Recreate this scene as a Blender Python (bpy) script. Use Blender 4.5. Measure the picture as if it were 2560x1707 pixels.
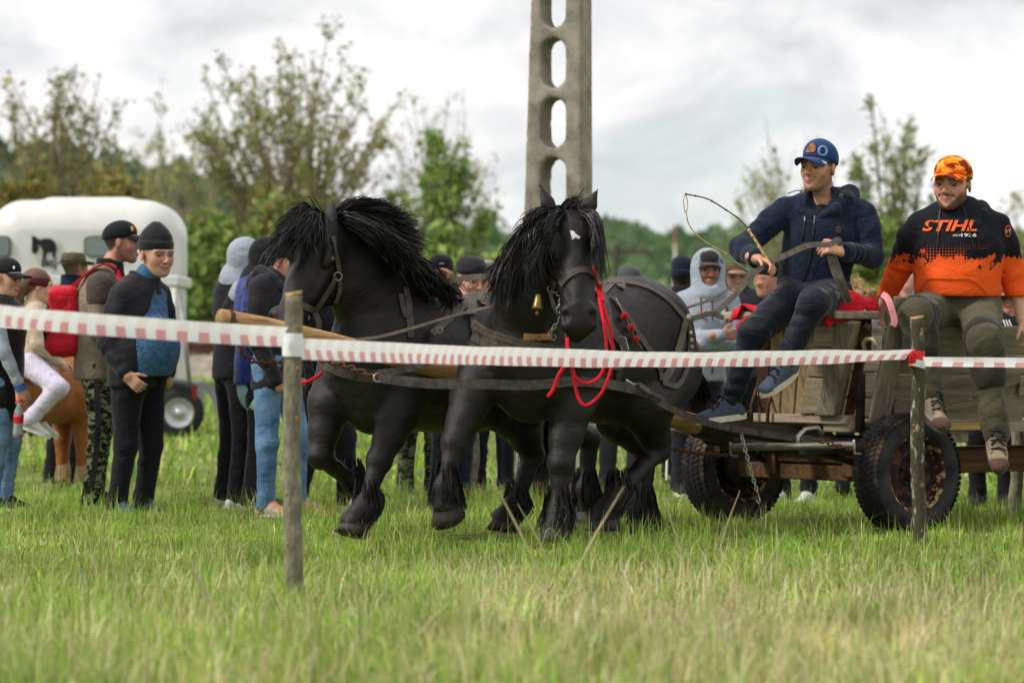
import bpy, math, random, os
import numpy as np
from mathutils import Vector, Matrix
from mathutils.bvhtree import BVHTree
for _o in list(bpy.data.objects): bpy.data.objects.remove(_o)
SC = bpy.context.scene
COL = SC.collection
R = math.radians
random.seed(7)
RNG = np.random.default_rng(11)
# ------------------------------------------------------------ camera
CAMZ, FPX = 1.05, 9600.0
cam = bpy.data.cameras.new('camera'); camo = bpy.data.objects.new('camera', cam)
COL.objects.link(camo); SC.camera = camo
camo.location = (0, 0, CAMZ); camo.rotation_euler = (R(90), 0, 0)
cam.sensor_width = 36.0; cam.lens = 135.0; cam.clip_start = 0.5; cam.clip_end = 20000
cam.dof.use_dof = True; cam.dof.focus_distance = 20.6; cam.dof.aperture_fstop = 3.4
# ------------------------------------------------------------ sky and sun
SUN_EL, SUN_AZ = 46.0, -108.0      # azimuth from +Y (view direction) towards +X
W = bpy.data.worlds.new('World'); SC.world = W; W.use_nodes = True
def _world():
    nt = W.node_tree; N = nt.nodes; L = nt.links; N.clear()
    out = N.new('ShaderNodeOutputWorld'); bg = N.new('ShaderNodeBackground'); bg.inputs['Strength'].default_value = 0.1
    sky = N.new('ShaderNodeTexSky'); sky.sky_type = 'NISHITA'; sky.sun_disc = False
    sky.sun_elevation = R(SUN_EL); sky.sun_rotation = R(SUN_AZ); sky.air_density = 1.0; sky.dust_density = 1.5
    tc = N.new('ShaderNodeTexCoord')
    def mapping(sx, sy, sz, lx=0.0, ly=0.0, lz=0.0):
        m = N.new('ShaderNodeMapping'); m.inputs['Scale'].default_value = (sx, sy, sz); m.inputs['Location'].default_value = (lx, ly, lz)
        L.new(tc.outputs['Generated'], m.inputs['Vector']); return m
    def noise(m, scale, det, rough, dist=0.0):
        n = N.new('ShaderNodeTexNoise'); n.inputs['Scale'].default_value = scale; n.inputs['Detail'].default_value = det
        n.inputs['Roughness'].default_value = rough; n.inputs['Distortion'].default_value = dist
        L.new(m.outputs[0], n.inputs['Vector']); return n
    def ramp(src, stops):
        r = N.new('ShaderNodeValToRGB'); L.new(src, r.inputs[0]); e = r.color_ramp.elements
        e[0].position, e[0].color = stops[0]; e[1].position, e[1].color = stops[-1]
        for p, c in stops[1:-1]:
            q = e.new(p); q.color = c
        return r
    # cloud cover: gaps of thin blue between big soft banks
    n1 = noise(mapping(1, 1, 2.1, 0.35, 0.0, 0.12), 9.0, 5.0, 0.55, 0.3)
    cov = ramp(n1.outputs['Fac'], [(0.27, (0, 0, 0, 1)), (0.43, (1, 1, 1, 1))])
    # cloud shading: white tops, light grey hollows
    n2 = noise(mapping(1, 1, 1.8, 2.1, 0.4, 0.0), 17.0, 6.0, 0.58, 0.4)
    shade = ramp(n2.outputs['Fac'], [(0.30, (3.45, 3.52, 3.65, 1)), (0.42, (4.4, 4.44, 4.5, 1)), (0.54, (5.3, 5.28, 5.25, 1))])
    gap = N.new('ShaderNodeMix'); gap.data_type = 'RGBA'; gap.inputs[0].default_value = 0.55
    L.new(sky.outputs[0], gap.inputs[6]); gap.inputs[7].default_value = (3.0, 3.8, 4.1, 1)   # thin veil over the blue
    mx = N.new('ShaderNodeMix'); mx.data_type = 'RGBA'
    L.new(cov.outputs[0], mx.inputs[0]); L.new(gap.outputs[2], mx.inputs[6]); L.new(shade.outputs[0], mx.inputs[7])
    L.new(mx.outputs[2], bg.inputs['Color']); L.new(bg.outputs[0], out.inputs['Surface'])
_world()
sun = bpy.data.lights.new('sun', 'SUN'); suno = bpy.data.objects.new('sun', sun); COL.objects.link(suno)
sun.energy = 1.5; sun.angle = R(10); sun.color = (1.0, 0.95, 0.88)
_sd = Vector((math.sin(R(SUN_AZ)) * math.cos(R(SUN_EL)), math.cos(R(SUN_AZ)) * math.cos(R(SUN_EL)), math.sin(R(SUN_EL))))
suno.rotation_euler = _sd.to_track_quat('Z', 'Y').to_euler(); suno.location = (0, 20, 30)
vs = SC.view_settings; SC.display_settings.display_device = 'sRGB'
vs.view_transform = 'Standard'; vs.look = 'None'; vs.gamma = 1.0; vs.exposure = 1.0; vs.use_curve_mapping = False
SC.render.engine = 'CYCLES'
cy = SC.cycles; cy.use_denoising = True; cy.max_bounces = 6; cy.diffuse_bounces = 3; cy.glossy_bounces = 2; cy.transmission_bounces = 4; cy.transparent_max_bounces = 6
cy.sample_clamp_indirect = 4.0
try: cy.denoiser = 'OPENIMAGEDENOISE'
except Exception: pass

# ------------------------------------------------------------ placing helpers
def A3(*v): return np.array(v, dtype=float)
def P(px, py, d):
    """point seen at photograph pixel (px, py) (2560 wide) at d metres down the view axis"""
    return A3((px - 1280) / FPX * d, d, CAMZ - (py - 853.5) / FPX * d)
class Plane:
    """a vertical plane through origin o along heading h: pixel -> point on it, shifted off sideways"""
    def __init__(s, o, ang):
        s.o = np.array(o, float); s.a = ang
        s.h = A3(-math.cos(R(ang)), -math.sin(R(ang)), 0)      # forward
        s.l = A3(math.sin(R(ang)), -math.cos(R(ang)), 0)       # its left = towards the camera
    def px(s, px, py, off=0.0):
        c = A3(0, 0, CAMZ); r = A3((px - 1280) / FPX, 1, -(py - 853.5) / FPX)
        o = s.o + s.l * off
        t = np.dot(o - c, s.l) / np.dot(r, s.l)
        return c + r * t
    def pt(s, f, l, z): return s.o + s.h * f + s.l * l + A3(0, 0, z)
def nrm(v):
    v = np.array(v, float); n = np.linalg.norm(v); return v / n if n > 1e-9 else v
def lerp(a, b, t): return np.array(a) * (1 - t) + np.array(b) * t

# ------------------------------------------------------------ objects
def link(o, parent=None):
    COL.objects.link(o)
    if parent is not None: o.parent = parent
    return o
def thing(name, label, cat, loc=(0, 0, 0), group=None):
    o = bpy.data.objects.new(name, None); o.empty_display_size = 0.1; o.location = Vector([float(v) for v in loc])
    o['label'] = label; o['category'] = cat
    if group: o['group'] = group
    return link(o)
def tag(o, label=None, cat=None, group=None, kind=None):
    if label: o['label'] = label
    if cat: o['category'] = cat
    if group: o['group'] = group
    if kind: o['kind'] = kind
    return o
def mesh_obj(name, V, F, mat, parent=None, smooth=True, org=None):
    """V in world coordinates; org = where the object's origin stands"""
    V = np.asarray(V, dtype=float).reshape(-1, 3)
    if org is None:
        org = np.array(parent_org(parent)) if parent is not None else V.mean(0) * A3(1, 1, 0)
        local = parent is None
    else: local = True
    me = bpy.data.meshes.new(name)
    if isinstance(F, np.ndarray):
        n, k = F.shape
        me.vertices.add(len(V)); me.vertices.foreach_set('co', (V - org).astype(np.float32).ravel())
        me.loops.add(n * k); me.loops.foreach_set('vertex_index', F.astype(np.int32).ravel())
        me.polygons.add(n); me.polygons.foreach_set('loop_start', np.arange(0, n * k, k, dtype=np.int32))
        me.update(calc_edges=True); me.validate()
    else:
        me.from_pydata((V - org).tolist(), [], [list(f) for f in F])
    if smooth: me.polygons.foreach_set('use_smooth', np.ones(len(me.polygons), dtype=bool))
    for m in (mat if isinstance(mat, (list, tuple)) else [mat]): me.materials.append(m)
    me.update()
    o = bpy.data.objects.new(name, me)
    if local and parent is None: o.location = Vector([float(v) for v in org])
    return link(o, parent)
def parent_org(p):
    v = Vector((0, 0, 0))
    while p is not None: v += p.location; p = p.parent
    return v
def set_col(o, C, name='Col'):
    a = o.data.color_attributes.new(name, 'FLOAT_COLOR', 'POINT')
    C = np.asarray(C, np.float32)
    if C.shape[1] == 3: C = np.concatenate([C, np.ones((len(C), 1), np.float32)], 1)
    a.data.foreach_set('color', C.ravel())
class MB:
    """collects shapes in world coordinates, builds ONE mesh object"""
    def __init__(s): s.V = []; s.F = []
    def add(s, V, F):
        b = len(s.V); s.V += [tuple(v) for v in V]; s.F += [tuple(i + b for i in f) for f in F]; return s
    def box(s, c, sx, sy, sz, ax=(1, 0, 0), ay=(0, 1, 0), az=(0, 0, 1)):
        c = np.array(c, float); ax, ay, az = [np.array(v, float) for v in (ax, ay, az)]
        V = [c + ax * sx / 2 * i + ay * sy / 2 * j + az * sz / 2 * k for i in (-1, 1) for j in (-1, 1) for k in (-1, 1)]
        return s.add(V, [(0, 1, 3, 2), (4, 6, 7, 5), (0, 4, 5, 1), (2, 3, 7, 6), (0, 2, 6, 4), (1, 5, 7, 3)])
    def prism(s, poly, n, th):
        """poly: 3D points of a flat outline, pushed along n by th"""
        poly = [np.array(p, float) for p in poly]; n = nrm(n) * th; k = len(poly)
        V = poly + [p + n for p in poly]
        F = [tuple(range(k))[::-1], tuple(range(k, 2 * k))] + [(i, (i + 1) % k, (i + 1) % k + k, i + k) for i in range(k)]
        return s.add(V, F)
    def tube(s, pts, rad, seg=8, cap=True, flat=None, closed=False):
        """flat = (direction, factor): squash the section along direction"""
        pts = [np.array(p, float) for p in pts]; n = len(pts)
        if np.isscalar(rad): rad = [rad] * n
        V = []; up = A3(0, 0, 1)
        ref = None
        for i in range(n):
            if closed: t = nrm(pts[(i + 1) % n] - pts[i - 1])
            else: t = nrm(pts[min(i + 1, n - 1)] - pts[max(i - 1, 0)])
            if ref is None: ref = nrm(np.cross(t, up)) if abs(t[2]) < .95 else nrm(np.cross(t, A3(1, 0, 0)))
            a = nrm(ref - t * np.dot(ref, t)); b = np.cross(t, a); ref = a
            for j in range(seg):
                q = 2 * math.pi * j / seg; o = (a * math.cos(q) + b * math.sin(q)) * rad[i]
                if flat is not None:
                    f = nrm(flat[0]); o = o - f * np.dot(o, f) * (1 - flat[1])
                V.append(pts[i] + o)
        F = []
        for i in range(n if closed else n - 1):
            k = (i + 1) % n
            for j in range(seg):
                F.append((i * seg + j, i * seg + (j + 1) % seg, k * seg + (j + 1) % seg, k * seg + j))
        if cap and not closed: F += [tuple(range(seg))[::-1], tuple(range((n - 1) * seg, n * seg))]
        return s.add(V, F)
    def strap(s, pts, w, th, nrmls):
        """flat band along pts; nrmls = outward normals (one or per point)"""
        pts = [np.array(p, float) for p in pts]; n = len(pts)
        if np.isscalar(w): w = [w] * n
        V = []
        for i in range(n):
            t = nrm(pts[min(i + 1, n - 1)] - pts[max(i - 1, 0)])
            m = nrm(nrmls[i] if isinstance(nrmls, list) else nrmls); b = nrm(np.cross(t, m)); m = nrm(np.cross(b, t))
            for u, v in ((-1, 0), (1, 0), (1, 1), (-1, 1)): V.append(pts[i] + b * w[i] / 2 * u + m * th * v)
        F = []
        for i in range(n - 1):
            for j in range(4): F.append((i * 4 + j, (i + 1) * 4 + j, (i + 1) * 4 + (j + 1) % 4, i * 4 + (j + 1) % 4))
        F += [(0, 1, 2, 3), tuple((n - 1) * 4 + j for j in (3, 2, 1, 0))]
        return s.add(V, F)
    def lathe(s, c, axis, prof, seg=24):
        """prof: (distance along axis, radius)"""
        c = np.array(c, float); ax = nrm(axis); a = nrm(np.cross(ax, A3(0, 0, 1) if abs(ax[2]) < .9 else A3(1, 0, 0))); b = np.cross(ax, a)
        V = [c + ax * h + (a * math.cos(2 * math.pi * j / seg) + b * math.sin(2 * math.pi * j / seg)) * r for h, r in prof for j in range(seg)]
        F = [(i * seg + j, i * seg + (j + 1) % seg, (i + 1) * seg + (j + 1) % seg, (i + 1) * seg + j) for i in range(len(prof) - 1) for j in range(seg)]
        return s.add(V, F)
    def build(s, name, mat, parent=None, smooth=False, org=None, bevel=0.0):
        o = mesh_obj(name, np.array(s.V), s.F, mat, parent, smooth, org)
        if bevel:
            m = o.modifiers.new('bevel', 'BEVEL'); m.width = bevel; m.segments = 2; m.limit_method = 'ANGLE'
        return o
def spline(pts, n=6):
    """Catmull-Rom through pts"""
    p = [np.array(q, float) for q in pts]; p = [2 * p[0] - p[1]] + p + [2 * p[-1] - p[-2]]; out = []
    for i in range(1, len(p) - 2):
        for k in range(n):
            t = k / n; a, b, c, d = p[i - 1:i + 3]
            out.append(0.5 * (2 * b + (c - a) * t + (2 * a - 5 * b + 4 * c - d) * t * t + (3 * b - a - 3 * c + d) * t ** 3))
    out.append(p[-2]); return out

# ------------------------------------------------------------ organic bodies: smooth union of tapered limbs, meshed by surface nets
class Blob:
    def __init__(s): s.p = []
    def cone(s, a, b, ra, rb, k=0.03, flat=None, wr=None, cut=False):
        """limb from a to b. flat=(dir,f) squashes along dir; wr=(amp,wavelength,phase) folds of cloth"""
        s.p.append(('c', np.array(a, float), np.array(b, float), ra, rb, k, flat, wr, cut)); return s
    def chain(s, pts, rad, k=0.03, flat=None, wr=None):
        for i in range(len(pts) - 1): s.cone(pts[i], pts[i + 1], rad[i], rad[i + 1], k, flat, wr)
        return s
    def ball(s, c, r, k=0.03, ax=None, cut=False):
        """ellipsoid; ax = 3 row axes"""
        r = np.array([r] * 3 if np.isscalar(r) else r, float)
        s.p.append(('e', np.array(c, float), r, np.eye(3) if ax is None else np.array(ax, float), k, cut)); return s
    def box(s, c, half, r=0.02, k=0.01, ax=None, cut=False):
        s.p.append(('b', np.array(c, float), np.array(half, float), r, np.eye(3) if ax is None else np.array(ax, float), k, cut)); return s
    def bounds(s):
        lo = np.full(3, 1e9); hi = -lo
        for q in s.p:
            l, h, cut = s._bb(q)
            if not cut: lo = np.minimum(lo, l); hi = np.maximum(hi, h)
        return lo, hi
    def _bb(s, q):
        if q[0] == 'c':
            m = max(q[3], q[4]); f = 1.0
            if q[6] is not None: f = max(1.0, q[6][1])
            m = m * f + (q[7][0] if q[7] else 0)
            return np.minimum(q[1], q[2]) - m, np.maximum(q[1], q[2]) + m, q[8]
        if q[0] == 'e':
            e = np.sqrt(((q[3] * q[2][:, None]) ** 2).sum(0)); return q[1] - e, q[1] + e, q[5]
        e = np.abs(q[4] * (q[2] + q[3])[:, None]).sum(0); return q[1] - e, q[1] + e, q[6]
    def field(s, xs, ys, zs):
        F = np.full((len(xs), len(ys), len(zs)), 0.5, np.float32)
        for q in s.p:
            lo, hi, cut = s._bb(q)
            k = q[5] if q[0] == 'c' else (q[4] if q[0] == 'e' else q[5])
            mg = k + 0.045
            sl = []
            for ax, arr in enumerate((xs, ys, zs)):
                i0 = np.searchsorted(arr, lo[ax] - mg); i1 = np.searchsorted(arr, hi[ax] + mg); sl.append(slice(i0, i1))
            if any(z.stop <= z.start for z in sl): continue
            X = xs[sl[0]][:, None, None]; Y = ys[sl[1]][None, :, None]; Z = zs[sl[2]][None, None, :]
            if q[0] == 'c':
                a, b = q[1], q[2]; ab = b - a; L2 = max(float(ab @ ab), 1e-9)
                dx, dy, dz = X - a[0], Y - a[1], Z - a[2]
                t = np.clip((dx * ab[0] + dy * ab[1] + dz * ab[2]) / L2, 0, 1)
                ox, oy, oz = dx - t * ab[0], dy - t * ab[1], dz - t * ab[2]
                sc = 1.0
                if q[6] is not None:
                    n = nrm(q[6][0]); f = q[6][1]; dn = (ox * n[0] + oy * n[1] + oz * n[2]) * (1 / f - 1)
                    ox, oy, oz = ox + dn * n[0], oy + dn * n[1], oz + dn * n[2]; sc = min(1.0, f) if f < 1 else 1.0
                r = q[3] + (q[4] - q[3]) * t
                if q[7]:
                    am, wl, ph = q[7]; Ln = math.sqrt(L2)
                    r = r + am * np.sin(2 * math.pi * (t * Ln / wl + ph) + 30 * ox * math.cos(ph * 9) + 30 * oy * math.sin(ph * 9 + 1) + 2.2 * np.sin(t * Ln / wl * 2.3 + 24 * ox)) * (.45 + .55 * np.sin(t * Ln * 13 + ph * 17 + 20 * oy))
                d = np.sqrt(ox * ox + oy * oy + oz * oz) - r
                if sc < 1: d = d * (0.5 + 0.5 * sc)
            elif q[0] == 'e':
                c, r, ax = q[1], q[2], q[3]
                dx, dy, dz = X - c[0], Y - c[1], Z - c[2]
                u = [(dx * ax[i, 0] + dy * ax[i, 1] + dz * ax[i, 2]) for i in range(3)]
                k0 = np.sqrt(sum((u[i] / r[i]) ** 2 for i in range(3))); k1 = np.sqrt(sum((u[i] / r[i] ** 2) ** 2 for i in range(3))) + 1e-6
                d = k0 * (k0 - 1) / k1
            else:
                c, hf, rr, ax = q[1], q[2], q[3], q[4]
                dx, dy, dz = X - c[0], Y - c[1], Z - c[2]
                u = [np.abs(dx * ax[i, 0] + dy * ax[i, 1] + dz * ax[i, 2]) - hf[i] for i in range(3)]
                d = np.sqrt(sum(np.maximum(v, 0) ** 2 for v in u)) + np.minimum(np.maximum(np.maximum(u[0], u[1]), u[2]), 0) - rr
            G = F[sl[0], sl[1], sl[2]]
            if cut: d = -d
            h = np.maximum(k - np.abs(G - d), 0) / max(k, 1e-6)
            if cut: F[sl[0], sl[1], sl[2]] = np.maximum(G, d) + h * h * k * .25
            else: F[sl[0], sl[1], sl[2]] = np.minimum(G, d) - h * h * k * .25
        return F
    def mesh(s, h=0.012, fine=(), noise=None, clip=None):
        """fine: list of (lo, hi, step) boxes with a finer grid; noise=(amp, wavelength); clip=(lo,hi)"""
        lo, hi = s.bounds()
        if clip is not None: lo = np.maximum(lo, clip[0]); hi = np.minimum(hi, clip[1])
        lo = lo - 0.03; hi = hi + 0.03; axs = []
        for a in range(3):
            cur = lo[a]; arr = [cur]
            while cur < hi[a]:
                st = h
                for fl, fh, fs in fine:
                    if fl[a] - fs <= cur <= fh[a]: st = min(st, fs)
                    elif cur < fl[a] < cur + st: st = max(min(st, fl[a] - cur), fs)
                cur += st; arr.append(cur)
            axs.append(np.array(arr, np.float32))
        xs, ys, zs = axs
        if len(xs) * len(ys) * len(zs) > 3e7: raise ValueError("grid too large %s %s" % (lo, hi))
        F = s.field(xs, ys, zs)
        if noise:
            am, wl = noise; rg = np.random.default_rng(int(abs(lo[0] * 977 + lo[1] * 131 + lo[2] * 31)) % 99991)
            i = np.where(np.abs(F) < am * 3 + .01); pts = np.stack([xs[i[0]], ys[i[1]], zs[i[2]]], 1); v = 0
            for o in range(7):
                kv = rg.normal(size=3); kv = kv / np.linalg.norm(kv) * 2 * math.pi / (wl * rg.uniform(.5, 1.5))
                v = v + np.sin(pts @ kv + rg.uniform(0, 6.28) + 1.3 * np.sin(pts @ (kv[[1, 2, 0]] * .6)))
            F[i] += (am / 2.6 * v).astype(np.float32)
        return surface_nets(F, xs, ys, zs)
    def build(s, name, mat, parent=None, h=0.012, fine=(), noise=None, org=None, clip=None):
        V, Q = s.mesh(h, fine, noise, clip)
        return mesh_obj(name, V, Q, mat, parent, True, org)
def surface_nets(F, xs, ys, zs):
    F[0] = F[-1] = 1; F[:, 0] = F[:, -1] = 1; F[:, :, 0] = F[:, :, -1] = 1
    S = F < 0; nx, ny, nz = F.shape
    c = np.zeros((nx - 1, ny - 1, nz - 1), np.int8)
    for i in (0, 1):
        for j in (0, 1):
            for k in (0, 1): c += S[i:nx - 1 + i, j:ny - 1 + j, k:nz - 1 + k]
    I, J, K = np.where((c > 0) & (c < 8)); n = len(I)
    idx = np.full(c.shape, -1, np.int32); idx[I, J, K] = np.arange(n)
    acc = np.zeros((n, 3)); cnt = np.zeros(n)
    cor = [(i, j, k) for i in (0, 1) for j in (0, 1) for k in (0, 1)]
    val = {q: F[I + q[0], J + q[1], K + q[2]] for q in cor}
    for a in cor:
        for ax in range(3):
            if a[ax]: continue
            b = list(a); b[ax] = 1; b = tuple(b); fa, fb = val[a], val[b]; m = (fa < 0) != (fb < 0)
            t = np.where(m, fa / np.where(m, fa - fb, 1), 0)
            p = np.zeros((n, 3)) + np.array(a); p[:, ax] = t
            acc += p * m[:, None]; cnt += m
    q = acc / np.maximum(cnt, 1)[:, None]
    def co(arr, i, f): return arr[i] + (arr[i + 1] - arr[i]) * f
    V = np.stack([co(xs, I, q[:, 0]), co(ys, J, q[:, 1]), co(zs, K, q[:, 2])], 1)
    Q = []
    def quads(m, fl, o):
        i, j, k = np.where(m)
        if not len(i): return
        g = [idx[i + a, j + b, k + d] for a, b, d in o]; f = np.stack(g, 1); w = fl[i, j, k]
        f[w] = f[w][:, ::-1]; Q.append(f)
    m = np.zeros(F.shape, bool); m[:-1] = S[:-1] != S[1:]; m = m[:nx - 1, 1:ny - 1, 1:nz - 1]
    quads(m, ~S[:nx - 1, 1:ny - 1, 1:nz - 1], [(0, 0, 0), (0, 1, 0), (0, 1, 1), (0, 0, 1)])
    m = (S[1:nx - 1, :-1, 1:nz - 1] != S[1:nx - 1, 1:, 1:nz - 1])
    quads(m, ~S[1:nx - 1, :-1, 1:nz - 1], [(0, 0, 0), (0, 0, 1), (1, 0, 1), (1, 0, 0)])
    m = (S[1:nx - 1, 1:ny - 1, :-1] != S[1:nx - 1, 1:ny - 1, 1:])
    quads(m, ~S[1:nx - 1, 1:ny - 1, :-1], [(0, 0, 0), (1, 0, 0), (1, 1, 0), (0, 1, 0)])
    Qf = np.concatenate(Q) if Q else np.zeros((0, 4), int)
    return V, Qf

# ------------------------------------------------------------ materials
_M = {}
def mat(name, col, rough=0.8, var=0.15, vs_=8.0, bump=0.0, bs=60.0, metal=0.0, spec=0.3, sheen=0.0, col2=None, detail=4.0, thr=(.35, .65), aniso=None, attr=None, transl=0.0, bump2=None, coat=0.0):
    """noise-mottled procedural material. col2 = second colour mixed in by the noise; attr = colour attribute multiplied in"""
    if name in _M: return _M[name]
    m = bpy.data.materials.new(name); m.use_nodes = True; nt = m.node_tree; N = nt.nodes; L = nt.links
    b = N['Principled BSDF']; b.inputs['Roughness'].default_value = rough; b.inputs['Metallic'].default_value = metal
    b.inputs['Specular IOR Level'].default_value = spec
    if sheen: b.inputs['Sheen Weight'].default_value = sheen; b.inputs['Sheen Roughness'].default_value = 0.4
    if coat: b.inputs['Coat Weight'].default_value = coat; b.inputs['Coat Roughness'].default_value = .25
    tc = N.new('ShaderNodeTexCoord'); mp = N.new('ShaderNodeMapping'); L.new(tc.outputs['Object'], mp.inputs[0])
    if aniso: mp.inputs['Scale'].default_value = aniso
    n = N.new('ShaderNodeTexNoise'); n.inputs['Scale'].default_value = vs_; n.inputs['Detail'].default_value = detail; n.inputs['Roughness'].default_value = .6
    L.new(mp.outputs[0], n.inputs['Vector'])
    r = N.new('ShaderNodeValToRGB'); L.new(n.outputs['Fac'], r.inputs[0])
    c = np.array(col[:3], float); c2 = np.array(col2[:3], float) if col2 is not None else None
    e = r.color_ramp.elements; e[0].position, e[1].position = thr
    e[0].color = (*[float(v) for v in (c * (1 - var))], 1); e[1].color = (*[float(v) for v in (c2 if c2 is not None else np.minimum(c * (1 + var), 1))], 1)
    src = r.outputs[0]
    if attr:
        at = N.new('ShaderNodeAttribute'); at.attribute_name = attr
        x = N.new('ShaderNodeMix'); x.data_type = 'RGBA'; x.blend_type = 'MULTIPLY'; x.inputs[0].default_value = 1
        L.new(src, x.inputs[6]); L.new(at.outputs['Color'], x.inputs[7]); src = x.outputs[2]
    L.new(src, b.inputs['Base Color'])
    if bump:
        n2 = N.new('ShaderNodeTexNoise'); n2.inputs['Scale'].default_value = bs; n2.inputs['Detail'].default_value = 3
        L.new(mp.outputs[0], n2.inputs['Vector'])
        bp = N.new('ShaderNodeBump'); bp.inputs['Strength'].default_value = bump; bp.inputs['Distance'].default_value = 0.01
        L.new(n2.outputs['Fac'], bp.inputs['Height']); last = bp
        if bump2:
            n3 = N.new('ShaderNodeTexNoise'); n3.inputs['Scale'].default_value = bump2[1]; n3.inputs['Detail'].default_value = 2; n3.inputs['Distortion'].default_value = 1.2
            mp2 = N.new('ShaderNodeMapping'); mp2.inputs['Scale'].default_value = (1, 1, 1.9); mp2.inputs['Rotation'].default_value = (.5, .35, 0); L.new(tc.outputs['Object'], mp2.inputs[0])
            L.new(mp2.outputs[0], n3.inputs['Vector']); b2 = N.new('ShaderNodeBump'); b2.inputs['Strength'].default_value = bump2[0]; b2.inputs['Distance'].default_value = .03
            sb = N.new('ShaderNodeMath'); sb.operation = 'SUBTRACT'; sb.inputs[1].default_value = .5; L.new(n3.outputs['Fac'], sb.inputs[0]); ab = N.new('ShaderNodeMath'); ab.operation = 'ABSOLUTE'; L.new(sb.outputs[0], ab.inputs[0])
            sm = N.new('ShaderNodeMath'); sm.operation = 'SMOOTH_MIN'; sm.inputs[1].default_value = .16; sm.inputs[2].default_value = .12; L.new(ab.outputs[0], sm.inputs[0])
            L.new(sm.outputs[0], b2.inputs['Height']); L.new(bp.outputs[0], b2.inputs['Normal']); last = b2
        L.new(last.outputs[0], b.inputs['Normal'])
    if transl:
        out = N['Material Output']; t = N.new('ShaderNodeBsdfTranslucent'); L.new(src, t.inputs['Color'])
        mx = N.new('ShaderNodeMixShader'); mx.inputs[0].default_value = transl
        L.new(b.outputs[0], mx.inputs[1]); L.new(t.outputs[0], mx.inputs[2]); L.new(mx.outputs[0], out.inputs['Surface'])
    _M[name] = m; return m
def srgb(h):
    h = h.lstrip('#'); v = [int(h[i:i + 2], 16) / 255 for i in (0, 2, 4)]
    return tuple(x / 12.92 if x <= .04045 else ((x + .055) / 1.055) ** 2.4 for x in v)
def cloth(name, col, bump=.35, var=.12, bs=130, wr=.55, ws=6, rough=.9, sheen=.15, col2=None, vs_=30):
    return mat(name, col, rough, var, vs_, bump=bump, bs=bs, spec=.2, sheen=sheen, bump2=(wr * .8, ws), col2=col2)
# ============================================================ setting
def ground_z(x, y):
    """flat meadow that rises to a low bank with the railway behind"""
    y = np.asarray(y, float)
    t = np.clip((y - 48) / 14, 0, 1); t = t * t * (3 - 2 * t)
    return 0.42 * t + 0 * np.asarray(x, float)
def build_ground():
    ys = np.concatenate([np.linspace(-40, 8, 8), np.linspace(9, 47, 40), np.linspace(48, 70, 40), [80, 100, 140, 200, 300, 500, 900, 1600, 3000, 6000]])
    xs = np.concatenate([-np.geomspace(3000, 14, 14), np.linspace(-12, 12, 41), np.geomspace(14, 3000, 14)])
    X, Y = np.meshgrid(xs, ys, indexing='ij'); Z = ground_z(X, Y)
    near = (Y < 47) & (np.abs(X) < 13)
    Z = Z + np.where(near, 0.012 * np.sin(X * 1.9 + Y * .7) * np.sin(Y * 1.3) + .008 * np.sin(X * 4.1 - Y * 3.3), 0)
    V = np.stack([X, Y, Z], -1).reshape(-1, 3); nx, ny = len(xs), len(ys)
    i, j = np.meshgrid(np.arange(nx - 1), np.arange(ny - 1), indexing='ij'); b = (i * ny + j).ravel()
    Q = np.stack([b, b + ny, b + ny + 1, b + 1], 1)
    m = mat('meadow_soil', srgb('#535a2c'), .95, .3, .9, bump=.5, bs=12, col2=srgb('#728240'), spec=.1)
    o = mesh_obj('ground', V, Q, m, org=A3(0, 0, 0)); tag(o, kind='structure')
build_ground()

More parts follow.
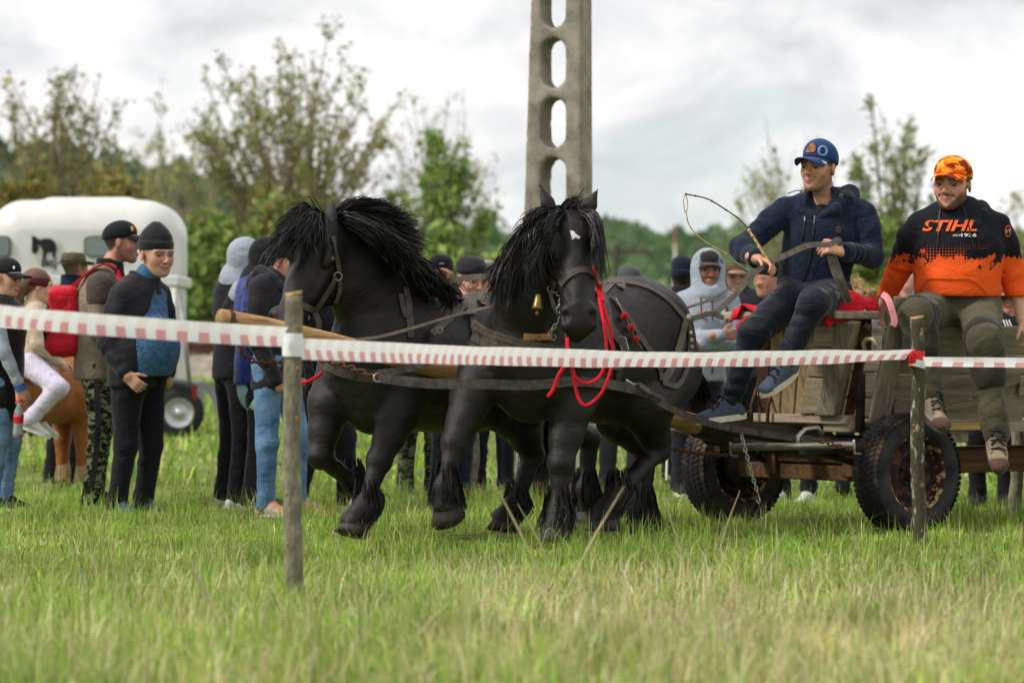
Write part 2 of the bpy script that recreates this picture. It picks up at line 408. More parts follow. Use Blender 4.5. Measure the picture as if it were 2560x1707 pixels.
def leaf_mat(name, attr='Col', tr=.35):
    return mat(name, (1, 1, 1), .6, .06, 3.0, spec=.25, attr=attr, transl=tr)
def blades(n, area, hfun, width, colfun, name, label, cat, seed, lean=.35, tufts=0, tr=.035):
    rg = np.random.default_rng(seed); x, y = area(rg, n); n = len(x); tz = np.ones(n); ta = None
    if tufts:      # most blades spring from tufts and fan outwards
        tx, ty = area(rg, tufts); k = rg.integers(0, len(tx), n); m = rg.uniform(0, 1, n) < .72
        ox, oy = rg.normal(0, tr, n), rg.normal(0, tr, n); x = np.where(m, tx[k] + ox, x); y = np.where(m, ty[k] + oy, y)
        th = rg.lognormal(.0, .58, len(tx)); tz = np.where(m, th[k], .75); ta = (m, np.arctan2(oy, ox) + rg.normal(0, .5, n), rg.normal(1.0, .13, (len(tx), 1)) * (1 + rg.normal(0, .06, (len(tx), 3))), k)
    z = ground_z(x, y); h, w = np.minimum(hfun(rg, x, y) * tz, .2 if tufts else 9), width(rg, x, y)
    az = rg.uniform(0, 2 * math.pi, n); ln = rg.normal(0, lean, n)
    if ta is not None: az = np.where(ta[0], ta[1], az); ln = np.where(ta[0], np.abs(ln), ln)
    az2 = az + rg.normal(0, .6, n)
    dx, dy = np.cos(az), np.sin(az); px, py = -np.sin(az2), np.cos(az2)
    V = np.zeros((n, 5, 3)); base = np.stack([x, y, z - .005], 1)
    side = np.stack([px * w / 2, py * w / 2, 0 * w], 1)
    mid = base + np.stack([dx * ln * h * .30, dy * ln * h * .30, h * (.56 - .05 * np.abs(ln))], 1)
    tip = base + np.stack([dx * ln * h * 1.0, dy * ln * h * 1.0, h * np.clip(1 - .30 * np.abs(ln), .3, 1)], 1)
    V[:, 0] = base - side; V[:, 1] = base + side; V[:, 2] = mid - side * .75; V[:, 3] = mid + side * .75; V[:, 4] = tip
    b = np.arange(n)[:, None] * 5
    T = np.concatenate([b + [0, 1, 3], b + [0, 3, 2], b + [2, 3, 4]])
    C0 = colfun(rg, x, y)
    if ta is not None: C0 = C0 * np.where(ta[0][:, None], ta[2][ta[3]], 1.0)
    C = np.repeat(C0[:, None, :], 5, 1)
    C[:, 4] = C[:, 4] * .8 + .2 * np.array([.42, .40, .16])
    o = mesh_obj(name, V.reshape(-1, 3), T, leaf_mat('grass_blades'), org=A3(0, 0, 0)); set_col(o, C.reshape(-1, 3))
    tag(o, label, cat, kind='stuff'); return o
def fbm(x, y, s, seed):
    rg = np.random.default_rng(seed); v = 0
    for o in range(4):
        f = 2 ** o / s
        for q in range(3):
            a = rg.uniform(0, 6.28); v = v + np.sin(2 * math.pi * f * (x * math.cos(a) + y * math.sin(a)) * rg.uniform(.7, 1.3) + rg.uniform(0, 6.28) + 1.2 * np.sin(x * f * 2.1 + q)) / (1.7 ** o)
    return v / 3.0
def cone_area(y0, y1, mg=1.12, pw=1.0):
    def f(rg, n):
        u = rg.uniform(0, 1, n); y = y0 + (y1 - y0) * u ** pw
        hw = y * (1280 / FPX) * mg + .25; keep = rg.uniform(0, 1, n) < hw / hw.max()
        y = y[keep]; hw = hw[keep]; return rg.uniform(-1, 1, len(y)) * hw, y
    return f
GREEN = [np.array(srgb(c)) for c in ('#86aa36', '#98bc44', '#aeca5a', '#74963a', '#bcd070', '#9cb44a')]
DRY = [np.array(srgb(c)) for c in ('#dcd2a2', '#ccbe86', '#e8e0b8', '#b8a874')]
def green_cols(dryp):
    def f(rg, x, y):
        g = np.stack(GREEN)[rg.integers(0, len(GREEN), len(x))]; d = np.stack(DRY)[rg.integers(0, len(DRY), len(x))]
        p = np.clip(dryp(x, y), 0, 1); m = rg.uniform(0, 1, len(x)) < p
        c = np.where(m[:, None], d, g) * rg.uniform(.75, 1.2, len(x))[:, None]
        t = np.clip(.5 + .5 * fbm(x, y, 3.0, 5), 0, 1)[:, None]
        t2 = np.clip(.5 + .6 * fbm(x, y, 1.1, 15), 0, 1)[:, None]; return c * (.62 + .38 * t + .34 * t2)
    return f
def dry_near(x, y):
    v = fbm(x, y, 2.6, 3); near = np.clip((16.4 - y) / 3.2, 0, 1)
    right = np.clip((x + .9) / 1.6, 0, 1)
    return .05 + .18 * np.clip(v, 0, 1) + near * (.22 + .45 * right) * (0.7 + .7 * v)
def h_near(rg, x, y):
    v = fbm(x, y, 1.7, 9); near = np.clip((14.4 - y) / 2.6, 0, 1)
    return (.026 + .036 * np.clip(v + .3, 0, 1.2) + .06 * near) * np.where(np.abs(y - 20.7 - .25 * np.sin(x * 2)) < .9, .72, 1.0) * rg.lognormal(0, .42, len(x))
blades(300000, cone_area(10.5, 27), h_near, lambda rg, x, y: rg.uniform(.003, .0065, len(x)) * np.where(y < 15.5, 1.35, 1.0), green_cols(dry_near), 'grass', 'thick green meadow grass with dry straw patches under horses and cart', 'grass', 21, lean=.75, tufts=6500, tr=.042)
blades(80000, cone_area(27, 62, 1.15), lambda rg, x, y: .055 * rg.lognormal(0, .4, len(x)) * (1 + .5 * fbm(x, y, 4, 2)).clip(.5, 2), lambda rg, x, y: rg.uniform(.012, .028, len(x)), green_cols(lambda x, y: .10 + .12 * fbm(x, y, 5, 4)), 'far_grass', 'shorter green meadow grass running back to the railway bank', 'grass', 22, lean=.7, tufts=6000, tr=.09)
def h_straw(rg, x, y): return rg.uniform(.08, .30, len(x)) * (.6 + .5 * np.clip((15.5 - y) / 3.5, 0, 1))
blades(11000, cone_area(10.6, 17.5), h_straw, lambda rg, x, y: rg.uniform(.003, .0065, len(x)), green_cols(lambda x, y: .74 + .2 * np.sign(x + .3)), 'dry_grass', 'tall pale dry grass stalks standing out of the near meadow', 'grass', 23, lean=.7)
blades(1500, cone_area(17.5, 24), lambda rg, x, y: rg.uniform(.08, .20, len(x)), lambda rg, x, y: rg.uniform(.002, .0035, len(x)), green_cols(lambda x, y: .45 + 0 * x), 'grass_stalks', 'thin seeding grass stalks round the hooves and wheels', 'grass', 24, lean=.3)

# ---- railway bank: ballast strip, rails, sleepers
def railway():
    m = mat('ballast', srgb('#8f8276'), .95, .35, 6.0, bump=1.0, bs=25, col2=srgb('#a59a8a'))
    b = MB(); prof = [(62.0, .40), (63.6, .80), (66.5, .82), (68.5, .42)]
    for x0, x1 in [(-60, -20), (-20, 20), (20, 60)]:
        V = [A3(x, y, z) for x in (x0, x1) for y, z in prof]; k = len(prof)
        b.add(V, [(i, i + 1, i + 1 + k, i + k) for i in range(k - 1)])
    o = b.build('railway_bank', m, org=A3(0, 65, 0)); tag(o, kind='structure')
    rm = mat('rusty_rail', srgb('#5a3d2c'), .7, .3, 5.0, metal=.3)
    sm = mat('sleeper_concrete', srgb('#9a9084'), .9, .2, 4.0)
    for k, y in enumerate((64.3, 65.75)):
        q = MB(); q.box((0, y, .835 + .03), 120, .13, .02); q.box((0, y, .93), 120, .03, .12); q.box((0, y, 1.0), 120, .07, .04)
        ro = q.build('rail', rm, org=A3(0, y, .8)); tag(ro, ['rusty steel rail of the railway, nearer of the two', 'rusty steel rail of the railway, farther of the two'][k], 'rail', 'rails of the railway line')
    s0 = None
    for i in range(70):
        x = -21 + i * .62
        if s0 is None:
            q = MB(); q.box((x, 65.0, .835), .24, 2.5, .06); s0 = q.build('sleeper', sm, o, org=None, bevel=.01); sx = x
        else:
            c = s0.copy(); COL.objects.link(c); c.parent = o; c.location = Vector((x - sx, 0, 0))
railway()

# ---- trees
OLV = ('#8f844a', '#a0924f', '#7d7842', '#a99d58', '#757e46'); GRN = ('#728f45', '#869f52', '#647d40', '#96ab62'); YGR = ('#96ad58', '#a8bb68', '#869f50'); PAL = ('#a8ae6c', '#978f58', '#babd84')
DKG = ('#747c48', '#848a50', '#918c54', '#667042')
def fan_tree(name, label, px, hw, top, d, seed, cols, limbs=22, twigs=9, tuft=5, ls=.12, bark='#6b6152', low=.25, thin=1.0, group='trees behind the meadow', skirt=.48):
    """many-stemmed spring tree: limbs fan out from the base, twigs leave them all along, small leaf tufts sit on the twigs"""
    rg = np.random.default_rng(seed); x0 = (px - 1280) / FPX * d; z0 = float(ground_z(x0, d)); H = CAMZ + (853.5 - top) / FPX * d - z0; Wd = hw / FPX * d
    t = thing(name, label, 'tree', (x0, d, z0), group); base = A3(x0, d, z0); mb = MB(); tips = []; tdir = []
    for i in range(limbs):
        a = rg.uniform(0, 6.283); rr = rg.uniform(0, 1) ** .42; e = A3(rr * math.cos(a) * Wd, rr * math.sin(a) * Wd * .8, 0)
        e[2] = H * (skirt + (1 - skirt) * math.sqrt(max(0, 1 - (rr * .96) ** 2))) * rg.uniform(.88, 1.14)
        b0 = A3(rg.normal(0, .12), rg.normal(0, .12), 0); m1 = A3(e[0] * .16, e[1] * .16, e[2] * .36) + rg.normal(0, .12, 3); m2 = A3(e[0] * .58, e[1] * .58, e[2] * .72) + rg.normal(0, .18, 3)
        pts = spline([b0, m1, m2, e], 5); n = len(pts); r0 = .075 * thin * rg.uniform(.7, 1.2); mb.tube(pts, [r0 * (1 - .88 * k / (n - 1)) for k in range(n)], 5, cap=False)
        for k in range(twigs):
            u = rg.uniform(low, 1.0); j = min(int(u * (n - 1)), n - 2); p = pts[j]; dv = nrm(pts[j + 1] - pts[j]); o = nrm(np.cross(dv, rg.normal(size=3))); L = (.10 + .16 * (1 - u)) * min(H, Wd * 1.6) * rg.uniform(.5, 1.2)
            q = nrm(dv * .55 + o * .8 + A3(0, 0, .35)); p1 = p + q * L * .5; p2 = p1 + nrm(q + A3(0, 0, .3) + rg.normal(0, .25, 3)) * L * .5; mb.tube([p, p1, p2], [r0 * .28, r0 * .18, r0 * .06], 3, cap=False)
            for w in (.35, .7, 1.0): tips.append(lerp(p, p1, w * 2) if w < .5 else lerp(p1, p2, (w - .5) * 2)); tdir.append(q)
        tips += [pts[-1], pts[-2], pts[-3]]
    mesh_obj('trunk', np.array(mb.V) + base, mb.F, mat('bark_' + bark, srgb(bark), .9, .3, 6.0, bump=.4, bs=20), t)
    Tp = np.array(tips); Tp = Tp[Tp[:, 2] > H * .08]; c = np.repeat(Tp, tuft, 0); n = len(c); c = c + rg.normal(0, ls * .75, (n, 3)); sz = ls * rg.lognormal(0, .35, n)
    a = rg.normal(size=(n, 3)); a /= np.linalg.norm(a, axis=1)[:, None]; b2 = np.cross(a, rg.normal(size=(n, 3))); b2 /= np.linalg.norm(b2, axis=1)[:, None]; a *= sz[:, None]; b2 *= sz[:, None] * .55
    cr = mesh_obj('crown', np.stack([c - a * .5, c + b2 * .5, c + a * .5, c - b2 * .5], 1).reshape(-1, 3) + base, np.arange(n * 4).reshape(-1, 4), leaf_mat('tree_leaves'), t, smooth=False)
    lc = np.stack([np.array(srgb(h)) for h in cols])[rg.integers(0, len(cols), n)] * rg.uniform(.7, 1.25, n)[:, None]; set_col(cr, np.repeat(lc[:, None, :], 4, 1).reshape(-1, 3)); return t
fan_tree('budding_tree', 'budding tree with dark leaf tufts rising behind the white trailer', 135, 240, 185, 92, 3, DKG + OLV + PAL, 32, 11, 4, .115, '#8a7d6a')
fan_tree('budding_tree', 'tallest and widest budding tree, behind the grey hooded onlookers', 740, 318, 135, 96, 5, DKG + OLV + PAL + YGR, 64, 13, 5, .11, '#8a7d6a')
fan_tree('budding_tree', 'thin pale tree between the trailer tree and the tallest tree', 450, 150, 240, 118, 8, PAL, 26, 9, 5, .11, '#9a9086', thin=.6)
fan_tree('budding_tree', 'thin nearly bare tree just left of the concrete pole', 1100, 165, 250, 112, 13, PAL, 28, 11, 2, .10, '#7d7468', thin=.55)
fan_tree('leafy_tree', 'fresh green leafy tree to the left of the concrete pole', 1095, 155, 372, 84, 17, GRN + YGR, 34, 11, 5, .135, '#7a6f5e', thin=.6)
fan_tree('leafy_tree', 'leafy green tree standing between the two cart riders', 2225, 125, 292, 100, 19, GRN + PAL, 28, 9, 5, .125, '#6b6152', thin=.7)
fan_tree('budding_tree', 'nearly bare twiggy tree behind the driver', 1975, 150, 335, 108, 22, PAL, 30, 11, 2, .11, '#7d7468', thin=.6)
fan_tree('budding_tree', 'hazy budding tree at the edge behind the man in orange', 2580, 130, 480, 125, 26, PAL, 16, 8, 5, .15, '#8a8076', thin=.6)

def bush(name, label, px, hw, top, d, seed, cols, n, ls, group='bushes along the railway', foot=None):
    """shrub: stems plus a lumpy volume of leaves from the ground up"""
    rg = np.random.default_rng(seed); x0 = (px - 1280) / FPX * d; z0 = float(ground_z(x0, d)); H = CAMZ + (853.5 - top) / FPX * d - z0; Wd = hw / FPX * d
    t = thing(name, label, 'bush', (x0, d, z0), group); base = A3(x0, d, z0); mb = MB()
    k = 9; cl = []
    for i in range(k * 3):
        u = rg.uniform(-1, 1); h = H * rg.uniform(.25, 1.0) * math.sqrt(max(.05, 1 - (u * .92) ** 2)); cl.append((A3(u * Wd, rg.uniform(-.6, .6) * Wd * .8, h), rg.uniform(.12, .26) * min(Wd * 1.6, H)))
        if i < k: mb.tube([A3(u * Wd * .3, 0, 0), A3(u * Wd * .6, cl[-1][0][1] * .5, h * .5), cl[-1][0]], [.06, .04, .015], 4, cap=False)
    mesh_obj('trunk', np.array(mb.V) + base, mb.F, mat('bark_#5b5044', srgb('#5b5044'), .9, .3, 6.0, bump=.4, bs=20), t)
    i = rg.integers(0, len(cl), n); g = rg.normal(size=(n, 3)); g = g / np.linalg.norm(g, axis=1)[:, None] * (rg.uniform(0, 1, n) ** .45)[:, None]
    c = np.stack([cl[j][0] for j in i]) + g * np.array([cl[j][1] for j in i])[:, None] * A3(1.15, 1, .95); c[:, 2] = np.abs(c[:, 2])
    a = rg.normal(size=(n, 3)); a /= np.linalg.norm(a, axis=1)[:, None]; b2 = np.cross(a, rg.normal(size=(n, 3))); b2 /= np.linalg.norm(b2, axis=1)[:, None]
    s = (ls * rg.lognormal(0, .35, n))[:, None]; a = a * s; b2 = b2 * s * .6
    cr = mesh_obj('crown', np.stack([c - a * .5, c + b2 * .5, c + a * .5, c - b2 * .5], 1).reshape(-1, 3) + base, np.arange(n * 4).reshape(-1, 4), leaf_mat('tree_leaves'), t, smooth=False)
    lc = np.stack([np.array(srgb(h)) for h in cols])[rg.integers(0, len(cols), n)] * rg.uniform(.7, 1.25, n)[:, None]
    set_col(cr, np.repeat(lc[:, None, :], 4, 1).reshape(-1, 3)); return t
bush('bush', 'olive brown thicket at the edge, above the trailer front', 40, 150, 415, 80, 31, OLV, 2200, .19)
bush('bush', 'olive brown thicket over the trailer roof vent', 260, 160, 440, 78, 32, OLV, 2200, .19)
bush('bush', 'brownish green thicket right behind the trailer rear', 470, 130, 470, 76, 33, OLV + GRN, 3000, .2)
bush('bush', 'fresh yellow green bush between trailer and grey hooded man', 545, 95, 560, 72, 34, YGR + GRN, 4200, .16)
bush('bush', 'green thicket behind the raised ears of the far black horse', 700, 150, 520, 74, 35, GRN + OLV + PAL, 2600, .17)
bush('bush', 'dull green thicket above the flying mane', 900, 150, 505, 75, 36, OLV + GRN + PAL, 2400, .17)
bush('bush', 'bright green bush behind the three capped heads', 1085, 130, 545, 72, 37, YGR + GRN, 3000, .15)
bush('bush', 'light green bush by the foot of the concrete pole', 1275, 85, 560, 74, 38, YGR, 1800, .15)
bush('bush', 'light green bush below the leafy tree between riders', 2210, 100, 560, 76, 39, YGR + GRN, 3600, .17)
bush('bush', 'low yellow green bush behind the driver back', 2060, 110, 640, 76, 40, YGR, 3000, .17)
bush('bush', 'green bush beyond the right end of the cart', 2470, 140, 640, 78, 41, GRN + PAL, 3400, .18)
bush('bush', 'pale scrub on the bank behind the near horse rump', 1560, 130, 690, 80, 42, PAL + YGR, 3000, .17)
bush('bush', 'pale scrub on the bank behind the grey hoodie man', 1790, 130, 690, 82, 43, PAL + YGR, 3000, .17)

# ---- wooded hills far behind (one mass)
def hill(name, d, pts, seed, cols, kindlab):
    """pts: skyline (px, py); a rounded ridge at d metres with tree-crown lumps"""
    rg = np.random.default_rng(seed); xs = [p[0] for p in pts]; zs = [p[1] for p in pts]
    U = np.linspace(xs[0], xs[-1], 260); S = np.interp(U, xs, zs)
    rows = np.linspace(0, 1, 14); V = []
    for r in rows:
        dd = d * (.72 + .28 * r)
        for u, s in zip(U, S):
            H = CAMZ + (853.5 - s) / FPX * d
            zz = .4 + (H - .4) * math.sin(r * math.pi / 2)
            V.append(A3((u - 1280) / FPX * d, dd, zz))
    for r in (1.0,):
        for u, s in zip(U, S): V.append(A3((u - 1280) / FPX * d, d * 1.5, .0))
    V = np.array(V); n = len(U); m = len(rows) + 1
    i, j = np.meshgrid(np.arange(m - 1), np.arange(n - 1), indexing='ij'); b = (i * n + j).ravel()
    o = mesh_obj(name, V, np.stack([b, b + 1, b + n + 1, b + n], 1), mat(name + '_soil', srgb(cols[0]), .95, .3, .02), org=A3(0, d, 0)); tag(o, kind='structure')
    # crowns
    k = 9000; ri = rg.uniform(.15, 1.0, k); ui = rg.uniform(xs[0], xs[-1], k); s = np.interp(ui, xs, zs); H = CAMZ + (853.5 - s) / FPX * d
    z = .4 + (H - .4) * np.sin(ri * math.pi / 2); x = (ui - 1280) / FPX * d; y = d * (.72 + .28 * ri)
    c = np.stack([x, y, z], 1) + rg.normal(0, 1, (k, 3)) * A3(1.2, 2, .9) * d / 400; sz = d / 400 * 2.3 * rg.lognormal(0, .3, k)
    a = rg.normal(size=(k, 3)); a /= np.linalg.norm(a, axis=1)[:, None]; b2 = np.cross(a, rg.normal(size=(k, 3))); b2 /= np.linalg.norm(b2, axis=1)[:, None]
    a *= sz[:, None]; b2 *= sz[:, None] * .8
    lo = mesh_obj(name.replace('hill', 'wood'), np.stack([c - a * .5, c + b2 * .5, c + a * .5, c - b2 * .5], 1).reshape(-1, 3), np.arange(k * 4).reshape(-1, 4), leaf_mat('tree_leaves'), org=A3(0, d, 0), smooth=False)
    lc = np.stack([np.array(srgb(h)) for h in cols])[rg.integers(0, len(cols), k)] * rg.uniform(.75, 1.2, k)[:, None]
    set_col(lo, np.repeat(lc[:, None, :], 4, 1).reshape(-1, 3)); tag(lo, kindlab, 'wood', kind='stuff')
hill('dark_hill', 420, [(-400, 430), (0, 415), (150, 430), (300, 450), (430, 475), (620, 520), (800, 580), (1000, 650), (1250, 720)], 51, ('#5c6d50', '#667a58', '#526247'), 'dark wooded hillside behind the trailer trees')
hill('green_hill', 520, [(700, 690), (1000, 650), (1200, 620), (1420, 622), (1520, 620), (1600, 628), (1700, 636), (1850, 626), (2000, 620), (2150, 634), (2400, 640), (2900, 660)], 52, ('#6d8458', '#5e7850', '#7a9062', '#667e5c'), 'long green wooded hill on the horizon behind the cart')

# ---- concrete lattice pole
def concrete_pole():
    d = 30.0; x0 = (1390 - 1280) / FPX * d; al = R(20)
    ax = A3(math.cos(al), -math.sin(al), 0); ay = A3(math.sin(al), math.cos(al), 0)   # across the front, into the depth
    # front face normal points left of the camera, so the right flank shows
    base = A3(x0 + .02, d, 0); b = Blob()
    fr = np.array([ax, ay, A3(0, 0, 1)])
    n = 54
    for i in range(n):
        z0, z1 = i * .1 - .2, (i + 1) * .1 - .2; zc = (z0 + z1) / 2; w = .285 - .020 * zc
        b.box(base + ax * (.016 * (zc - 2.2)) + A3(0, 0, zc), (w - .01, .13 - .003 * zc, .055), .01, .002, fr)
    z = CAMZ + (853.5 - 72) / FPX * d + .19
    for i in range(-6, 4):
        zz = z + i * .466 + .0
        if zz < .4 or zz > 5.0: continue
        w = .100 - .004 * (zz - 2)
        b.cone(base + ay * .4 + A3(0, 0, zz), base - ay * .4 + A3(0, 0, zz), w, w, .012, cut=True)
        for q in (-1, 1):
            for r in np.linspace(0, .098, 4):
                b.cone(base + ay * .4 + A3(0, 0, zz + q * r), base - ay * .4 + A3(0, 0, zz + q * r), w, w, .012, cut=True)
    t = b.build('concrete_pole', mat('old_concrete', srgb('#857f70'), .9, .25, 5.0, bump=.4, bs=30, col2=srgb('#9e978a')), None, h=.022, noise=(.0012, .07), org=base)
    tag(t, 'tall grey concrete pole with rounded slots, rising behind the horses', 'pole')
concrete_pole()
def far_pole():
    d = 150.0; t = thing('utility_pole', 'far blurred utility pole with crossarm above the near horse rump', 'pole', P(1540, 853, d) * A3(1, 1, 0))
    m = mat('weathered_timber', srgb('#4d4a42'), .9, .2, 4.0)
    a = MB(); a.tube([P(1540, 853, d) * A3(1, 1, 0), P(1540, 612, d)], [.16, .12], 8); a.build('post', m, t)
    a = MB(); a.box(P(1545, 632, d), 2.9, .14, .12); a.build('crossarm', m, t)
    for x in (1485, 1512, 1575, 1605):
        a = MB(); a.lathe(P(x, 629, d) , (0, 0, 1), [(0, .05), (.12, .09), (.2, .06), (.24, 0)], 8); a.build('insulator', mat('glazed_brown', srgb('#5a4a40'), .3), t, smooth=True)
    d = 170.0; t = thing('signal_mast', 'thin far mast with red and white bands beside the navy beanie', 'mast', P(1688, 853, d) * A3(1, 1, 0))
    cs = [mat('mast_white', srgb('#d5d2cc'), .6), mat('mast_red', srgb('#a8655a'), .6)]
    ys = [853, 790, 730, 690, 655, 610, 560]
    for i in range(6):
        a = MB(); a.tube([P(1688, ys[i], d), P(1688, ys[i + 1], d)], [.13 - .015 * i, .115 - .015 * i], 8); a.build('band', cs[i % 2], t)
far_pole()

def straws():
    """a few long bent straws leaning across the view in front of the horses"""
    mb = MB()
    for (x0, y0, x1, y1, d) in ((1390, 1420, 1215, 1170, 15.0), (1405, 1430, 1295, 1260, 16.0), (1385, 1440, 1560, 1215, 14.6), (1880, 1420, 1965, 1330, 15.5), (1720, 1370, 1655, 1240, 17), (1790, 1330, 1850, 1225, 18.2), (2170, 1420, 2120, 1290, 16), (560, 1560, 470, 1400, 13.5), (820, 1600, 905, 1420, 13.2), (1900, 1640, 1760, 1470, 13), (2300, 1650, 2420, 1480, 13), (1500, 1660, 1460, 1480, 12.6), (1010, 1640, 1130, 1500, 12.7)):
        a, b = P(x0, y0, d), P(x1, y1, d - .2); a[2] = 0; mb.tube(spline([a, lerp(a, b, .5) + A3(0, 0, .02), b], 4), [.0042] * 6 + [.003, .002, .001], 5)
    o = mb.build('dry_straws', mat('dry_straw', srgb('#cbbd92'), .8, .15, 20), None, True, org=A3(0, 15, 0)); tag(o, 'long bent dry straws leaning across the near grass', 'grass', kind='stuff')
straws()

blades(2200, cone_area(11, 24), lambda rg, x, y: rg.uniform(.03, .09, len(x)), lambda rg, x, y: rg.uniform(.004, .009, len(x)), lambda rg, x, y: np.array(srgb('#7a5a3c')) * rg.uniform(.6, 1.3, len(x))[:, None] * np.ones((1, 3)), 'withered_weeds', 'scattered brown withered weed tops in the meadow', 'weeds', 27, lean=.6, tufts=900, tr=.03)
# ============================================================ cart
ANG = 38.0
AX = P(2046, 853, 21.80) * A3(1, 1, 0)            # under the middle of the front axle
CP = Plane(AX, ANG)
WOOD = mat('weathered_plank', srgb('#8a7350'), .85, .35, 3.0, bump=.5, bs=45, aniso=(1, 1, 1), col2=srgb('#a48d66'), spec=.15)
def wood(name, c1, c2, dirv):
    """grain stretched along dirv"""
    if name in _M: return _M[name]
    m = bpy.data.materials.new(name); m.use_nodes = True; nt = m.node_tree; N = nt.nodes; L = nt.links; b = N['Principled BSDF']
    b.inputs['Roughness'].default_value = .88; b.inputs['Specular IOR Level'].default_value = .15
    tc = N.new('ShaderNodeTexCoord'); oi = N.new('ShaderNodeObjectInfo')
    d = nrm(dirv); a = nrm(np.cross(d, A3(0, 0, 1) if abs(d[2]) < .8 else A3(1, 0, 0))); c = np.cross(d, a)
    cmb = N.new('ShaderNodeCombineXYZ')
    for i, (v, s) in enumerate(((d, 1.6), (a, 26.0), (c, 26.0))):
        dp = N.new('ShaderNodeVectorMath'); dp.operation = 'DOT_PRODUCT'; dp.inputs[1].default_value = tuple(float(q * s) for q in v); L.new(tc.outputs['Object'], dp.inputs[0])
        L.new(dp.outputs['Value'], cmb.inputs[i])
    ad = N.new('ShaderNodeVectorMath'); ad.operation = 'ADD'; L.new(cmb.outputs[0], ad.inputs[0])
    sc = N.new('ShaderNodeVectorMath'); sc.operation = 'SCALE'; sc.inputs[3].default_value = 37.0
    cb2 = N.new('ShaderNodeCombineXYZ'); [L.new(oi.outputs['Random'], cb2.inputs[i]) for i in range(3)]
    L.new(cb2.outputs[0], sc.inputs[0]); L.new(sc.outputs[0], ad.inputs[1])
    n = N.new('ShaderNodeTexNoise'); n.inputs['Scale'].default_value = 1.0; n.inputs['Detail'].default_value = 7; n.inputs['Roughness'].default_value = .65; n.inputs['Distortion'].default_value = .8
    L.new(ad.outputs[0], n.inputs['Vector'])
    n2 = N.new('ShaderNodeTexNoise'); n2.inputs['Scale'].default_value = 3.0; n2.inputs['Detail'].default_value = 4; L.new(tc.outputs['Object'], n2.inputs['Vector'])
    r = N.new('ShaderNodeValToRGB'); L.new(n.outputs['Fac'], r.inputs[0]); e = r.color_ramp.elements
    c1 = np.array(srgb(c1)); c2 = np.array(srgb(c2))
    e[0].position = .28; e[0].color = (*[float(v) for v in c1 * .42], 1); e[1].position = .72; e[1].color = (*[float(v) for v in c2], 1); q = e.new(.45); q.color = (*[float(v) for v in c1], 1)
    hs = N.new('ShaderNodeHueSaturation'); L.new(r.outputs[0], hs.inputs['Color'])
    mr = N.new('ShaderNodeMapRange'); mr.inputs[3].default_value = .72; mr.inputs[4].default_value = 1.22; L.new(oi.outputs['Random'], mr.inputs[0])
    mm = N.new('ShaderNodeMath'); mm.operation = 'MULTIPLY'; mr2 = N.new('ShaderNodeMapRange'); mr2.inputs[1].default_value = .3; mr2.inputs[2].default_value = .7; mr2.inputs[3].default_value = .75; mr2.inputs[4].default_value = 1.15
    L.new(n2.outputs['Fac'], mr2.inputs[0]); L.new(mr.outputs[0], mm.inputs[0]); L.new(mr2.outputs[0], mm.inputs[1]); L.new(mm.outputs[0], hs.inputs['Value'])
    L.new(hs.outputs[0], b.inputs['Base Color'])
    bp = N.new('ShaderNodeBump'); bp.inputs['Strength'].default_value = .6; bp.inputs['Distance'].default_value = .006; L.new(n.outputs['Fac'], bp.inputs['Height']); L.new(bp.outputs[0], b.inputs['Normal'])
    _M[name] = m; return m
def plank(pts, n, th, name, m, parent, bev=.006):
    """board with outline pts (3D), thickness th along n"""
    q = MB(); q.prism(pts, n, th); return q.build(name, m, parent, bevel=bev)
IRON = mat('rusty_iron', srgb('#3a2c25'), .75, .35, 14.0, bump=.4, bs=60, metal=.35, col2=srgb('#6b4630'))
BLACKIRON = mat('black_iron', (.02, .019, .018), .6, .3, 9.0, bump=.2, bs=50, metal=.3, col2=srgb('#3c322c'))
STEEL = mat('scuffed_steel', srgb('#b9b6ae'), .35, .15, 12.0, metal=.85, col2=srgb('#8a8378'))
CHAINM = mat('rusty_chain', srgb('#7a4a30'), .7, .3, 30.0, metal=.4, col2=srgb('#4a3024'))
CHAINS = mat('zinc_chain', srgb('#a8a8a0'), .4, .15, 30.0, metal=.8)
LEATHER = mat('black_leather', srgb('#332e2a'), .5, .3, 20.0, bump=.25, bs=70, spec=.4, col2=srgb('#544b43'))
LEATHER_G = mat('worn_grey_leather', srgb('#6f655a'), .6, .3, 16.0, bump=.3, bs=60, spec=.3, col2=srgb('#4c443c'))
WH = wood('plank_upright', '#8d8272', '#b0a48e', A3(0, 0, 1)); WS = wood('plank_side', '#7d7364', '#a0937e', CP.h); WF = wood('plank_front', '#908270', '#b4a58c', CP.l)
WP = wood('pole_wood', '#a67f55', '#cfae80', CP.h); WD = wood('dark_plank', '#4e3a28', '#6d5238', CP.h)
_LINK = {}
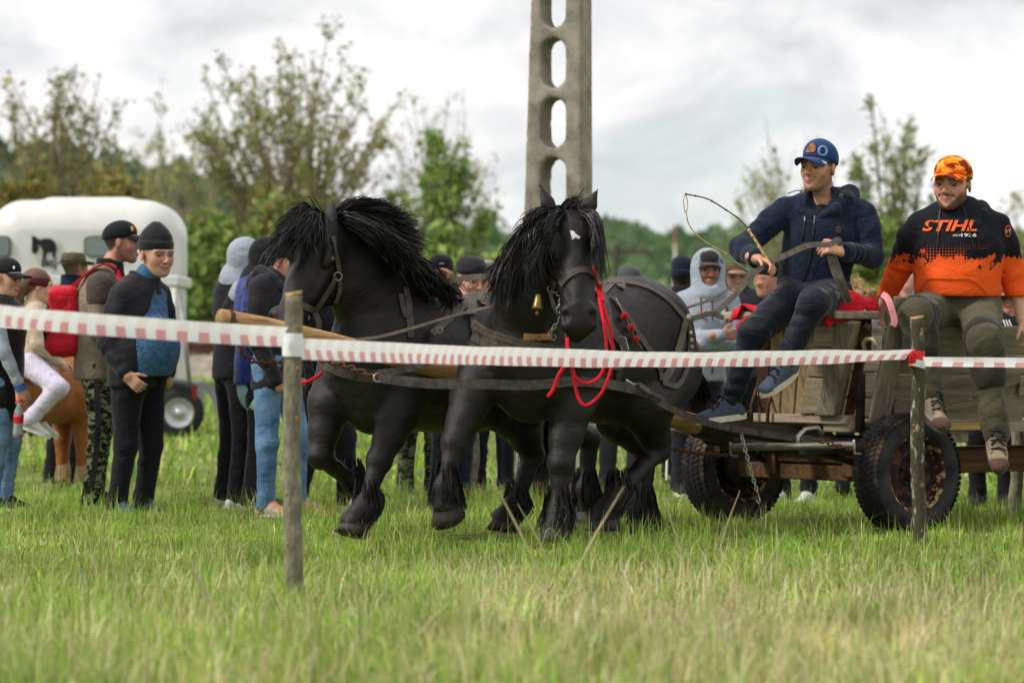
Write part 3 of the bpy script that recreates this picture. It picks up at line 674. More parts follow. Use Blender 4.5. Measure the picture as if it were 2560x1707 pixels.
def chain(name, pts, link_len, wire, material, parent, label=None):
    """chain of single links along pts; links are copies of one mesh, children of the chain"""
    pts = spline(pts, 10) if len(pts) > 2 else [np.array(q, float) for q in pts]
    seg = np.array(pts); L = np.concatenate([[0], np.cumsum(np.linalg.norm(np.diff(seg, axis=0), axis=1))]); tot = L[-1]
    n = max(2, int(tot / (link_len * .60)))
    key = (round(link_len, 4), wire, material.name)
    if key not in _LINK:
        b = MB(); a = link_len / 2 - wire; w = link_len * .24; cl = []
        for q in np.linspace(0, 2 * math.pi, 14, endpoint=False): cl.append(A3(a * math.cos(q) * (1 if abs(math.cos(q)) > .3 else 1.0), w * math.sin(q), 0))
        b.tube(cl, wire, 5, closed=True); me = bpy.data.meshes.new('link'); me.from_pydata([tuple(v) for v in b.V], [], b.F); me.materials.append(material)
        me.polygons.foreach_set('use_smooth', np.ones(len(me.polygons), dtype=bool)); _LINK[key] = me
    c = bpy.data.objects.new(name, None); c.empty_display_size = .05; link(c, parent); po = np.array(parent_org(parent)) if parent else A3(0, 0, 0)
    c.location = Vector(pts[0] - po)
    if label: c['label'] = label
    for i in range(n):
        s = (i + .5) / n * tot; k = min(np.searchsorted(L, s) - 1, len(seg) - 2); k = max(k, 0); f = (s - L[k]) / max(L[k + 1] - L[k], 1e-6); p = lerp(seg[k], seg[k + 1], f); d = nrm(seg[k + 1] - seg[k])
        y = nrm(np.cross(A3(0, 0, 1) if abs(d[2]) < .95 else A3(1, 0, 0), d)); z = np.cross(d, y)
        if i % 2: y, z = z, -y
        o = bpy.data.objects.new('link', _LINK[key]); link(o, c)
        M = Matrix(((d[0], y[0], z[0], p[0] - pts[0][0]), (d[1], y[1], z[1], p[1] - pts[0][1]), (d[2], y[2], z[2], p[2] - pts[0][2]), (0, 0, 0, 1))); o.matrix_local = M
    return c
def wheel(ctr, out, parent, steer=0.0, R_=.328, w=.20, label=None):
    """pickup tyre with tread blocks on a rusty steel rim; out = axle direction to the outside"""
    out = nrm(out); ctr = np.array(ctr, float)
    t = bpy.data.objects.new('wheel', None); link(t, parent); t.location = Vector(ctr - np.array(parent_org(parent)))
    if label: t['label'] = label
    TY = mat('tyre_rubber', (.021, .021, .022), .8, .35, 9.0, bump=.35, bs=40, spec=.25, col2=srgb('#3b3a3a'))
    # dried mud over rubber
    MUD = mat('muddy_rubber', (.022, .022, .023), .85, .3, 7.0, bump=.5, bs=40, spec=.2, col2=srgb('#5d4f3c'), thr=(.52, .70))
    rr = .21
    prof = [(-w * .36, rr), (-w * .47, rr + .012), (-w * .5, rr + .045), (-w * .49, R_ - .045), (-w * .44, R_ - .018), (-w * .34, R_ - .006), (0, R_), (w * .34, R_ - .006), (w * .44, R_ - .018), (w * .49, R_ - .045), (w * .50, rr + .06), (w * .505, rr + .055), (w * .5, rr + .045), (w * .47, rr + .012), (w * .36, rr)]
    b = MB(); b.lathe(ctr, out, prof, 56); ty = b.build('tyre', TY, t, smooth=True)
    # tread blocks, one joined part
    tb = MB(); a = nrm(np.cross(out, A3(0, 0, 1))); u = A3(0, 0, 1); nb = 62
    for i in range(nb):
        for k, off in enumerate((-.40, -.2, .0, .2, .40)):
            q = 2 * math.pi * (i + (.5 if k % 2 else 0)) / nb; rad = a * math.cos(q) + u * math.sin(q); tg = -a * math.sin(q) + u * math.cos(q)
            drop = .010 if abs(off) > .35 else (.002 if abs(off) > .1 else 0)
            tl = nrm(out + tg * (.5 if k % 2 else -.5)); tb.box(ctr + out * off * w + rad * (R_ - drop + .001), w * .185, .023, .007, tl, nrm(np.cross(rad, tl)), rad)
    tr = tb.build('tread', MUD, t); tr['kind'] = 'stuff'
    RIMM = mat('rusty_rim', srgb('#4a1d18'), .7, .4, 26.0, bump=.5, bs=30, metal=.1, col2=srgb('#a8926c'), thr=(.50, .57), detail=6); DISC = mat('rusty_disc', srgb('#33191a'), .7, .4, 20.0, bump=.5, bs=30, metal=.1, col2=srgb('#5c3a2c'), thr=(.5, .62))
    b = MB(); e = w / 2
    b.lathe(ctr, out, [(-e * .75, rr + .004), (-e * .7, rr - .012), (-e * .3, rr - .03), (e * .1, rr - .03), (e * .6, rr - .014), (e * .74, rr - .010), (e * .82, rr + .006), (e * .78, rr + .010)], 48)
    rm = b.build('rim', RIMM, t, smooth=True)
    b = MB(); b.lathe(ctr, out, [(e * .30, rr - .024), (e * .22, rr - .04), (e * .30, rr - .06), (e * .42, rr - .085), (e * .36, rr - .105), (e * .2, rr - .115), (e * .2, .05), (e * .3, .046), (e * .55, .042), (e * .62, .03), (e * .62, .001)], 40)
    b.build('disc', DISC, t, smooth=True)
    for i in range(5):
        q = 2 * math.pi * i / 5 + .4; p = ctr + (a * math.cos(q) + u * math.sin(q)) * .07 + out * e * .2
        b = MB(); b.lathe(p, out, [(0, .013), (.016, .013), (.018, .008), (.026, .008), (.026, .0005)], 6); b.build('bolt', BLACKIRON, t)
    b = MB(); b.lathe(ctr, out, [(-e * .9, .001), (-e * .9, .11), (-e * .1, .115), (0, .05)], 24); b.build('brake_drum', BLACKIRON, t, smooth=True)
    return t
def cart():
    t = thing('cart', 'old wooden farm cart on rubber tyres with slanting plank sides', 'cart', AX)
    X = CP.px; p = CP.pt
    tr = .725
    # wheels on the front axle
    wn = p(0, tr, .322); wf = p(0, -tr, .322)
    wheel(wn, CP.l, t, label='wheel with peeling dark red rim, nearest the viewer')
    wheel(wf, -CP.l, t, label='wheel seen from its dark inner side, under the driver')
    # axle, turntable, chassis irons
    b = MB(); b.box(p(0, 0, .31), .09, 2 * tr - .12, .09, CP.h, CP.l); b.box(p(0, 0, .40), .12, .85, .07, CP.h, CP.l); b.box(p(0, .33, .36), .16, .10, .14, CP.h, CP.l); b.box(p(0, -.33, .36), .16, .10, .14, CP.h, CP.l); b.build('axle', WD, t, bevel=.01)
    b = MB(); b.box(p(.10, 0, .485), .06, 1.05, .06, CP.h, CP.l); b.box(p(-.25, 0, .485), .06, 1.05, .06, CP.h, CP.l); b.box(p(0, .36, .45), .9, .05, .05, CP.h, CP.l); b.box(p(0, -.36, .45), .9, .05, .05, CP.h, CP.l); b.build('turntable', BLACKIRON, t)
    for s in (-1, 1):
        b = MB(); b.tube([p(.75, s * .12, .50), p(.3, s * .3, .44), p(-.02, s * .42, .34)], .018, 8); b.build('brace', BLACKIRON, t, smooth=True)
    b = MB(); b.box(p(-1.7, .30, .36), 3.4, .09, .13, CP.h, CP.l); b.build('chassis_beam', WD, t, bevel=.008)
    b = MB(); b.box(p(-1.7, -.30, .36), 3.4, .09, .13, CP.h, CP.l); b.build('chassis_beam', WD, t, bevel=.008)
    b = MB(); b.box(p(-.55, .47, .515), .16, .2, .07, CP.h, CP.l); b.build('block', WF, t, bevel=.008)
    # floor boards, a little proud of the sides
    for k, l in enumerate(np.linspace(-.22, .46, 5)):
        b = MB(); b.box(p(-1.35, l, .585), 2.9, .15, .03, CP.h, CP.l); b.build('floor_board', WS, t, bevel=.004)
    b = MB(); b.box(p(-.30, .575, .572), .78, .06, .045, CP.h, CP.l); b.build('side_rail', wood('fresh_plank', '#a98a5a', '#c9ab78', CP.h), t, bevel=.005)
    b = MB(); b.box(p(-1.80, .59, .565), 2.2, .06, .06, CP.h, CP.l); b.build('side_rail', WS, t, bevel=.005)
    b = MB(); b.box(p(-1.30, -.30, .555), 2.95, .06, .055, CP.h, CP.l); b.build('side_rail', WS, t, bevel=.005)
    # flared plank sides
    def side(fx, z, s=1):
        o = (.58 if s > 0 else .26) + (z - .60) * .30; return p(fx, s * o, z)
    for s in (1, -1):
        ns = nrm(CP.l * s - A3(0, 0, .30))
        rows = [(.605, .715), (.722, .86), (.868, .965), (.972, 1.13)]
        for k, (z0, z1) in enumerate(rows):
            for (f0, f1) in (((.14, -1.05), (-1.056, -2.7)) if k != 1 else ((.13, -.62), (-.626, -2.7))):
                j = .008 * math.sin(k * 3 + f0 * 5)
                plank([side(f0, z0 + j, s), side(f1, z0 - j, s), side(f1, z1 - j, s), side(f0 + (.04 if k == 3 else 0), z1 + j, s)], ns * -1, .028, 'side_board', WS, t)
        def br(f0, z0, f1, z1, w, m=WS, name='brace_board'):
            a = side(f0, z0, s) + ns * .004; b_ = side(f1, z1, s) + ns * .004; d = nrm(b_ - a); v = nrm(np.cross(ns, d))
            return plank([a - v * w / 2, b_ - v * w / 2, b_ + v * w / 2, a + v * w / 2], ns, .024, name, m, t)
        if s < 0: continue
        br(.0, .665, -.92, .875, .12); br(-.94, .80, -2.2, 1.05, .12)
        br(.10, .61, .10, 1.30, .15, WH, 'stake_board')
        br(-1.9, .61, -2.0, 1.22, .12, WH, 'stake_board')
    # front gate: upright planks leaning forward; outlines given on the sloping front plane
    def front(l, z): return p(.16 + (z - .60) * .30, l, z)
    fn = nrm(CP.h - A3(0, 0, .30)); c0_ = A3(0, 0, CAMZ)
    def fpx(x, y, out=0.0):
        r = A3((x - 1280) / FPX, 1, -(y - 853.5) / FPX); o = front(0, .6) + fn * out
        return c0_ + r * (np.dot(o - c0_, fn) / np.dot(r, fn))
    FRW = wood('front_plank', '#8c7858', '#b29c78', A3(0, 0, 1)); FRC = wood('front_cross', '#9a8c74', '#bdae92', CP.l)
    bx_ = [1893, 1921, 1950, 1984, 2019, 2066, 2100]; tx_ = [1888, 1925, 1960, 2005, 2046, 2100, 2148]
    for i in range(6):
        ty = 812 + 6 * math.sin(i * 2.3)
        plank([fpx(bx_[i] + 1.5, 1040), fpx(bx_[i + 1] - 1.5, 1040), fpx(tx_[i + 1] - 1.5, ty), fpx(tx_[i] + 1.5, ty + 3)], -fn, .028, 'front_board', FRW if i else WD, t)
    o1 = .005
    plank([fpx(2006, 1031, o1), fpx(2058, 1031, o1), fpx(2074, 943, o1), fpx(2024, 941, o1)], fn, .028, 'cross_board', FRC, t)
    plank([fpx(2024, 938, o1), fpx(2074, 940, o1), fpx(2093, 868, o1), fpx(2036, 865, o1)], fn, .03, 'cross_board', FRC, t)
    plank([fpx(2037, 862, o1), fpx(2094, 865, o1), fpx(2108, 800, o1), fpx(2062, 796, o1), fpx(2050, 806, o1)], fn, .027, 'cross_board', FRC, t)
    plank([fpx(2052, 1032, o1), fpx(2100, 1033, o1), fpx(2150, 803, o1), fpx(2106, 798, o1)], fn, .05, 'stake_board', WH, t)
    b = MB(); b.box(lerp(fpx(1910, 1046), fpx(2104, 1046), .5) - CP.h * .02, .10, .80, .05, CP.h, CP.l); b.build('sill_board', WF, t, bevel=.006)
    # iron corner posts by the near front corner
    b = MB(); b.tube([fpx(2118, 1060, -.05), fpx(2138, 960, -.05), fpx(2168, 815, -.05)], .03, 4); b.build('corner_iron', IRON, t)
    b = MB(); b.tube([fpx(2150, 1075, -.02), fpx(2152, 935, -.02)], .026, 4); b.build('corner_iron', BLACKIRON, t)
    b = MB(); b.box(fpx(2110, 1060, -.04), .12, .22, .09, CP.h, CP.l); b.build('corner_block', WF, t, bevel=.01)
    b = MB(); b.tube([fpx(2162, 880), fpx(2158, 858), fpx(2166, 848), fpx(2182, 848), fpx(2188, 858), fpx(2187, 870)], .013, 6); b.build('hook', mat('pale_iron', srgb('#b9a889'), .6, .2, 20, metal=.4), t, smooth=True)
    # driver seat: thick board across the front
    b = MB(); b.box(p(.30, .17, 1.195), .34, .96, .045, CP.h, CP.l); b.build('seat_board', WF, t, bevel=.01)
    b = MB(); b.box(p(.14, -.22, 1.08), .05, .12, .2, CP.h, CP.l); b.build('seat_support', WD, t); b = MB(); b.box(p(.14, .5, 1.08), .05, .12, .2, CP.h, CP.l); b.build('seat_support', WD, t)
    # rebar step at the far front corner
    s0 = X(1878, 1065, -.30); s1 = X(1918, 1072, -.18)
    tp0 = X(1900, 958, -.30); tp1 = X(1942, 955, -.18)
    b = MB(); b.tube([s0, lerp(s0, tp0, .5) + CP.h * .03, tp0 + A3(0, 0, .03)], .011, 7); b.build('step_rod', IRON, t, smooth=True)
    b = MB(); b.tube([s1, lerp(s1, tp1, .5) + CP.h * .03, tp1 + A3(0, 0, .03)], .011, 7); b.build('step_rod', IRON, t, smooth=True)
    b = MB(); b.tube([tp0, tp1], .010, 7); b.build('step_rung', IRON, t, smooth=True)
    # pole (tongue), iron sheath at its root
    tip = X(550, 795, 0); root = p(-.1, 0, .47); q0 = X(1795, 1075, 0)
    ax = nrm(tip - q0)
    pts = [lerp(q0, tip, u) + A3(0, 0, .012 * math.sin(u * 9)) for u in np.linspace(0, 1, 14)]
    b = MB(); b.tube(pts, [(.058 - .015 * u) * (1 + .06 * math.sin(u * 37) + .04 * math.sin(u * 71)) for u in np.linspace(0, 1, 14)], 14); b.build('tongue', WP, t, smooth=True)
    b = MB(); b.tube([root, q0 + ax * .02], [.066, .07], 4); b.tube([q0, q0 + ax * .16], [.072, .068], 14); b.build('tongue_sheath', BLACKIRON, t)
    b = MB(); e = tip - ax * .05; b.tube([e + ax * -.01, e + ax * .012], .052, 14); b.build('tongue_ring', IRON, t, smooth=True)
    # singletrees (steel tubes) with hooks and chains
    a = X(1826, 1118, .52); c = X(2140, 1112, .60)
    a = p(.46, .20, CAMZ - (1118 - 853.5) / FPX * 21.3)
    a = X(1826, 1118, .30); c = P(2135, 1112, a[1] - .25)
    b = MB(); b.tube([a, c], .02, 12); b.build('singletree', STEEL, t, smooth=True)
    for e in (a, c):
        b = MB(); b.tube([e + A3(0, 0, .03), e - A3(0, 0, .045), e - A3(0, 0, .05) - CP.h * .05], .008, 6); b.build('hook', STEEL, t, smooth=True)
    m = lerp(a, c, .55); b = MB(); b.tube([m - A3(0, 0, .02), m + A3(0, 0, .05), m + A3(0, 0, .09) - CP.h * .05, m + A3(0, 0, .1) - CP.h * .14, m + A3(0, 0, .06) - CP.h * .18], .014, 7); b.build('hook', STEEL, t, smooth=True)
    a2 = P(1630, 1077, 21.5); c2 = P(1760, 1080, 22.0); b = MB(); b.tube([a2, c2], .018, 10); b.build('singletree', STEEL, t, smooth=True)
    d0 = a[1]
    chain('chain', [a + A3(0, 0, -.045), P(1745, 1132, d0 - .15), P(1665, 1118, d0 - .3)], .042, .0045, CHAINM, t)
    chain('chain', [c + A3(0, 0, -.03), P(2080, 1110, d0 - .3), P(2035, 1098, d0 - .3)], .042, .0045, CHAINM, t)
    chain('chain', [P(1850, 1072, d0 - .05), P(1862, 1120, d0 - .08), P(1878, 1180, d0 - .08), P(1895, 1235, d0 - .08)], .036, .004, CHAINS, t)
    b = MB(); h0 = P(1896, 1238, d0 - .08); b.tube([h0, h0 + A3(.01, 0, -.03), h0 + A3(0, 0, -.045), h0 + A3(-.012, 0, -.02)], .005, 6); b.build('hook', CHAINS, t, smooth=True)
    # pole chains to the horses' breast collars
    chain('chain', [X(588, 800, .05), X(600, 870, .06), X(640, 905, .08), X(700, 905, .10), X(760, 890, .15)], .05, .006, CHAINM, t)
    chain('chain', [X(745, 893, .15), P(800, 898, 19.3), P(880, 920, 19.2), P(940, 945, 19.15)], .05, .006, CHAINM, t)
    b = MB(); b.tube([X(585, 790, .06), X(588, 830, .07)], .006, 6); b.build('tie_wire', IRON, t, smooth=True)
    return t
CART = cart()
# ============================================================ animals
COAT = mat('black_coat', (.0062, .0053, .0048), .47, .3, 4.0, bump=.30, bs=170, spec=.34, aniso=(1, 1, 4.0), col2=(.0150, .0122, .0102), bump2=(.34, 5.5))
HAIR = mat('black_hair', (.0055, .005, .005), .45, .4, 9.0, spec=.28, col2=(.012, .010, .009))
HOOF = mat('hoof_horn', (.03, .026, .022), .6, .3, 14.0, bump=.3, bs=40)
def strands(name, curves, r0, material, parent, seed, n, spread=.02, seg=6, wave=.0, group_jit=.5, root=.0):
    """n tapering hairs scattered about guide curves [(points, weight)]; each hair follows two blended guides"""
    rg = np.random.default_rng(seed); V = []; F = []
    G = [np.array(spline(c, 4)) for c, w in curves]; wt = np.array([w for c, w in curves], float); wt /= wt.sum()
    for i in range(n):
        g = rg.choice(len(G), p=wt); A = G[g]; t = np.linspace(rg.uniform(0, root) if root else 0, rg.uniform(.72, 1.0), seg + 1)
        def samp(C, t):
            u = t * (len(C) - 1); k = np.minimum(u.astype(int), len(C) - 2); f = (u - k)[:, None]; return C[k] * (1 - f) + C[k + 1] * f
        pts = samp(A, t)
        if g + 1 < len(G) and np.linalg.norm(G[g][0] - G[g + 1][0]) < .13 and np.linalg.norm(G[g][-1] - G[g + 1][-1]) < .16: b = rg.uniform(0, .9); pts = pts * (1 - b) + samp(G[g + 1], t) * b
        off = rg.normal(0, spread, 3); off2 = rg.normal(0, spread * group_jit * 1.6, 3); fr = rg.uniform(1.0, 2.4); ph = rg.uniform(0, 6.28); wd = nrm(rg.normal(size=3))
        pts = pts + off[None] * (.4 + .6 * t[:, None]) + off2[None] * (t ** 2)[:, None] + wd[None] * (wave * np.sin(fr * 6.28 * t + ph) * t)[:, None]
        b0 = len(V); rr = r0 * rg.uniform(.6, 1.5)
        ax = nrm(rg.normal(size=3) + A3(0, -1.2, 0))
        for j in range(seg + 1):
            tg = nrm(pts[min(j + 1, seg)] - pts[max(j - 1, 0)]); a = nrm(np.cross(tg, ax)); c = np.cross(tg, a); r = rr * (1 - .9 * (j / seg) ** 1.5)
            V.append(pts[j] + a * r); V.append(pts[j] - a * r)
        for j in range(seg):
            F.append((b0 + j * 2, b0 + j * 2 + 1, b0 + j * 2 + 3, b0 + j * 2 + 2))
    return mesh_obj(name, np.array(V), np.array(F), material, parent)
def eye_mesh(name, c, r, look, material, parent):
    b = MB(); look = nrm(look); b.lathe(c, look, [(-r, 0.0001)] + [(-r * math.cos(a), r * math.sin(a)) for a in np.linspace(.25, 2.9, 9)] + [(r, 0.0001)], 14)
    return b.build(name, material, parent, smooth=True)
EYE_DARK = mat('dark_eye', (.03, .016, .008), .06, .1, spec=.9)
def hoof(pos, fwd, h, r, parent, up=(0, 0, 1)):
    """hoof standing with its sole at pos; fwd = toe direction"""
    b = MB(); f = nrm(fwd); u = nrm(up); s = np.cross(u, f); V = []; seg = 14
    for k, (hh, rr, sh) in enumerate([(0, 1.0, .18), (0, 1.06, .16), (h * .5, .9, .02), (h, .74, -.1), (h * 1.12, .66, -.14)]):
        for j in range(seg):
            q = 2 * math.pi * j / seg; cx = math.cos(q); V.append(pos + u * hh + f * (cx * rr * (1.08 if cx > 0 else .9) + sh) * r + s * math.sin(q) * rr * r)
    F = [(i * seg + j, i * seg + (j + 1) % seg, (i + 1) * seg + (j + 1) % seg, (i + 1) * seg + j) for i in range(4) for j in range(seg)] + [tuple(range(seg))[::-1], tuple(range(4 * seg, 5 * seg))]
    return b.add(V, F).build('hoof', HOOF, parent, smooth=True)
def horse_head(B, poll, muz, nose, L, sc=1.0, wx=1.0):
    """adds the head to blob B; returns frame function (t, n, w) -> point"""
    ax = nrm(muz - poll); n = nrm(nose - ax * np.dot(nose, ax)); w = np.cross(ax, n)
    def f(t, nn, ww): return poll + ax * t * L + n * nn * sc + w * ww * sc
    fr = np.array([ax, w, n])
    B.ball(f(.12, -.045, 0), A3(.13, .10 * wx, .115) * sc, .04, fr)
    B.cone(f(.16, -.035, 0), f(.50, -.04, 0), .092 * sc, .077 * sc, .04, (w, .95 * wx)); B.cone(f(.50, -.04, 0), f(.86, -.045, 0), .077 * sc, .062 * sc, .04, (w, .95 + (wx - 1) * .4))
    B.cone(f(.22, .02, 0), f(.80, .0, 0), .05 * sc, .035 * sc, .03)
    for q in (-1, 1):
        B.ball(f(.30, -.13, q * .045 * wx), A3(.145, .055 * wx, .12) * sc, .03, fr)
        B.cone(f(.20, .032, q * .075 * wx), f(.31, .012, q * .083 * wx), .026 * sc, .026 * sc, .02)
        B.cone(f(.33, -.03, q * .085 * wx), f(.62, -.035, q * .06), .018 * sc, .014 * sc, .03)
        B.ball(f(.265, .002, q * .114 * wx), A3(.028, .016, .018) * sc, .010, fr, cut=True)
        B.cone(f(.86, -.01, q * .045), f(.97, -.03, q * .052), .038 * sc, .03 * sc, .02)
    B.ball(f(.90, -.06, 0), A3(.09, .068, .075) * sc, .03, fr)
    B.cone(f(.35, -.17, 0), f(.90, -.125, 0), .06 * sc, .035 * sc, .05, (w, .8))
    B.ball(f(.95, -.125, 0), A3(.05, .045, .035) * sc, .02, fr)
    for q in (-1, 1):
        B.ball(f(.945, .012, q * .062), A3(.030, .018, .019) * sc, .01, fr, cut=True)
        B.cone(f(.93, -.098, q * .09), f(1.02, -.102, 0), .006, .006, .012, cut=True)
    return f
def horse_ear(B, base, d, side, ln=.17):
    d = nrm(d); tip = base + d * ln
    B.cone(base, lerp(base, tip, .4), .034, .033, .03, (side, .6)); B.cone(lerp(base, tip, .4), tip, .032, .003, .02, (side, .6))
    B.cone(lerp(base, tip, .22) - side * .03, lerp(base, tip, .8) - side * .022, .018, .005, .012, cut=True)
def leg(B, pts, rad, k=.035):
    B.chain(pts, rad, k)
def horse_trunk(B, pl, zs=0.0, wd=1.0):
    p = lambda f, l, z: pl.pt(f, l * wd, z + zs)
    lat = (pl.l, .84 * wd)
    B.cone(p(.30, 0, 1.005), p(-.20, 0, .985), .355, .365, .06, lat)
    B.cone(p(-.20, 0, 1.0), p(-.48, 0, 1.06), .35, .315, .08, (pl.l, .9 * wd))
    fr = np.array([pl.h, pl.l, A3(0, 0, 1)])
    B.ball(p(-.44, 0, 1.16), (.33, .27 * wd, .235), .06, fr)
    for q in (-1, 1):
        B.ball(p(-.56, q * .155, 1.0), (.20, .145, .30), .05, fr)
        B.ball(p(-.38, q * .16, 1.14), (.16, .12, .19), .05, fr)
        tl = np.array([nrm(pl.h * .9 + A3(0, 0, .35)), pl.l, nrm(A3(0, 0, 1) - pl.h * .38)])
        B.ball(p(.44, q * .205, 1.02), (.13, .09, .31), .035, tl)
        B.ball(p(.30, q * .215, .93), (.16, .09, .16), .045, fr)
        B.ball(p(.575, q * .11, .93), (.13, .13, .19), .03, fr)
    B.ball(p(.36, 0, 1.27), (.26, .10, .15), .09, fr)
    B.cone(p(.56, 0, 1.0), p(.50, 0, .80), .2, .17, .07)
def horse_leg(B, kind, hip, mid, knee, fet, hf):
    """hip..hoof points (3D)"""
    if kind == 'fore':
        B.chain([hip, mid, lerp(mid, knee, .5), knee], [.145, .108, .082, .064], .04); B.ball(knee, .070, .02); B.ball(knee + A3(0, -.012, .012), .058, .02)
        B.chain([knee, lerp(knee, fet, .4), fet], [.058, .043, .048], .025); B.ball(fet, .060, .025)
    else:
        B.chain([hip, mid], [.195, .155], .06); B.chain([mid, lerp(mid, knee, .55), knee], [.145, .092, .060], .04); B.ball(knee, .066, .02); B.cone(knee, knee + nrm(knee - mid) * .03 + A3(0, 0, .05), .045, .028, .02)
        B.chain([knee, lerp(knee, fet, .4), fet], [.060, .046, .050], .025); B.ball(fet, .064, .025)
    B.chain([fet, hf], [.058, .068], .03)
def feather(curves, fet, hf, back, sc=1.0):
    side = nrm(np.cross(back, A3(0, 0, 1)))
    for a in np.linspace(-2.6, 2.6, 13):
        o = nrm(back * math.cos(a) + side * math.sin(a)); q = max(.10, math.cos(a * .60)) * sc
        curves.append(([fet + o * .046 * sc + A3(0, 0, .13 * sc), fet + o * (.056 * sc + .012 * q) + A3(0, 0, .04 * sc), fet + o * (.062 * sc + .016 * q) - A3(0, 0, .02 * sc), lerp(fet, hf, .8) + o * (.066 * sc + .022 * q), hf + o * (.074 * sc + .03 * q) - A3(0, 0, .03 * q)], .35 + q))
def finish_horse(t, B, feet, fet_list, seed, h=.014, fine=()):
    B.build('body', COAT, t, h=h, fine=fine, noise=(.0014, .08))
    for i, (fet, hf, bk) in enumerate(fet_list):
        cs = []; feather(cs, fet, hf, bk); strands('leg_feather', cs, .0036, HAIR, t, seed + i * 7, 520, .012, 6, .012, root=.6)
    for pos, fw, up in feet: hoof(pos, fw, .085, .088, t, up)

# ---------------- near horse, head turned to the viewer
def horse_near():
    d0 = 20.2; pl = Plane(P(1460, 853, d0) * A3(1, 1, 0), 55)
    t = thing('horse', 'black draft horse with white star, facing the viewer, nearer of the pair', 'horse', pl.o, 'pair of black horses pulling the cart')
    B = Blob(); horse_trunk(B, pl, .0)
    X = pl.px
    # legs: (hip/shoulder, elbow/stifle, knee/hock, fetlock, hoof top)
    legs = []
    rf = [X(1218, 905, -.2), X(1180, 990, -.2), X(1136, 1108, -.2), X(1112, 1215, -.2), X(1114, 1262, -.2)]
    lf = [X(1465, 930, .2), X(1428, 1020, .2), X(1402, 1158, .2), X(1396, 1278, .2), X(1388, 1318, .2)]
    lh = [X(1665, 930, .17), X(1610, 1010, .2), X(1645, 1125, .17), X(1545, 1232, .17), X(1512, 1290, .17)]
    rh = [X(1560, 940, -.17), X(1560, 1040, -.2), X(1618, 1130, -.17), X(1606, 1268, -.17), X(1606, 1312, -.17)]
    for k, L in (('fore', rf), ('fore', lf), ('hind', lh), ('hind', rh)): horse_leg(B, k, *L)
    # neck arches up and round to the viewer
    nb = pl.pt(.46, 0, 1.12); n1 = P(1335, 740, 19.66); n2 = P(1368, 640, 19.62); poll = P(1428, 548, 19.46)
    B.chain([nb, n1], [.30, .22], .09, (pl.l, .78)); B.chain([n1, n2, poll + A3(0, .11, -.03)], [.205, .165, .115], .06, (nrm(A3(.85, -.5, 0)), .8))
    muz = P(1450, 812, 19.20); nose = nrm(A3(.10, -1, .42))
    f = horse_head(B, poll, muz, nose, float(np.linalg.norm(muz - poll)), 1.15, 1.22)
    horse_ear(B, P(1382, 535, 19.46), P(1352, 470, 19.47) - P(1382, 535, 19.46), A3(.1, -1, .2), .165)
    horse_ear(B, P(1462, 542, 19.46), P(1490, 482, 19.46) - P(1462, 542, 19.46), A3(-.1, -1, .2), .165)
    bk = -pl.h
    hm = [(pos, pl.h, (0, 0, 1)) for pos in ()]
    feet = []
    for L, up in ((lf, A3(0, 0, 1)), (rh, A3(0, 0, 1)), (lh, nrm(A3(0, 0, 1) + pl.h * -.25))):
        s = L[4].copy(); s[2] = max(L[4][2] - .075, .004); feet.append((s, pl.h, up))
    upr = nrm(A3(0, 0, .82) + pl.h * .55); feet.append((rf[4] - upr * .075, nrm(pl.h * .82 - A3(0, 0, .55)), upr))
    lo = np.minimum.reduce([poll, muz]) - .2; hi = np.maximum.reduce([poll, muz]) + .25
    finish_horse(t, B, feet, [(L[3], L[4], bk) for L in (rf, lf, lh, rh)], 61, .017, [(lo, hi, .0095)])
    for q in (-1, 1):
        w = f(0, 0, 1) - f(0, 0, 0); eye_mesh('eye', f(.264, .010, q * .0975 * 1.22), .023, w * q + nose * .5, EYE_DARK, t)
    # forelock and mane
    cs = []
    top = lambda u: lerp(f(-.01, .055, 0), f(-.04, .0, 0), u)
    for w, e in ((-.115, (1300, 650)), (-.11, (1318, 690)), (-.105, (1345, 655)), (-.10, (1362, 612)), (-.085, (1368, 585)), (.085, (1492, 600)), (.10, (1499, 655)), (.105, (1502, 715))):
        a = f(-.02, .045, -w * .45); m = f(.10, .085, -w * .95); b_ = P(e[0], e[1], 19.27); cs.append(([a, m, b_], 1.0))
    strands('forelock', cs, .0038, HAIR, t, 71, 1900, .013, 7, .013)
    cs = []
    for i, (sx, sy, sd, ex, ey) in enumerate([(1392, 535, 19.62, 1310, 660), (1372, 548, 19.62, 1282, 705), (1350, 575, 19.62, 1262, 735), (1335, 610, 19.63, 1248, 765), (1325, 650, 19.66, 1248, 740), (1318, 690, 19.7, 1256, 720), (1400, 530, 19.62, 1330, 610), (1380, 540, 19.55, 1335, 690)]):
        s = P(sx, sy, sd - .1); e = P(ex, ey, sd - .22); m = lerp(s, e, .45) + A3(-.05, -.06, .03); cs.append(([s, m, e], 1.0))
    strands('mane', cs, .0042, HAIR, t, 72, 3400, .034, 8, .022)
    cs = []
    for (sx, sy, ex, ey) in [(1420, 530, 1345, 585), (1410, 525, 1330, 620), (1440, 530, 1470, 520), (1400, 528, 1450, 500)]:
        cs.append(([P(sx, sy, 19.48), lerp(P(sx, sy, 19.44), P(ex, ey, 19.44), .5) + A3(0, 0, .03), P(ex, ey, 19.38)], 1.0))
    strands('mane', cs, .004, HAIR, t, 73, 90, .02, 7, .03)
    # tail blown to the right
    s = pl.px(1728, 905, .0); cs = []
    for ex, ey in ((1745, 1000), (1775, 985), (1790, 1010), (1760, 1040), (1740, 1050)):
        cs.append(([s, s + A3(.04, .06, -.12), P(ex, ey, s[1] + .2)], 1))
    strands('tail', cs, .004, HAIR, t, 74, 500, .022, 7, .03)
    return t, pl, f, nose
HN, PLB, HNF, HNN = horse_near()

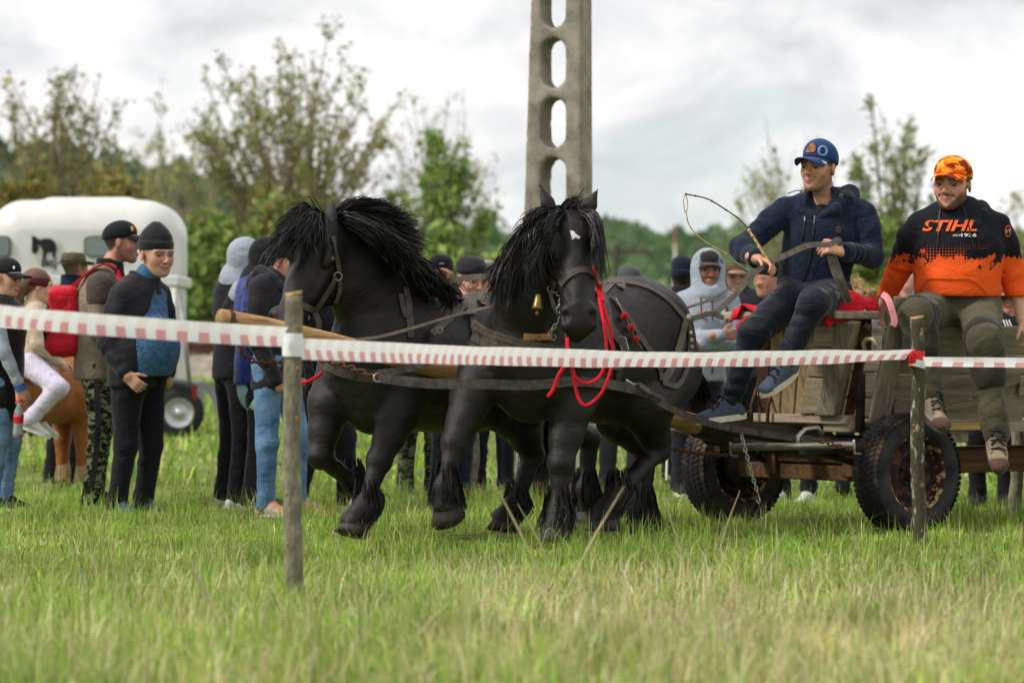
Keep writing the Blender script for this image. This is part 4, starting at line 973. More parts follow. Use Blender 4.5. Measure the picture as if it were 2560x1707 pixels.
# ---------------- far horse, head low in profile
def horse_far():
    pl = Plane(P(1090, 853, 20.75) * A3(1, 1, 0), 50)
    t = thing('horse', 'black draft horse with flying mane and lowered head, farther of the pair', 'horse', pl.o, 'pair of black horses pulling the cart')
    B = Blob(); horse_trunk(B, pl, -.075); X = pl.px
    rf = [X(862, 905, -.2), X(822, 1010, -.2), X(800, 1140, -.2), X(880, 1205, -.2), X(915, 1235, -.2)]
    lf = [X(1035, 935, .2), X(1000, 1030, .2), X(948, 1150, .2), X(915, 1260, .2), X(885, 1305, .2)]
    lh = [X(1345, 930, .17), X(1290, 1030, .2), X(1332, 1135, .17), X(1290, 1258, .17), X(1262, 1295, .17)]
    rh = [X(1330, 930, -.17), X(1340, 1030, -.2), X(1475, 1095, -.17), X(1465, 1222, -.17), X(1472, 1280, -.17)]
    for k, L in (('fore', rf), ('fore', lf), ('hind', lh), ('hind', rh)): horse_leg(B, k, *L)
    nb = pl.pt(.44, 0, 1.04); n1 = X(985, 760, 0); n2 = X(905, 665, 0); poll = X(808, 575, 0)
    B.chain([nb, n1], [.31, .265], .09, (pl.l, .72)); B.chain([n1, n2, poll + A3(.03, 0, -.06)], [.26, .215, .135], .08, (pl.l, .66))
    B.cone(X(980, 840, 0), X(880, 720, 0), .2, .15, .08, (pl.l, .75))
    muz = X(700, 825, 0); nose = nrm(pl.h + A3(0, 0, .55) + pl.l * .42)
    f = horse_head(B, poll, muz, nose, float(np.linalg.norm(muz - poll)), 1.2)
    w = nrm(f(0, 0, 1) - f(0, 0, 0))
    if np.dot(w, pl.l) < 0: w = -w
    e1 = f(.0, .03, 0) + w * .06; e2 = f(.0, .03, 0) - w * .06
    horse_ear(B, e1, X(830, 512, .06) - e1, nrm(pl.h), .16); horse_ear(B, e2, X(742, 528, -.06) - e2, nrm(pl.h), .14)
    feet = []
    for L, up in ((lf, nrm(A3(0, 0, 1) - pl.h * .35)), (lh, nrm(A3(0, 0, 1) - pl.h * .2))):
        s = L[4].copy(); s[2] = max(s[2] - .07, .004); feet.append((s, nrm(pl.h - up * np.dot(pl.h, up)), up))
    s = rh[4].copy(); s[2] = max(s[2] - .07, .004); feet.append((s, pl.h, A3(0, 0, 1)))
    up = nrm(rf[3] - rf[4]); feet.append((rf[4] - up * .07, nrm(A3(0, 0, -1) + pl.h * .2), up))
    lo = np.minimum.reduce([poll, muz]) - .2; hi = np.maximum.reduce([poll, muz]) + .2
    finish_horse(t, B, feet, [(L[3], L[4], -pl.h) for L in (rf, lf, lh, rh)], 62, .018, [(lo, hi, .0095)])
    for q in (-1, 1):
        ww = f(0, 0, 1) - f(0, 0, 0); eye_mesh('eye', f(.264, .008, q * .0985), .0225, ww * q + nose * .4, EYE_DARK, t)
    # forelock blown forward over the brow, mane flying back
    cs = []
    for (ex, ey, dd) in ((700, 585, -.1), (678, 620, -.1), (668, 665, -.06), (690, 640, .02), (715, 620, .10), (748, 612, .14), (782, 622, .15), (720, 568, 0)):
        a = f(-.03, .04, 0); e = X(ex, ey, dd); cs.append(([a, lerp(a, e, .5) + A3(0, -.02, .07), e], 1.0))
    strands('forelock', cs, .004, HAIR, t, 81, 2600, .026, 8, .022)
    cs = []
    for (sx, sy, ex, ey) in [(812, 550, 985, 512), (822, 556, 1020, 535), (835, 566, 1045, 568), (850, 580, 1062, 600), (870, 596, 1058, 640), (900, 620, 1052, 685), (935, 648, 1068, 722), (975, 680, 1098, 750), (1010, 710, 1128, 768)]:
        s = X(sx, sy, 0); e = X(ex, ey, .10); cs.append(([s - A3(0, 0, .03), s + (e - s) * .35 + A3(0, -.04, .05), s + (e - s) * .75 + A3(0, -.05, .012), e], 1.0))
    strands('mane', cs, .0042, HAIR, t, 82, 4200, .022, 9, .03)
    cs = []
    for (sx, sy, ex, ey) in [(835, 562, 945, 615), (870, 585, 990, 655), (915, 618, 1018, 700), (965, 655, 1068, 742), (1005, 690, 1112, 768)]:
        s = X(sx, sy, 0); e = X(ex, ey, .20); cs.append(([s, s + pl.l * .10 + A3(0, 0, .03), lerp(s, e, .55) + pl.l * .16, e], 1.0))
    strands('mane', cs, .0042, HAIR, t, 83, 1700, .034, 8, .02)
    s = pl.pt(-.74, 0, 1.2); cs = []
    for dx, dz in ((-.2, .15), (-.1, .1), (0, .08)):
        e = X(1340 + dx * 100, 1285, -.05); cs.append(([s, s - pl.h * .14 + A3(0, 0, -.35), e + A3(0, 0, dz)], 1))
    strands('tail', cs, .0045, HAIR, t, 84, 600, .035, 7, .04)
    return t, pl, f
HF, PLA, HFF = horse_far()
# ============================================================ harness, bridles
BRASS = mat('brass', srgb('#a08a55'), .4, .2, 20.0, metal=.8, col2=srgb('#6d5a34'))
REDWOOL = mat('red_wool', srgb('#b01522'), .95, .25, 60.0, bump=1.0, bs=160, sheen=.3, spec=.1)
REDROPE = mat('red_rope', srgb('#d8182c'), .75, .15, 60.0, bump=.6, bs=200, spec=.2)
TAN = mat('tan_leather', srgb('#b07a4c'), .6, .2, 15.0, bump=.2, bs=60)
def bvh_of(o):
    me = o.data; M = o.matrix_world; org = np.array(parent_org(o.parent)) if o.parent else np.array(o.location)
    return BVHTree.FromPolygons([Vector(v.co) + Vector(org) for v in me.vertices], [tuple(q.vertices) for q in me.polygons])
def body_of(t): return [c for c in t.children if c.name.startswith('body')][0]
_BV = {}
def on_body(t, px, py, lift=.004):
    """the point of a body's surface seen at a photograph pixel, lifted off it, with its normal"""
    if t.name not in _BV: _BV[t.name] = bvh_of(body_of(t))
    r = Vector(((px - 1280) / FPX, 1, -(py - 853.5) / FPX)).normalized(); h = _BV[t.name].ray_cast(Vector((0, 0, CAMZ)), r)
    if h[0] is None:
        q = P(px, py, parent_org(t)[1]); h = _BV[t.name].find_nearest(Vector(q))
        return np.array(h[0]) + np.array(h[1]) * lift, np.array(h[1])
    return np.array(h[0]) + np.array(h[1]) * lift, np.array(h[1])
def hug(t, pxs, n=5, lift=.005):
    """polyline of pixels laid on the body; returns points and smoothed normals"""
    q = spline([A3(x, y, 0) for x, y in pxs], n); pts = []; ns = []
    for v in q:
        a, b = on_body(t, v[0], v[1], lift); pts.append(a); ns.append(b)
    # drop spikes where the ray slips past an edge
    for i in range(1, len(pts) - 1):
        m = (pts[i - 1] + pts[i + 1]) / 2
        if np.linalg.norm(pts[i] - m) > .08: pts[i] = m
    P2 = [pts[0]] + [(pts[i - 1] + 2 * pts[i] + pts[i + 1]) / 4 for i in range(1, len(pts) - 1)] + [pts[-1]]
    N2 = [ns[0]] + [nrm(ns[i - 1] + 2 * ns[i] + ns[i + 1]) for i in range(1, len(ns) - 1)] + [ns[-1]]
    return P2, N2
def strap_on(t, name, pxs, w, parent, m=None, th=.006, lift=.006, n=5):
    p, ns = hug(t, pxs, n, lift); return MB().strap(p, w, th, ns).build(name, m or LEATHER_G, parent)
def ring(name, c, r, wire, axis, parent, m=None):
    ax = nrm(axis); a = nrm(np.cross(ax, A3(0, 0, 1) if abs(ax[2]) < .9 else A3(1, 0, 0))); b = np.cross(ax, a); c = np.array(c, float)
    return MB().tube([c + (a * math.cos(q) + b * math.sin(q)) * r for q in np.linspace(0, 6.283, 16, endpoint=False)], wire, 6, closed=True).build(name, m or STEEL, parent, smooth=True)
def wool_ball(c, r, parent, name='pompom'):
    b = Blob(); b.ball(c, r, .01); return b.build(name, REDWOOL, parent, h=r / 5, noise=(r * .05, r * .6))

def near_harness():
    H = HN; t = thing('harness', 'leather breast collar harness with studs on the near horse', 'harness', PLB.pt(0, 0, 1.0))
    # studded breast collar wrapping the chest
    pts, ns = hug(H, [(1193, 838), (1250, 862), (1320, 882), (1390, 895), (1450, 902), (1510, 905), (1545, 912)], 6, .012)
    ns = [nrm(n * A3(1, 1, .3)) for n in ns]
    MB().strap(pts, [.075] * len(pts), .016, ns).build('breast_collar', LEATHER, t)
    p2 = [p + A3(0, 0, .045) + n * .010 for p, n in zip(pts, ns)][:22]
    up = MB().strap(p2, [.042] * len(p2), .012, ns[:22]).build('studded_strap', LEATHER, t)
    sb = MB()
    for i in range(1, len(p2) - 5):
        for k in (-.010, .010):
            for f in (.0, .5): sb.box(lerp(p2[i], p2[i + 1], f) + A3(0, 0, k) + ns[i] * .014, .006, .006, .006)
    so = sb.build('studs', BRASS, up); so['kind'] = 'stuff'
    a, na = on_body(H, 1310, 838, .03); b_, nb = on_body(H, 1372, 840, .03)
    MB().strap([a, lerp(a, b_, .5) + na * .01, b_], .032, .008, na).build('tan_strap', TAN, t)
    for (x, y) in ((1342, 838), (1372, 842)):
        c, n = on_body(H, x, y, .045); ring('ring', c, .014, .003, n, t)
    # long trace across both horses, from the pole ring round to the singletree
    ra = P(945, 944, 19.15); q = [ra, P(1060, 958, 19.2), P(1200, 960, 19.25)]
    m, _ = on_body(H, 1330, 958, .03); q2 = [P(1280, 958, 19.2), m, on_body(H, 1420, 952, .03)[0], on_body(H, 1520, 958, .03)[0], on_body(H, 1600, 980, .03)[0], P(1665, 1015, 20.0), P(1720, 1040, 20.4), P(1800, 1065, 20.8), P(1950, 1090, 21.1), P(2030, 1098, 21.15)]
    pts = spline(q + q2[1:], 4); MB().strap(pts, [.05 if p[1] < 20.0 else .036 for p in pts], .008, A3(.15, -1, .1)).build('trace', LEATHER, t)
    # lower second strap from the ring
    MB().strap(spline([ra + A3(0, 0, .02), P(1030, 920, 19.35), P(1100, 895, 19.5), P(1180, 880, 19.6)], 5), .036, .007, A3(0, -1, .2)).build('trace', LEATHER, t)
    ring('ring', ra, .022, .005, A3(.2, -1, .3), t)
    # back pad, girth, croup and breeching straps
    strap_on(H, 'back_strap', [(1498, 735), (1540, 700), (1580, 684)], .05, t); strap_on(H, 'saddle_flap', [(1502, 735), (1514, 770), (1520, 810), (1545, 850), (1562, 880)], .06, t, LEATHER)
    strap_on(H, 'croup_strap', [(1494, 712), (1550, 708), (1610, 718), (1660, 745), (1695, 780), (1712, 800)], .034, t)
    strap_on(H, 'hip_strap', [(1528, 745), (1565, 790), (1600, 845), (1640, 905), (1652, 950)], .034, t, LEATHER); strap_on(H, 'hip_strap', [(1712, 800), (1700, 850), (1690, 890), (1668, 935), (1655, 955)], .045, t)
    strap_on(H, 'breeching', [(1654, 958), (1690, 965), (1712, 930), (1722, 880), (1722, 830), (1716, 790)], .03, t, LEATHER)
    strap_on(H, 'girth', [(1508, 800), (1530, 880), (1540, 930), (1545, 960)], .045, t, LEATHER)
    c, n = on_body(H, 1550, 862, .02); ol = [c + A3(-.022, 0, .045), c + A3(.012, 0, .035), c + A3(.028, 0, -.03), c + A3(.018, 0, -.045), c + A3(-.006, 0, -.038)]; MB().tube(ol, .005, 6, closed=True).build('buckle', STEEL, t, smooth=True)
    # oval conchos down the breeching
    for (x, y, r) in ((1716, 796, .022), (1720, 835, .014), (1722, 854, .014), (1724, 872, .013)):
        c, n = on_body(H, x, y, .02); b = MB(); b.lathe(c, n + A3(0, -.6, 0), [(0, r), (.006, r * .8), (.01, .0005)], 12); b.build('concho', STEEL, t, smooth=True)
    # metal hames end and tug clip at the flank
    c, n = on_body(H, 1552, 945, .03); d, _ = on_body(H, 1588, 955, .03); MB().tube([c, lerp(c, d, .5) + A3(0, 0, -.012), d], .010, 7).build('tug_clip', STEEL, t, smooth=True)
    e = P(1622, 978, d[1] + .02); f = P(1660, 1000, d[1] + .1); MB().strap([d, e, f], .024, .006, A3(.3, -1, 0)).build('tug_plate', mat('dull_iron', srgb('#6d675e'), .5, .3, 20, metal=.6), t)
    # pompom garland
    g = thing('pompom_garland', 'string of three red wool pompoms on the near horse flank', 'garland', on_body(H, 1550, 795)[0])
    ps = [on_body(H, x, y, .022)[0] for x, y in ((1534, 752), (1554, 795), (1569, 822), (1581, 849), (1598, 872))]
    MB().tube(ps, .003, 5).build('wire', STEEL, g)
    for p in ps[1:4]: wool_ball(p - A3(0, .008, 0), .021, g)
    g2 = thing('pompom_garland', 'red wool pompom hanging behind the near horse buttocks', 'garland', P(1733, 955, 20.6))
    c0 = P(1726, 905, 20.62); MB().tube([c0, P(1731, 930, 20.62), P(1733, 948, 20.6)], .004, 5).build('wire', STEEL, g2); wool_ball(P(1734, 958, 20.6), .026, g2)
    # reins from this horse's back to the driver come later
    return t
def near_bridle():
    H = HN; f = HNF; t = thing('bridle', 'dark leather halter with chain bit on the near horse head', 'bridle', f(.4, .05, 0))
    strap_on(H, 'noseband', [(1402, 712), (1420, 690), (1445, 676), (1470, 676), (1486, 690)], .034, t, LEATHER, lift=.004)
    strap_on(H, 'cheek_strap', [(1352, 662), (1372, 690), (1392, 712)], .03, t, LEATHER, lift=.006)
    c = on_body(H, 1384, 718, .02)[0]; ring('ring', c, .018, .004, A3(.5, -1, 0), t)
    MB().strap(spline([c, P(1380, 745, c[1]), P(1388, 770, c[1] - .01), P(1398, 785, c[1] - .02)], 4), .022, .006, A3(-.5, -1, 0)).build('chin_strap', LEATHER_G, t)
    chain('chain', [c + A3(.01, -.01, -.01), P(1404, 742, c[1] - .04), P(1396, 770, c[1] - .05), P(1402, 795, c[1] - .05), P(1388, 815, c[1] - .05), P(1372, 838, c[1] - .02)], .04, .0055, STEEL, t)
    c2 = P(1418, 822, c[1] - .06); chain('chain', [c2, P(1417, 845, c2[1])], .035, .005, STEEL, t)
    # red cheek tassel
    strap_on(H, 'red_ribbon', [(1482, 668), (1490, 705), (1496, 735), (1500, 755)], [.03, .045, .05, .04] if False else .04, t, REDROPE, lift=.012)
    b = thing('cow_bell', 'small brass bell on the near horse neck', 'bell', P(1344, 760, 19.3))
    q = P(1346, 738, 19.32); d = nrm(P(1342, 790, 19.30) - q)
    MB().lathe(q, d, [(-.006, .001), (-.004, .010), (.0, .016), (.03, .021), (.055, .026), (.072, .034), (.074, .031), (.05, .02)], 18).build('bell_body', BRASS, b, smooth=True)
    MB().lathe(q, d, [(.06, .005), (.085, .008), (.1, .011), (.105, .001)], 10).build('clapper', BRASS, b, smooth=True)
    r = thing('lead_rope', 'bright red rope looped under the near horse chin', 'rope', P(1450, 900, 19.2))
    D = 19.08
    MB().tube(spline([P(1497, 745, D + .1), P(1508, 800, D), P(1516, 860, D), P(1515, 900, D), P(1500, 940, D), P(1470, 958, D), P(1442, 948, D), P(1428, 915, D)], 5), .0085, 8).build('rope_strand', REDROPE, r, smooth=True)
    MB().tube(spline([P(1500, 745, D + .12), P(1522, 810, D + .02), P(1532, 870, D + .02), P(1528, 920, D), P(1505, 980, D), P(1470, 1012, D), P(1452, 1005, D), P(1440, 975, D), P(1430, 920, D - .01)], 5), .0085, 8).build('rope_strand', REDROPE, r, smooth=True)
    MB().tube(spline([P(1418, 845, D + .05), P(1419, 875, D + .02), P(1424, 905, D), P(1432, 920, D - .02), P(1418, 912, D - .03), P(1398, 935, D - .02), P(1385, 970, D), P(1369, 992, D)], 5), .0095, 8).build('rope_strand', REDROPE, r, smooth=True)
    return t
def far_harness():
    H = HF; t = thing('harness', 'worn leather harness straps on the far horse back and shoulder', 'harness', PLA.pt(0, 0, 1.0))
    strap_on(H, 'shoulder_strap', [(1012, 720), (1020, 760), (1024, 800), (1026, 845)], .036, t, LEATHER); strap_on(H, 'shoulder_strap', [(1000, 735), (1006, 770), (1016, 795)], .03, t, LEATHER)
    p0 = on_body(H, 1070, 838, .03)[0]; p1 = on_body(H, 1155, 775, .04)[0]
    MB().strap(spline([p0, lerp(p0, p1, .5), p1], 4), .04, .007, A3(.1, -1, .2)).build('neck_strap', LEATHER_G, t)
    pd = [on_body(H, x, y, .03)[0] for x, y in ((1168, 752), (1188, 752), (1186, 792), (1160, 796))]; MB().prism(pd, A3(0, -1, .1), .01).build('saddle_pad', LEATHER_G, t)
    strap_on(H, 'saddle_strap', [(1112, 708), (1140, 715), (1160, 740), (1172, 765)], .05, t); strap_on(H, 'saddle_strap', [(1240, 705), (1215, 730), (1195, 755)], .045, t)
    strap_on(H, 'girth', [(1180, 790), (1186, 830), (1195, 880)], .05, t, LEATHER)
    c = on_body(H, 1172, 735, .05)[0]; ring('ring', c, .023, .0045, A3(.2, -1, .1), t)
    c = on_body(H, 1196, 745, .05)[0]; MB().tube([c, c + A3(.03, 0, -.02), c + A3(.04, 0, -.05)], .004, 6).build('clip', STEEL, t)
    c = on_body(H, 1082, 830, .045)[0]; ring('buckle', c, .016, .004, A3(.2, -1, .1), t)
    strap_on(H, 'breast_collar', [(812, 905), (860, 925), (920, 938), (1000, 938), (1080, 925), (1150, 912)], .07, t, LEATHER, lift=.012)
    return t
def far_bridle():
    H = HF; f = HFF; t = thing('bridle', 'worn leather halter on the far horse lowered head', 'bridle', f(.4, .05, 0))
    strap_on(H, 'noseband', [(690, 748), (715, 752), (745, 760), (782, 776)], .034, t, LEATHER_G); strap_on(H, 'cheek_strap', [(838, 692), (820, 725), (800, 755), (786, 776)], .038, t, LEATHER_G)
    strap_on(H, 'crown_strap', [(830, 590), (836, 630), (846, 680)], .028, t, LEATHER_G); strap_on(H, 'throat_strap', [(846, 695), (848, 725), (838, 755)], .024, t, LEATHER_G)
    c = on_body(H, 839, 690, .015)[0]; ring('ring', c, .022, .0045, A3(.3, -1, 0), t)
    c = on_body(H, 782, 780, .015)[0]
    MB().strap([c, c + A3(.02, 0, -.05), c + A3(.015, 0, -.10)], .03, .007, A3(.3, -1, 0)).build('chin_strap', LEATHER_G, t)
    MB().tube([c + A3(-.03, -.02, -.01), c + A3(-.055, -.03, -.04), c + A3(-.05, -.03, -.08), c + A3(-.035, -.03, -.10)], .006, 7).build('bit_shank', STEEL, t, smooth=True); ring('ring', c + A3(-.045, -.02, -.02), .018, .004, A3(.3, -1, 0), t)
    r = thing('lead_rope', 'short bright red rope hanging below the far horse chin', 'rope', P(770, 945, 20.3))
    MB().tube(spline([P(735, 957, 20.25), P(765, 955, 20.22), P(795, 940, 20.22), P(803, 930, 20.25)], 5), .0085, 8).build('rope_strand', REDROPE, r, smooth=True)
    return t
def star():
    ol = [(1424, 577), (1433, 578), (1440, 586), (1451, 592), (1447, 598), (1438, 595), (1432, 601), (1428, 592)]; rg = np.random.default_rng(2); V = [on_body(HN, 1435, 588, .003)[0]]
    for k in (.5, 1.0):
        for x, y in ol: V.append(on_body(HN, 1435 + (x - 1435) * k + rg.normal(0, .6), 588 + (y - 588) * k + rg.normal(0, .6), .003 if k < 1 else .0015)[0])
    n = len(ol); F = [(0, 1 + i, 1 + (i + 1) % n) for i in range(n)] + [(1 + i, 1 + n + i, 1 + n + (i + 1) % n, 1 + (i + 1) % n) for i in range(n)]
    MB().add(V, F).build('star', mat('white_hair', (.7, .68, .65), .7, .2, 90, bump=.6, bs=220), HN)
star(); near_harness(); near_bridle(); far_harness(); far_bridle()
# ============================================================ people
def skin_mat():
    m = mat('skin', (.97, .97, .97), .50, .13, 34.0, spec=.35, attr='Col', bump=.12, bs=150)
    b = m.node_tree.nodes['Principled BSDF']; b.inputs['Subsurface Weight'].default_value = .12; b.inputs['Subsurface Radius'].default_value = (.012, .004, .002); b.inputs['Subsurface Scale'].default_value = 1.0
    return m
SKIN = skin_mat()
def frame(yaw, pitch=0.0, roll=0.0):
    """yaw 0 faces the camera, + turns to the viewer's right; rows: forward, left, up"""
    a = R(yaw); f = A3(math.sin(a), -math.cos(a), 0); l = A3(math.cos(a), math.sin(a), 0); u = A3(0, 0, 1)
    p = R(pitch); f2 = f * math.cos(p) + u * math.sin(p); u2 = u * math.cos(p) - f * math.sin(p)
    r = R(roll); l2 = l * math.cos(r) + u2 * math.sin(r); u3 = u2 * math.cos(r) - l * math.sin(r)
    return np.array([f2, l2, u3])
class Head:
    def __init__(s, c, fr, hh, wide=1.0, smile=0.0): s.c = np.array(c, float); s.fr = fr; s.hh = hh; s.w = wide; s.sm = smile
    def at(s, f, l, u): return s.c + (s.fr[0] * f + s.fr[1] * l * s.w + s.fr[2] * u) * s.hh
    def loc(s, V): return ((V - s.c) @ s.fr.T) / s.hh / A3(1, s.w, 1)
    def add(s, B, neck, nr=.062, jaw=1.0):
        h = s.hh; a = s.at; k = .03
        B.ball(a(-.07, 0, .14), A3(.40, .325 * s.w, .345) * h, .02, s.fr)
        B.cone(a(.10, 0, .10), a(.15, 0, -.24), .275 * h, .215 * h * jaw, k, (s.fr[1], s.w))
        for q in (-1, 1):
            B.cone(a(-.05, q * .20, -.18), a(.22, q * .085, -.40), .075 * h, .07 * h * jaw, k)
            B.ball(a(.215, q * .165, -.10), A3(.11, .10, .12) * h * jaw, k)
            B.cone(a(.362, q * .035, .088), a(.292, q * .215, .082), .040 * h, .042 * h, .015)
            B.ball(a(.44, q * .138, -.002), A3(.10, .095, .050) * h, .016, s.fr, cut=True)
            B.cone(a(.352, q * .075, .034), a(.318, q * .20, .028), .020 * h, .020 * h, .008); B.cone(a(.345, q * .08, -.05), a(.315, q * .19, -.05), .016 * h, .016 * h, .012)
            B.ball(a(.400, q * .055, -.148), A3(.045, .036, .034) * h, .008, s.fr)
            ea = np.array([nrm(s.fr[0] * .9 + s.fr[1] * q * .45), nrm(s.fr[1] * q - s.fr[0] * .4 * q * q), s.fr[2]])
            B.ball(a(-.06, q * .335, -.02), A3(.085, .035, .135) * h, .008, ea)
            B.ball(a(-.035, q * .375, .0), A3(.04, .018, .075) * h, .006, ea, cut=True)
            B.cone(a(.352 - s.sm * .3, q * (.11 + s.sm * .5), -.276 + s.sm), a(.388, 0, -.264), .014 * h, .021 * h, .008); B.cone(a(.350 - s.sm * .3, q * (.095 + s.sm * .4), -.300 + s.sm * .8), a(.380, 0, -.307), .014 * h, .024 * h, .008)
            B.cone(a(.345 - s.sm * .3, q * (.125 + s.sm * .5), -.284 + s.sm), a(.415, 0, -.284), .006 * h, .010 * h, .004, cut=True)
            B.cone(a(.37, q * .075, -.16), a(.33, q * .15, -.255), .012 * h, .008 * h, .015, cut=True)
        B.ball(a(.265, 0, -.415), A3(.09, .11, .075) * h * jaw, .02, s.fr)
        B.cone(a(.36, 0, .04), a(.47, 0, -.12), .026 * h, .040 * h, .014); B.ball(a(.465, 0, -.135), .043 * h, .01)
        B.cone(a(-.10, 0, -.18), neck, .225 * h, nr, .03)
    def colours(s, V, skin, lip='#a85a50', hair=None, brow='#2e2018', beard=None, beard_amt=.0, hairline=.12, cheek=.25, moustache=False):
        p = s.loc(V); f, l, u = p[:, 0], p[:, 1], p[:, 2]; al = np.abs(l)
        C = np.tile(np.array(srgb(skin)), (len(V), 1))
        def mixin(m, c): nonlocal C; m = np.clip(m, 0, 1)[:, None]; C = C * (1 - m) + np.array(srgb(c)) * m
        red = '#c06a58'
        mixin(cheek * np.exp(-(((al - .17) / .12) ** 2 + ((u + .10) / .10) ** 2)) * (f > .1), red); mixin(cheek * 1.2 * np.exp(-((al / .07) ** 2 + ((u + .12) / .06) ** 2)) * (f > .38), red)
        mixin(.3 * np.exp(-(((al - .35) / .06) ** 2)) * (f < .05) * (f > -.2), red)
        if beard:
            z = np.clip((-.30 - u + 1.15 * (al - .11)) * 14, 0, 1) * (f > -.14) * (u > -.62) * (u < .04)
            mus = np.exp(-(((u + .212) / .030) ** 4)) * (al < .16) * (f > .25); z = np.maximum(z, mus) * (1 - np.exp(-((al / .13) ** 4 + ((u + .285) / .045) ** 4)))
            mixin(z * beard_amt, beard)
        if moustache: mixin(np.exp(-(((u + .215 + .25 * al * al) / .03) ** 4)) * (al < .15) * (f > .25) * .9, brow)
        mw = .12 + s.sm * .5; um = u + .285 - s.sm * (al / mw) ** 2; mixin(np.exp(-((um / .036) ** 4)) * np.clip((mw - al) * 40, 0, 1) * (f > .3) * .55, lip); mixin(np.exp(-((um / .013) ** 2)) * np.clip((mw + .005 - al) * 40, 0, 1) * (f > .3) * .75, '#5a2c28')
        mixin(np.exp(-(((u - .098 + .12 * (al - .13) ** 2 * 10) / .024) ** 4)) * (al > .04) * (al < .235) * (f > .15) * .85, brow)
        mixin(np.exp(-(((u - .0) / .035) ** 4 + ((al - .135) / .085) ** 4)) * (f > .2) * .45, '#7a4a38'); mixin(np.exp(-(((u - .036) / .016) ** 2)) * (al > .055) * (al < .215) * (f > .2) * .8, '#33201a')
        if hair is not None: mixin(np.clip((u - hairline - np.where(f > .1, (f - .1) * 1.0, -.28 * np.clip(-f * 4, 0, 1))) * 18, 0, 1) * ~((al > .34) & (u < .12)), hair)
        return C
def eyes(H, parent, col=(.02, .012, .008)):
    m = mat('eye_%d' % int(col[0] * 1000), col, .15, .1, spec=.6); w = mat('eye_white', (.30, .26, .24), .4, .05, spec=.3)
    for q in (-1, 1):
        c = H.at(.290, q * .138, -.004); b = MB(); f = H.fr[0]; r = .066 * H.hh
        prof = [(r * math.cos(a), r * math.sin(a) + 1e-5) for a in np.linspace(0, math.pi, 11)]
        b.lathe(c, f, prof, 12); o = b.build('eye', [w, m], parent, smooth=True)
        for pl in o.data.polygons:
            if np.dot(np.array(pl.center) + np.array(parent_org(parent)) - c, f) > r * .55: pl.material_index = 1
def hand(B, wrist, d, n, side, curl=.4, sc=1.0, spread=.10, thumb=.7):
    """five-fingered hand added to a body blob. d = wrist to knuckles, n = palm facing, side = towards the thumb"""
    d = nrm(d); n = nrm(n - d * np.dot(n, d)); s = nrm(np.cross(d, n));
    if np.dot(s, side) < 0: s = -s
    w = np.array(wrist, float); kn = w + d * .085 * sc
    B.cone(w - d * .05, w + d * .015, .027 * sc, .027 * sc, .02)
    for o in (-.026, -.009, .009, .026): B.cone(w + s * o * .75 * sc, kn + s * o * sc, .017 * sc, .013 * sc, .012)
    for i, (o, L) in enumerate(((.030, .072), (.010, .082), (-.010, .076), (-.029, .060))):
        p = kn + s * o * sc; a = curl * (.7 + .1 * i); dd = nrm(d + s * o * spread * 30)
        for j, (seg, r) in enumerate(((.45, .0098), (.30, .0088), (.25, .0078))):
            dd = nrm(dd * math.cos(a) + n * math.sin(a)); n2 = dd; q = p + dd * L * seg * sc; B.cone(p, q, r * sc, (r - .0008) * sc, .004); p = q
            n = nrm(np.cross(np.cross(dd, s), dd)) * 1.0 if False else n
            a = curl
            d_, n_ = dd, nrm(np.cross(s, dd))
            if np.dot(n_, n) < 0 and j == 0: n_ = -n_
            n = n if j == 2 else n
            # bend on about the knuckle line
            ax = nrm(np.cross(d, n)); dd = nrm(dd * math.cos(a * .9) + np.cross(ax, dd) * math.sin(a * .9))
    p = w + d * .025 * sc + s * .024 * sc; t1 = nrm(d * .65 + s * thumb + n * .25); q = p + t1 * .042 * sc; B.cone(p, q, .015 * sc, .0115 * sc, .012); t2 = nrm(t1 + d * .5 + n * curl * .6); q2 = q + t2 * .03 * sc; B.cone(q, q2, .011 * sc, .0095 * sc, .005); B.cone(q2, q2 + nrm(t2 + n * curl * .5) * .02 * sc, .0095 * sc, .008 * sc, .004)
def stand(px, feet, top, d, yaw, H=None, head=None, b=1.0, hat=.03, stride=0.0):
    """joints of a standing person; head = pixel of the eyes' midpoint"""
    g = A3((px - 1280) / FPX * d, d, 0); s = FPX / d
    z0 = CAMZ - (feet - 853.5) / s
    if H is None: H = (feet - top) / s - hat
    f, l, u = frame(yaw); J = {'H': H, 'yaw': yaw, 'b': b, 'f': f, 'l': l, 'd': d}
    w = lambda ff, ll, zz: g + f * ff + l * ll + A3(0, 0, z0 + zz * H)
    J['pelvis'] = w(0, 0, .535); J['waist'] = w(.0, 0, .61); J['chest'] = w(.0, 0, .735); J['neck'] = w(-.01, 0, .845)
    for q, n in ((1, 'l'), (-1, 'r')):
        J['s' + n] = w(-.01, q * .185 * (H / 1.75) * (.6 + .4 * b), .80); J['e' + n] = w(-.06, q * (.235 + .03 * (b - 1)) * H / 1.75, .625); J['w' + n] = w(.03, q * (.235 + .05 * (b - 1)) * H / 1.75, .485)
        J['h' + n] = w(0, q * .09 * H / 1.75, .515); J['k' + n] = w(.02 + q * stride * .5, q * .10 * H / 1.75, .285); J['a' + n] = w(-.03 + q * stride, q * .105 * H / 1.75, .05); J['t' + n] = f
    J['head'] = P(*head, d) if head is not None else w(.03, 0, .935)
    J['g'] = g + A3(0, 0, max(z0, 0)); return J
def place(J, **kw):
    """override joints: name=(px, py, d)"""
    for k, v in kw.items(): J[k] = P(*v) if abs(v[1]) > 100 else np.array(v, float)
    return J
def wrp(a, wl=.07): return (a * .55, wl * 1.25, random.random())
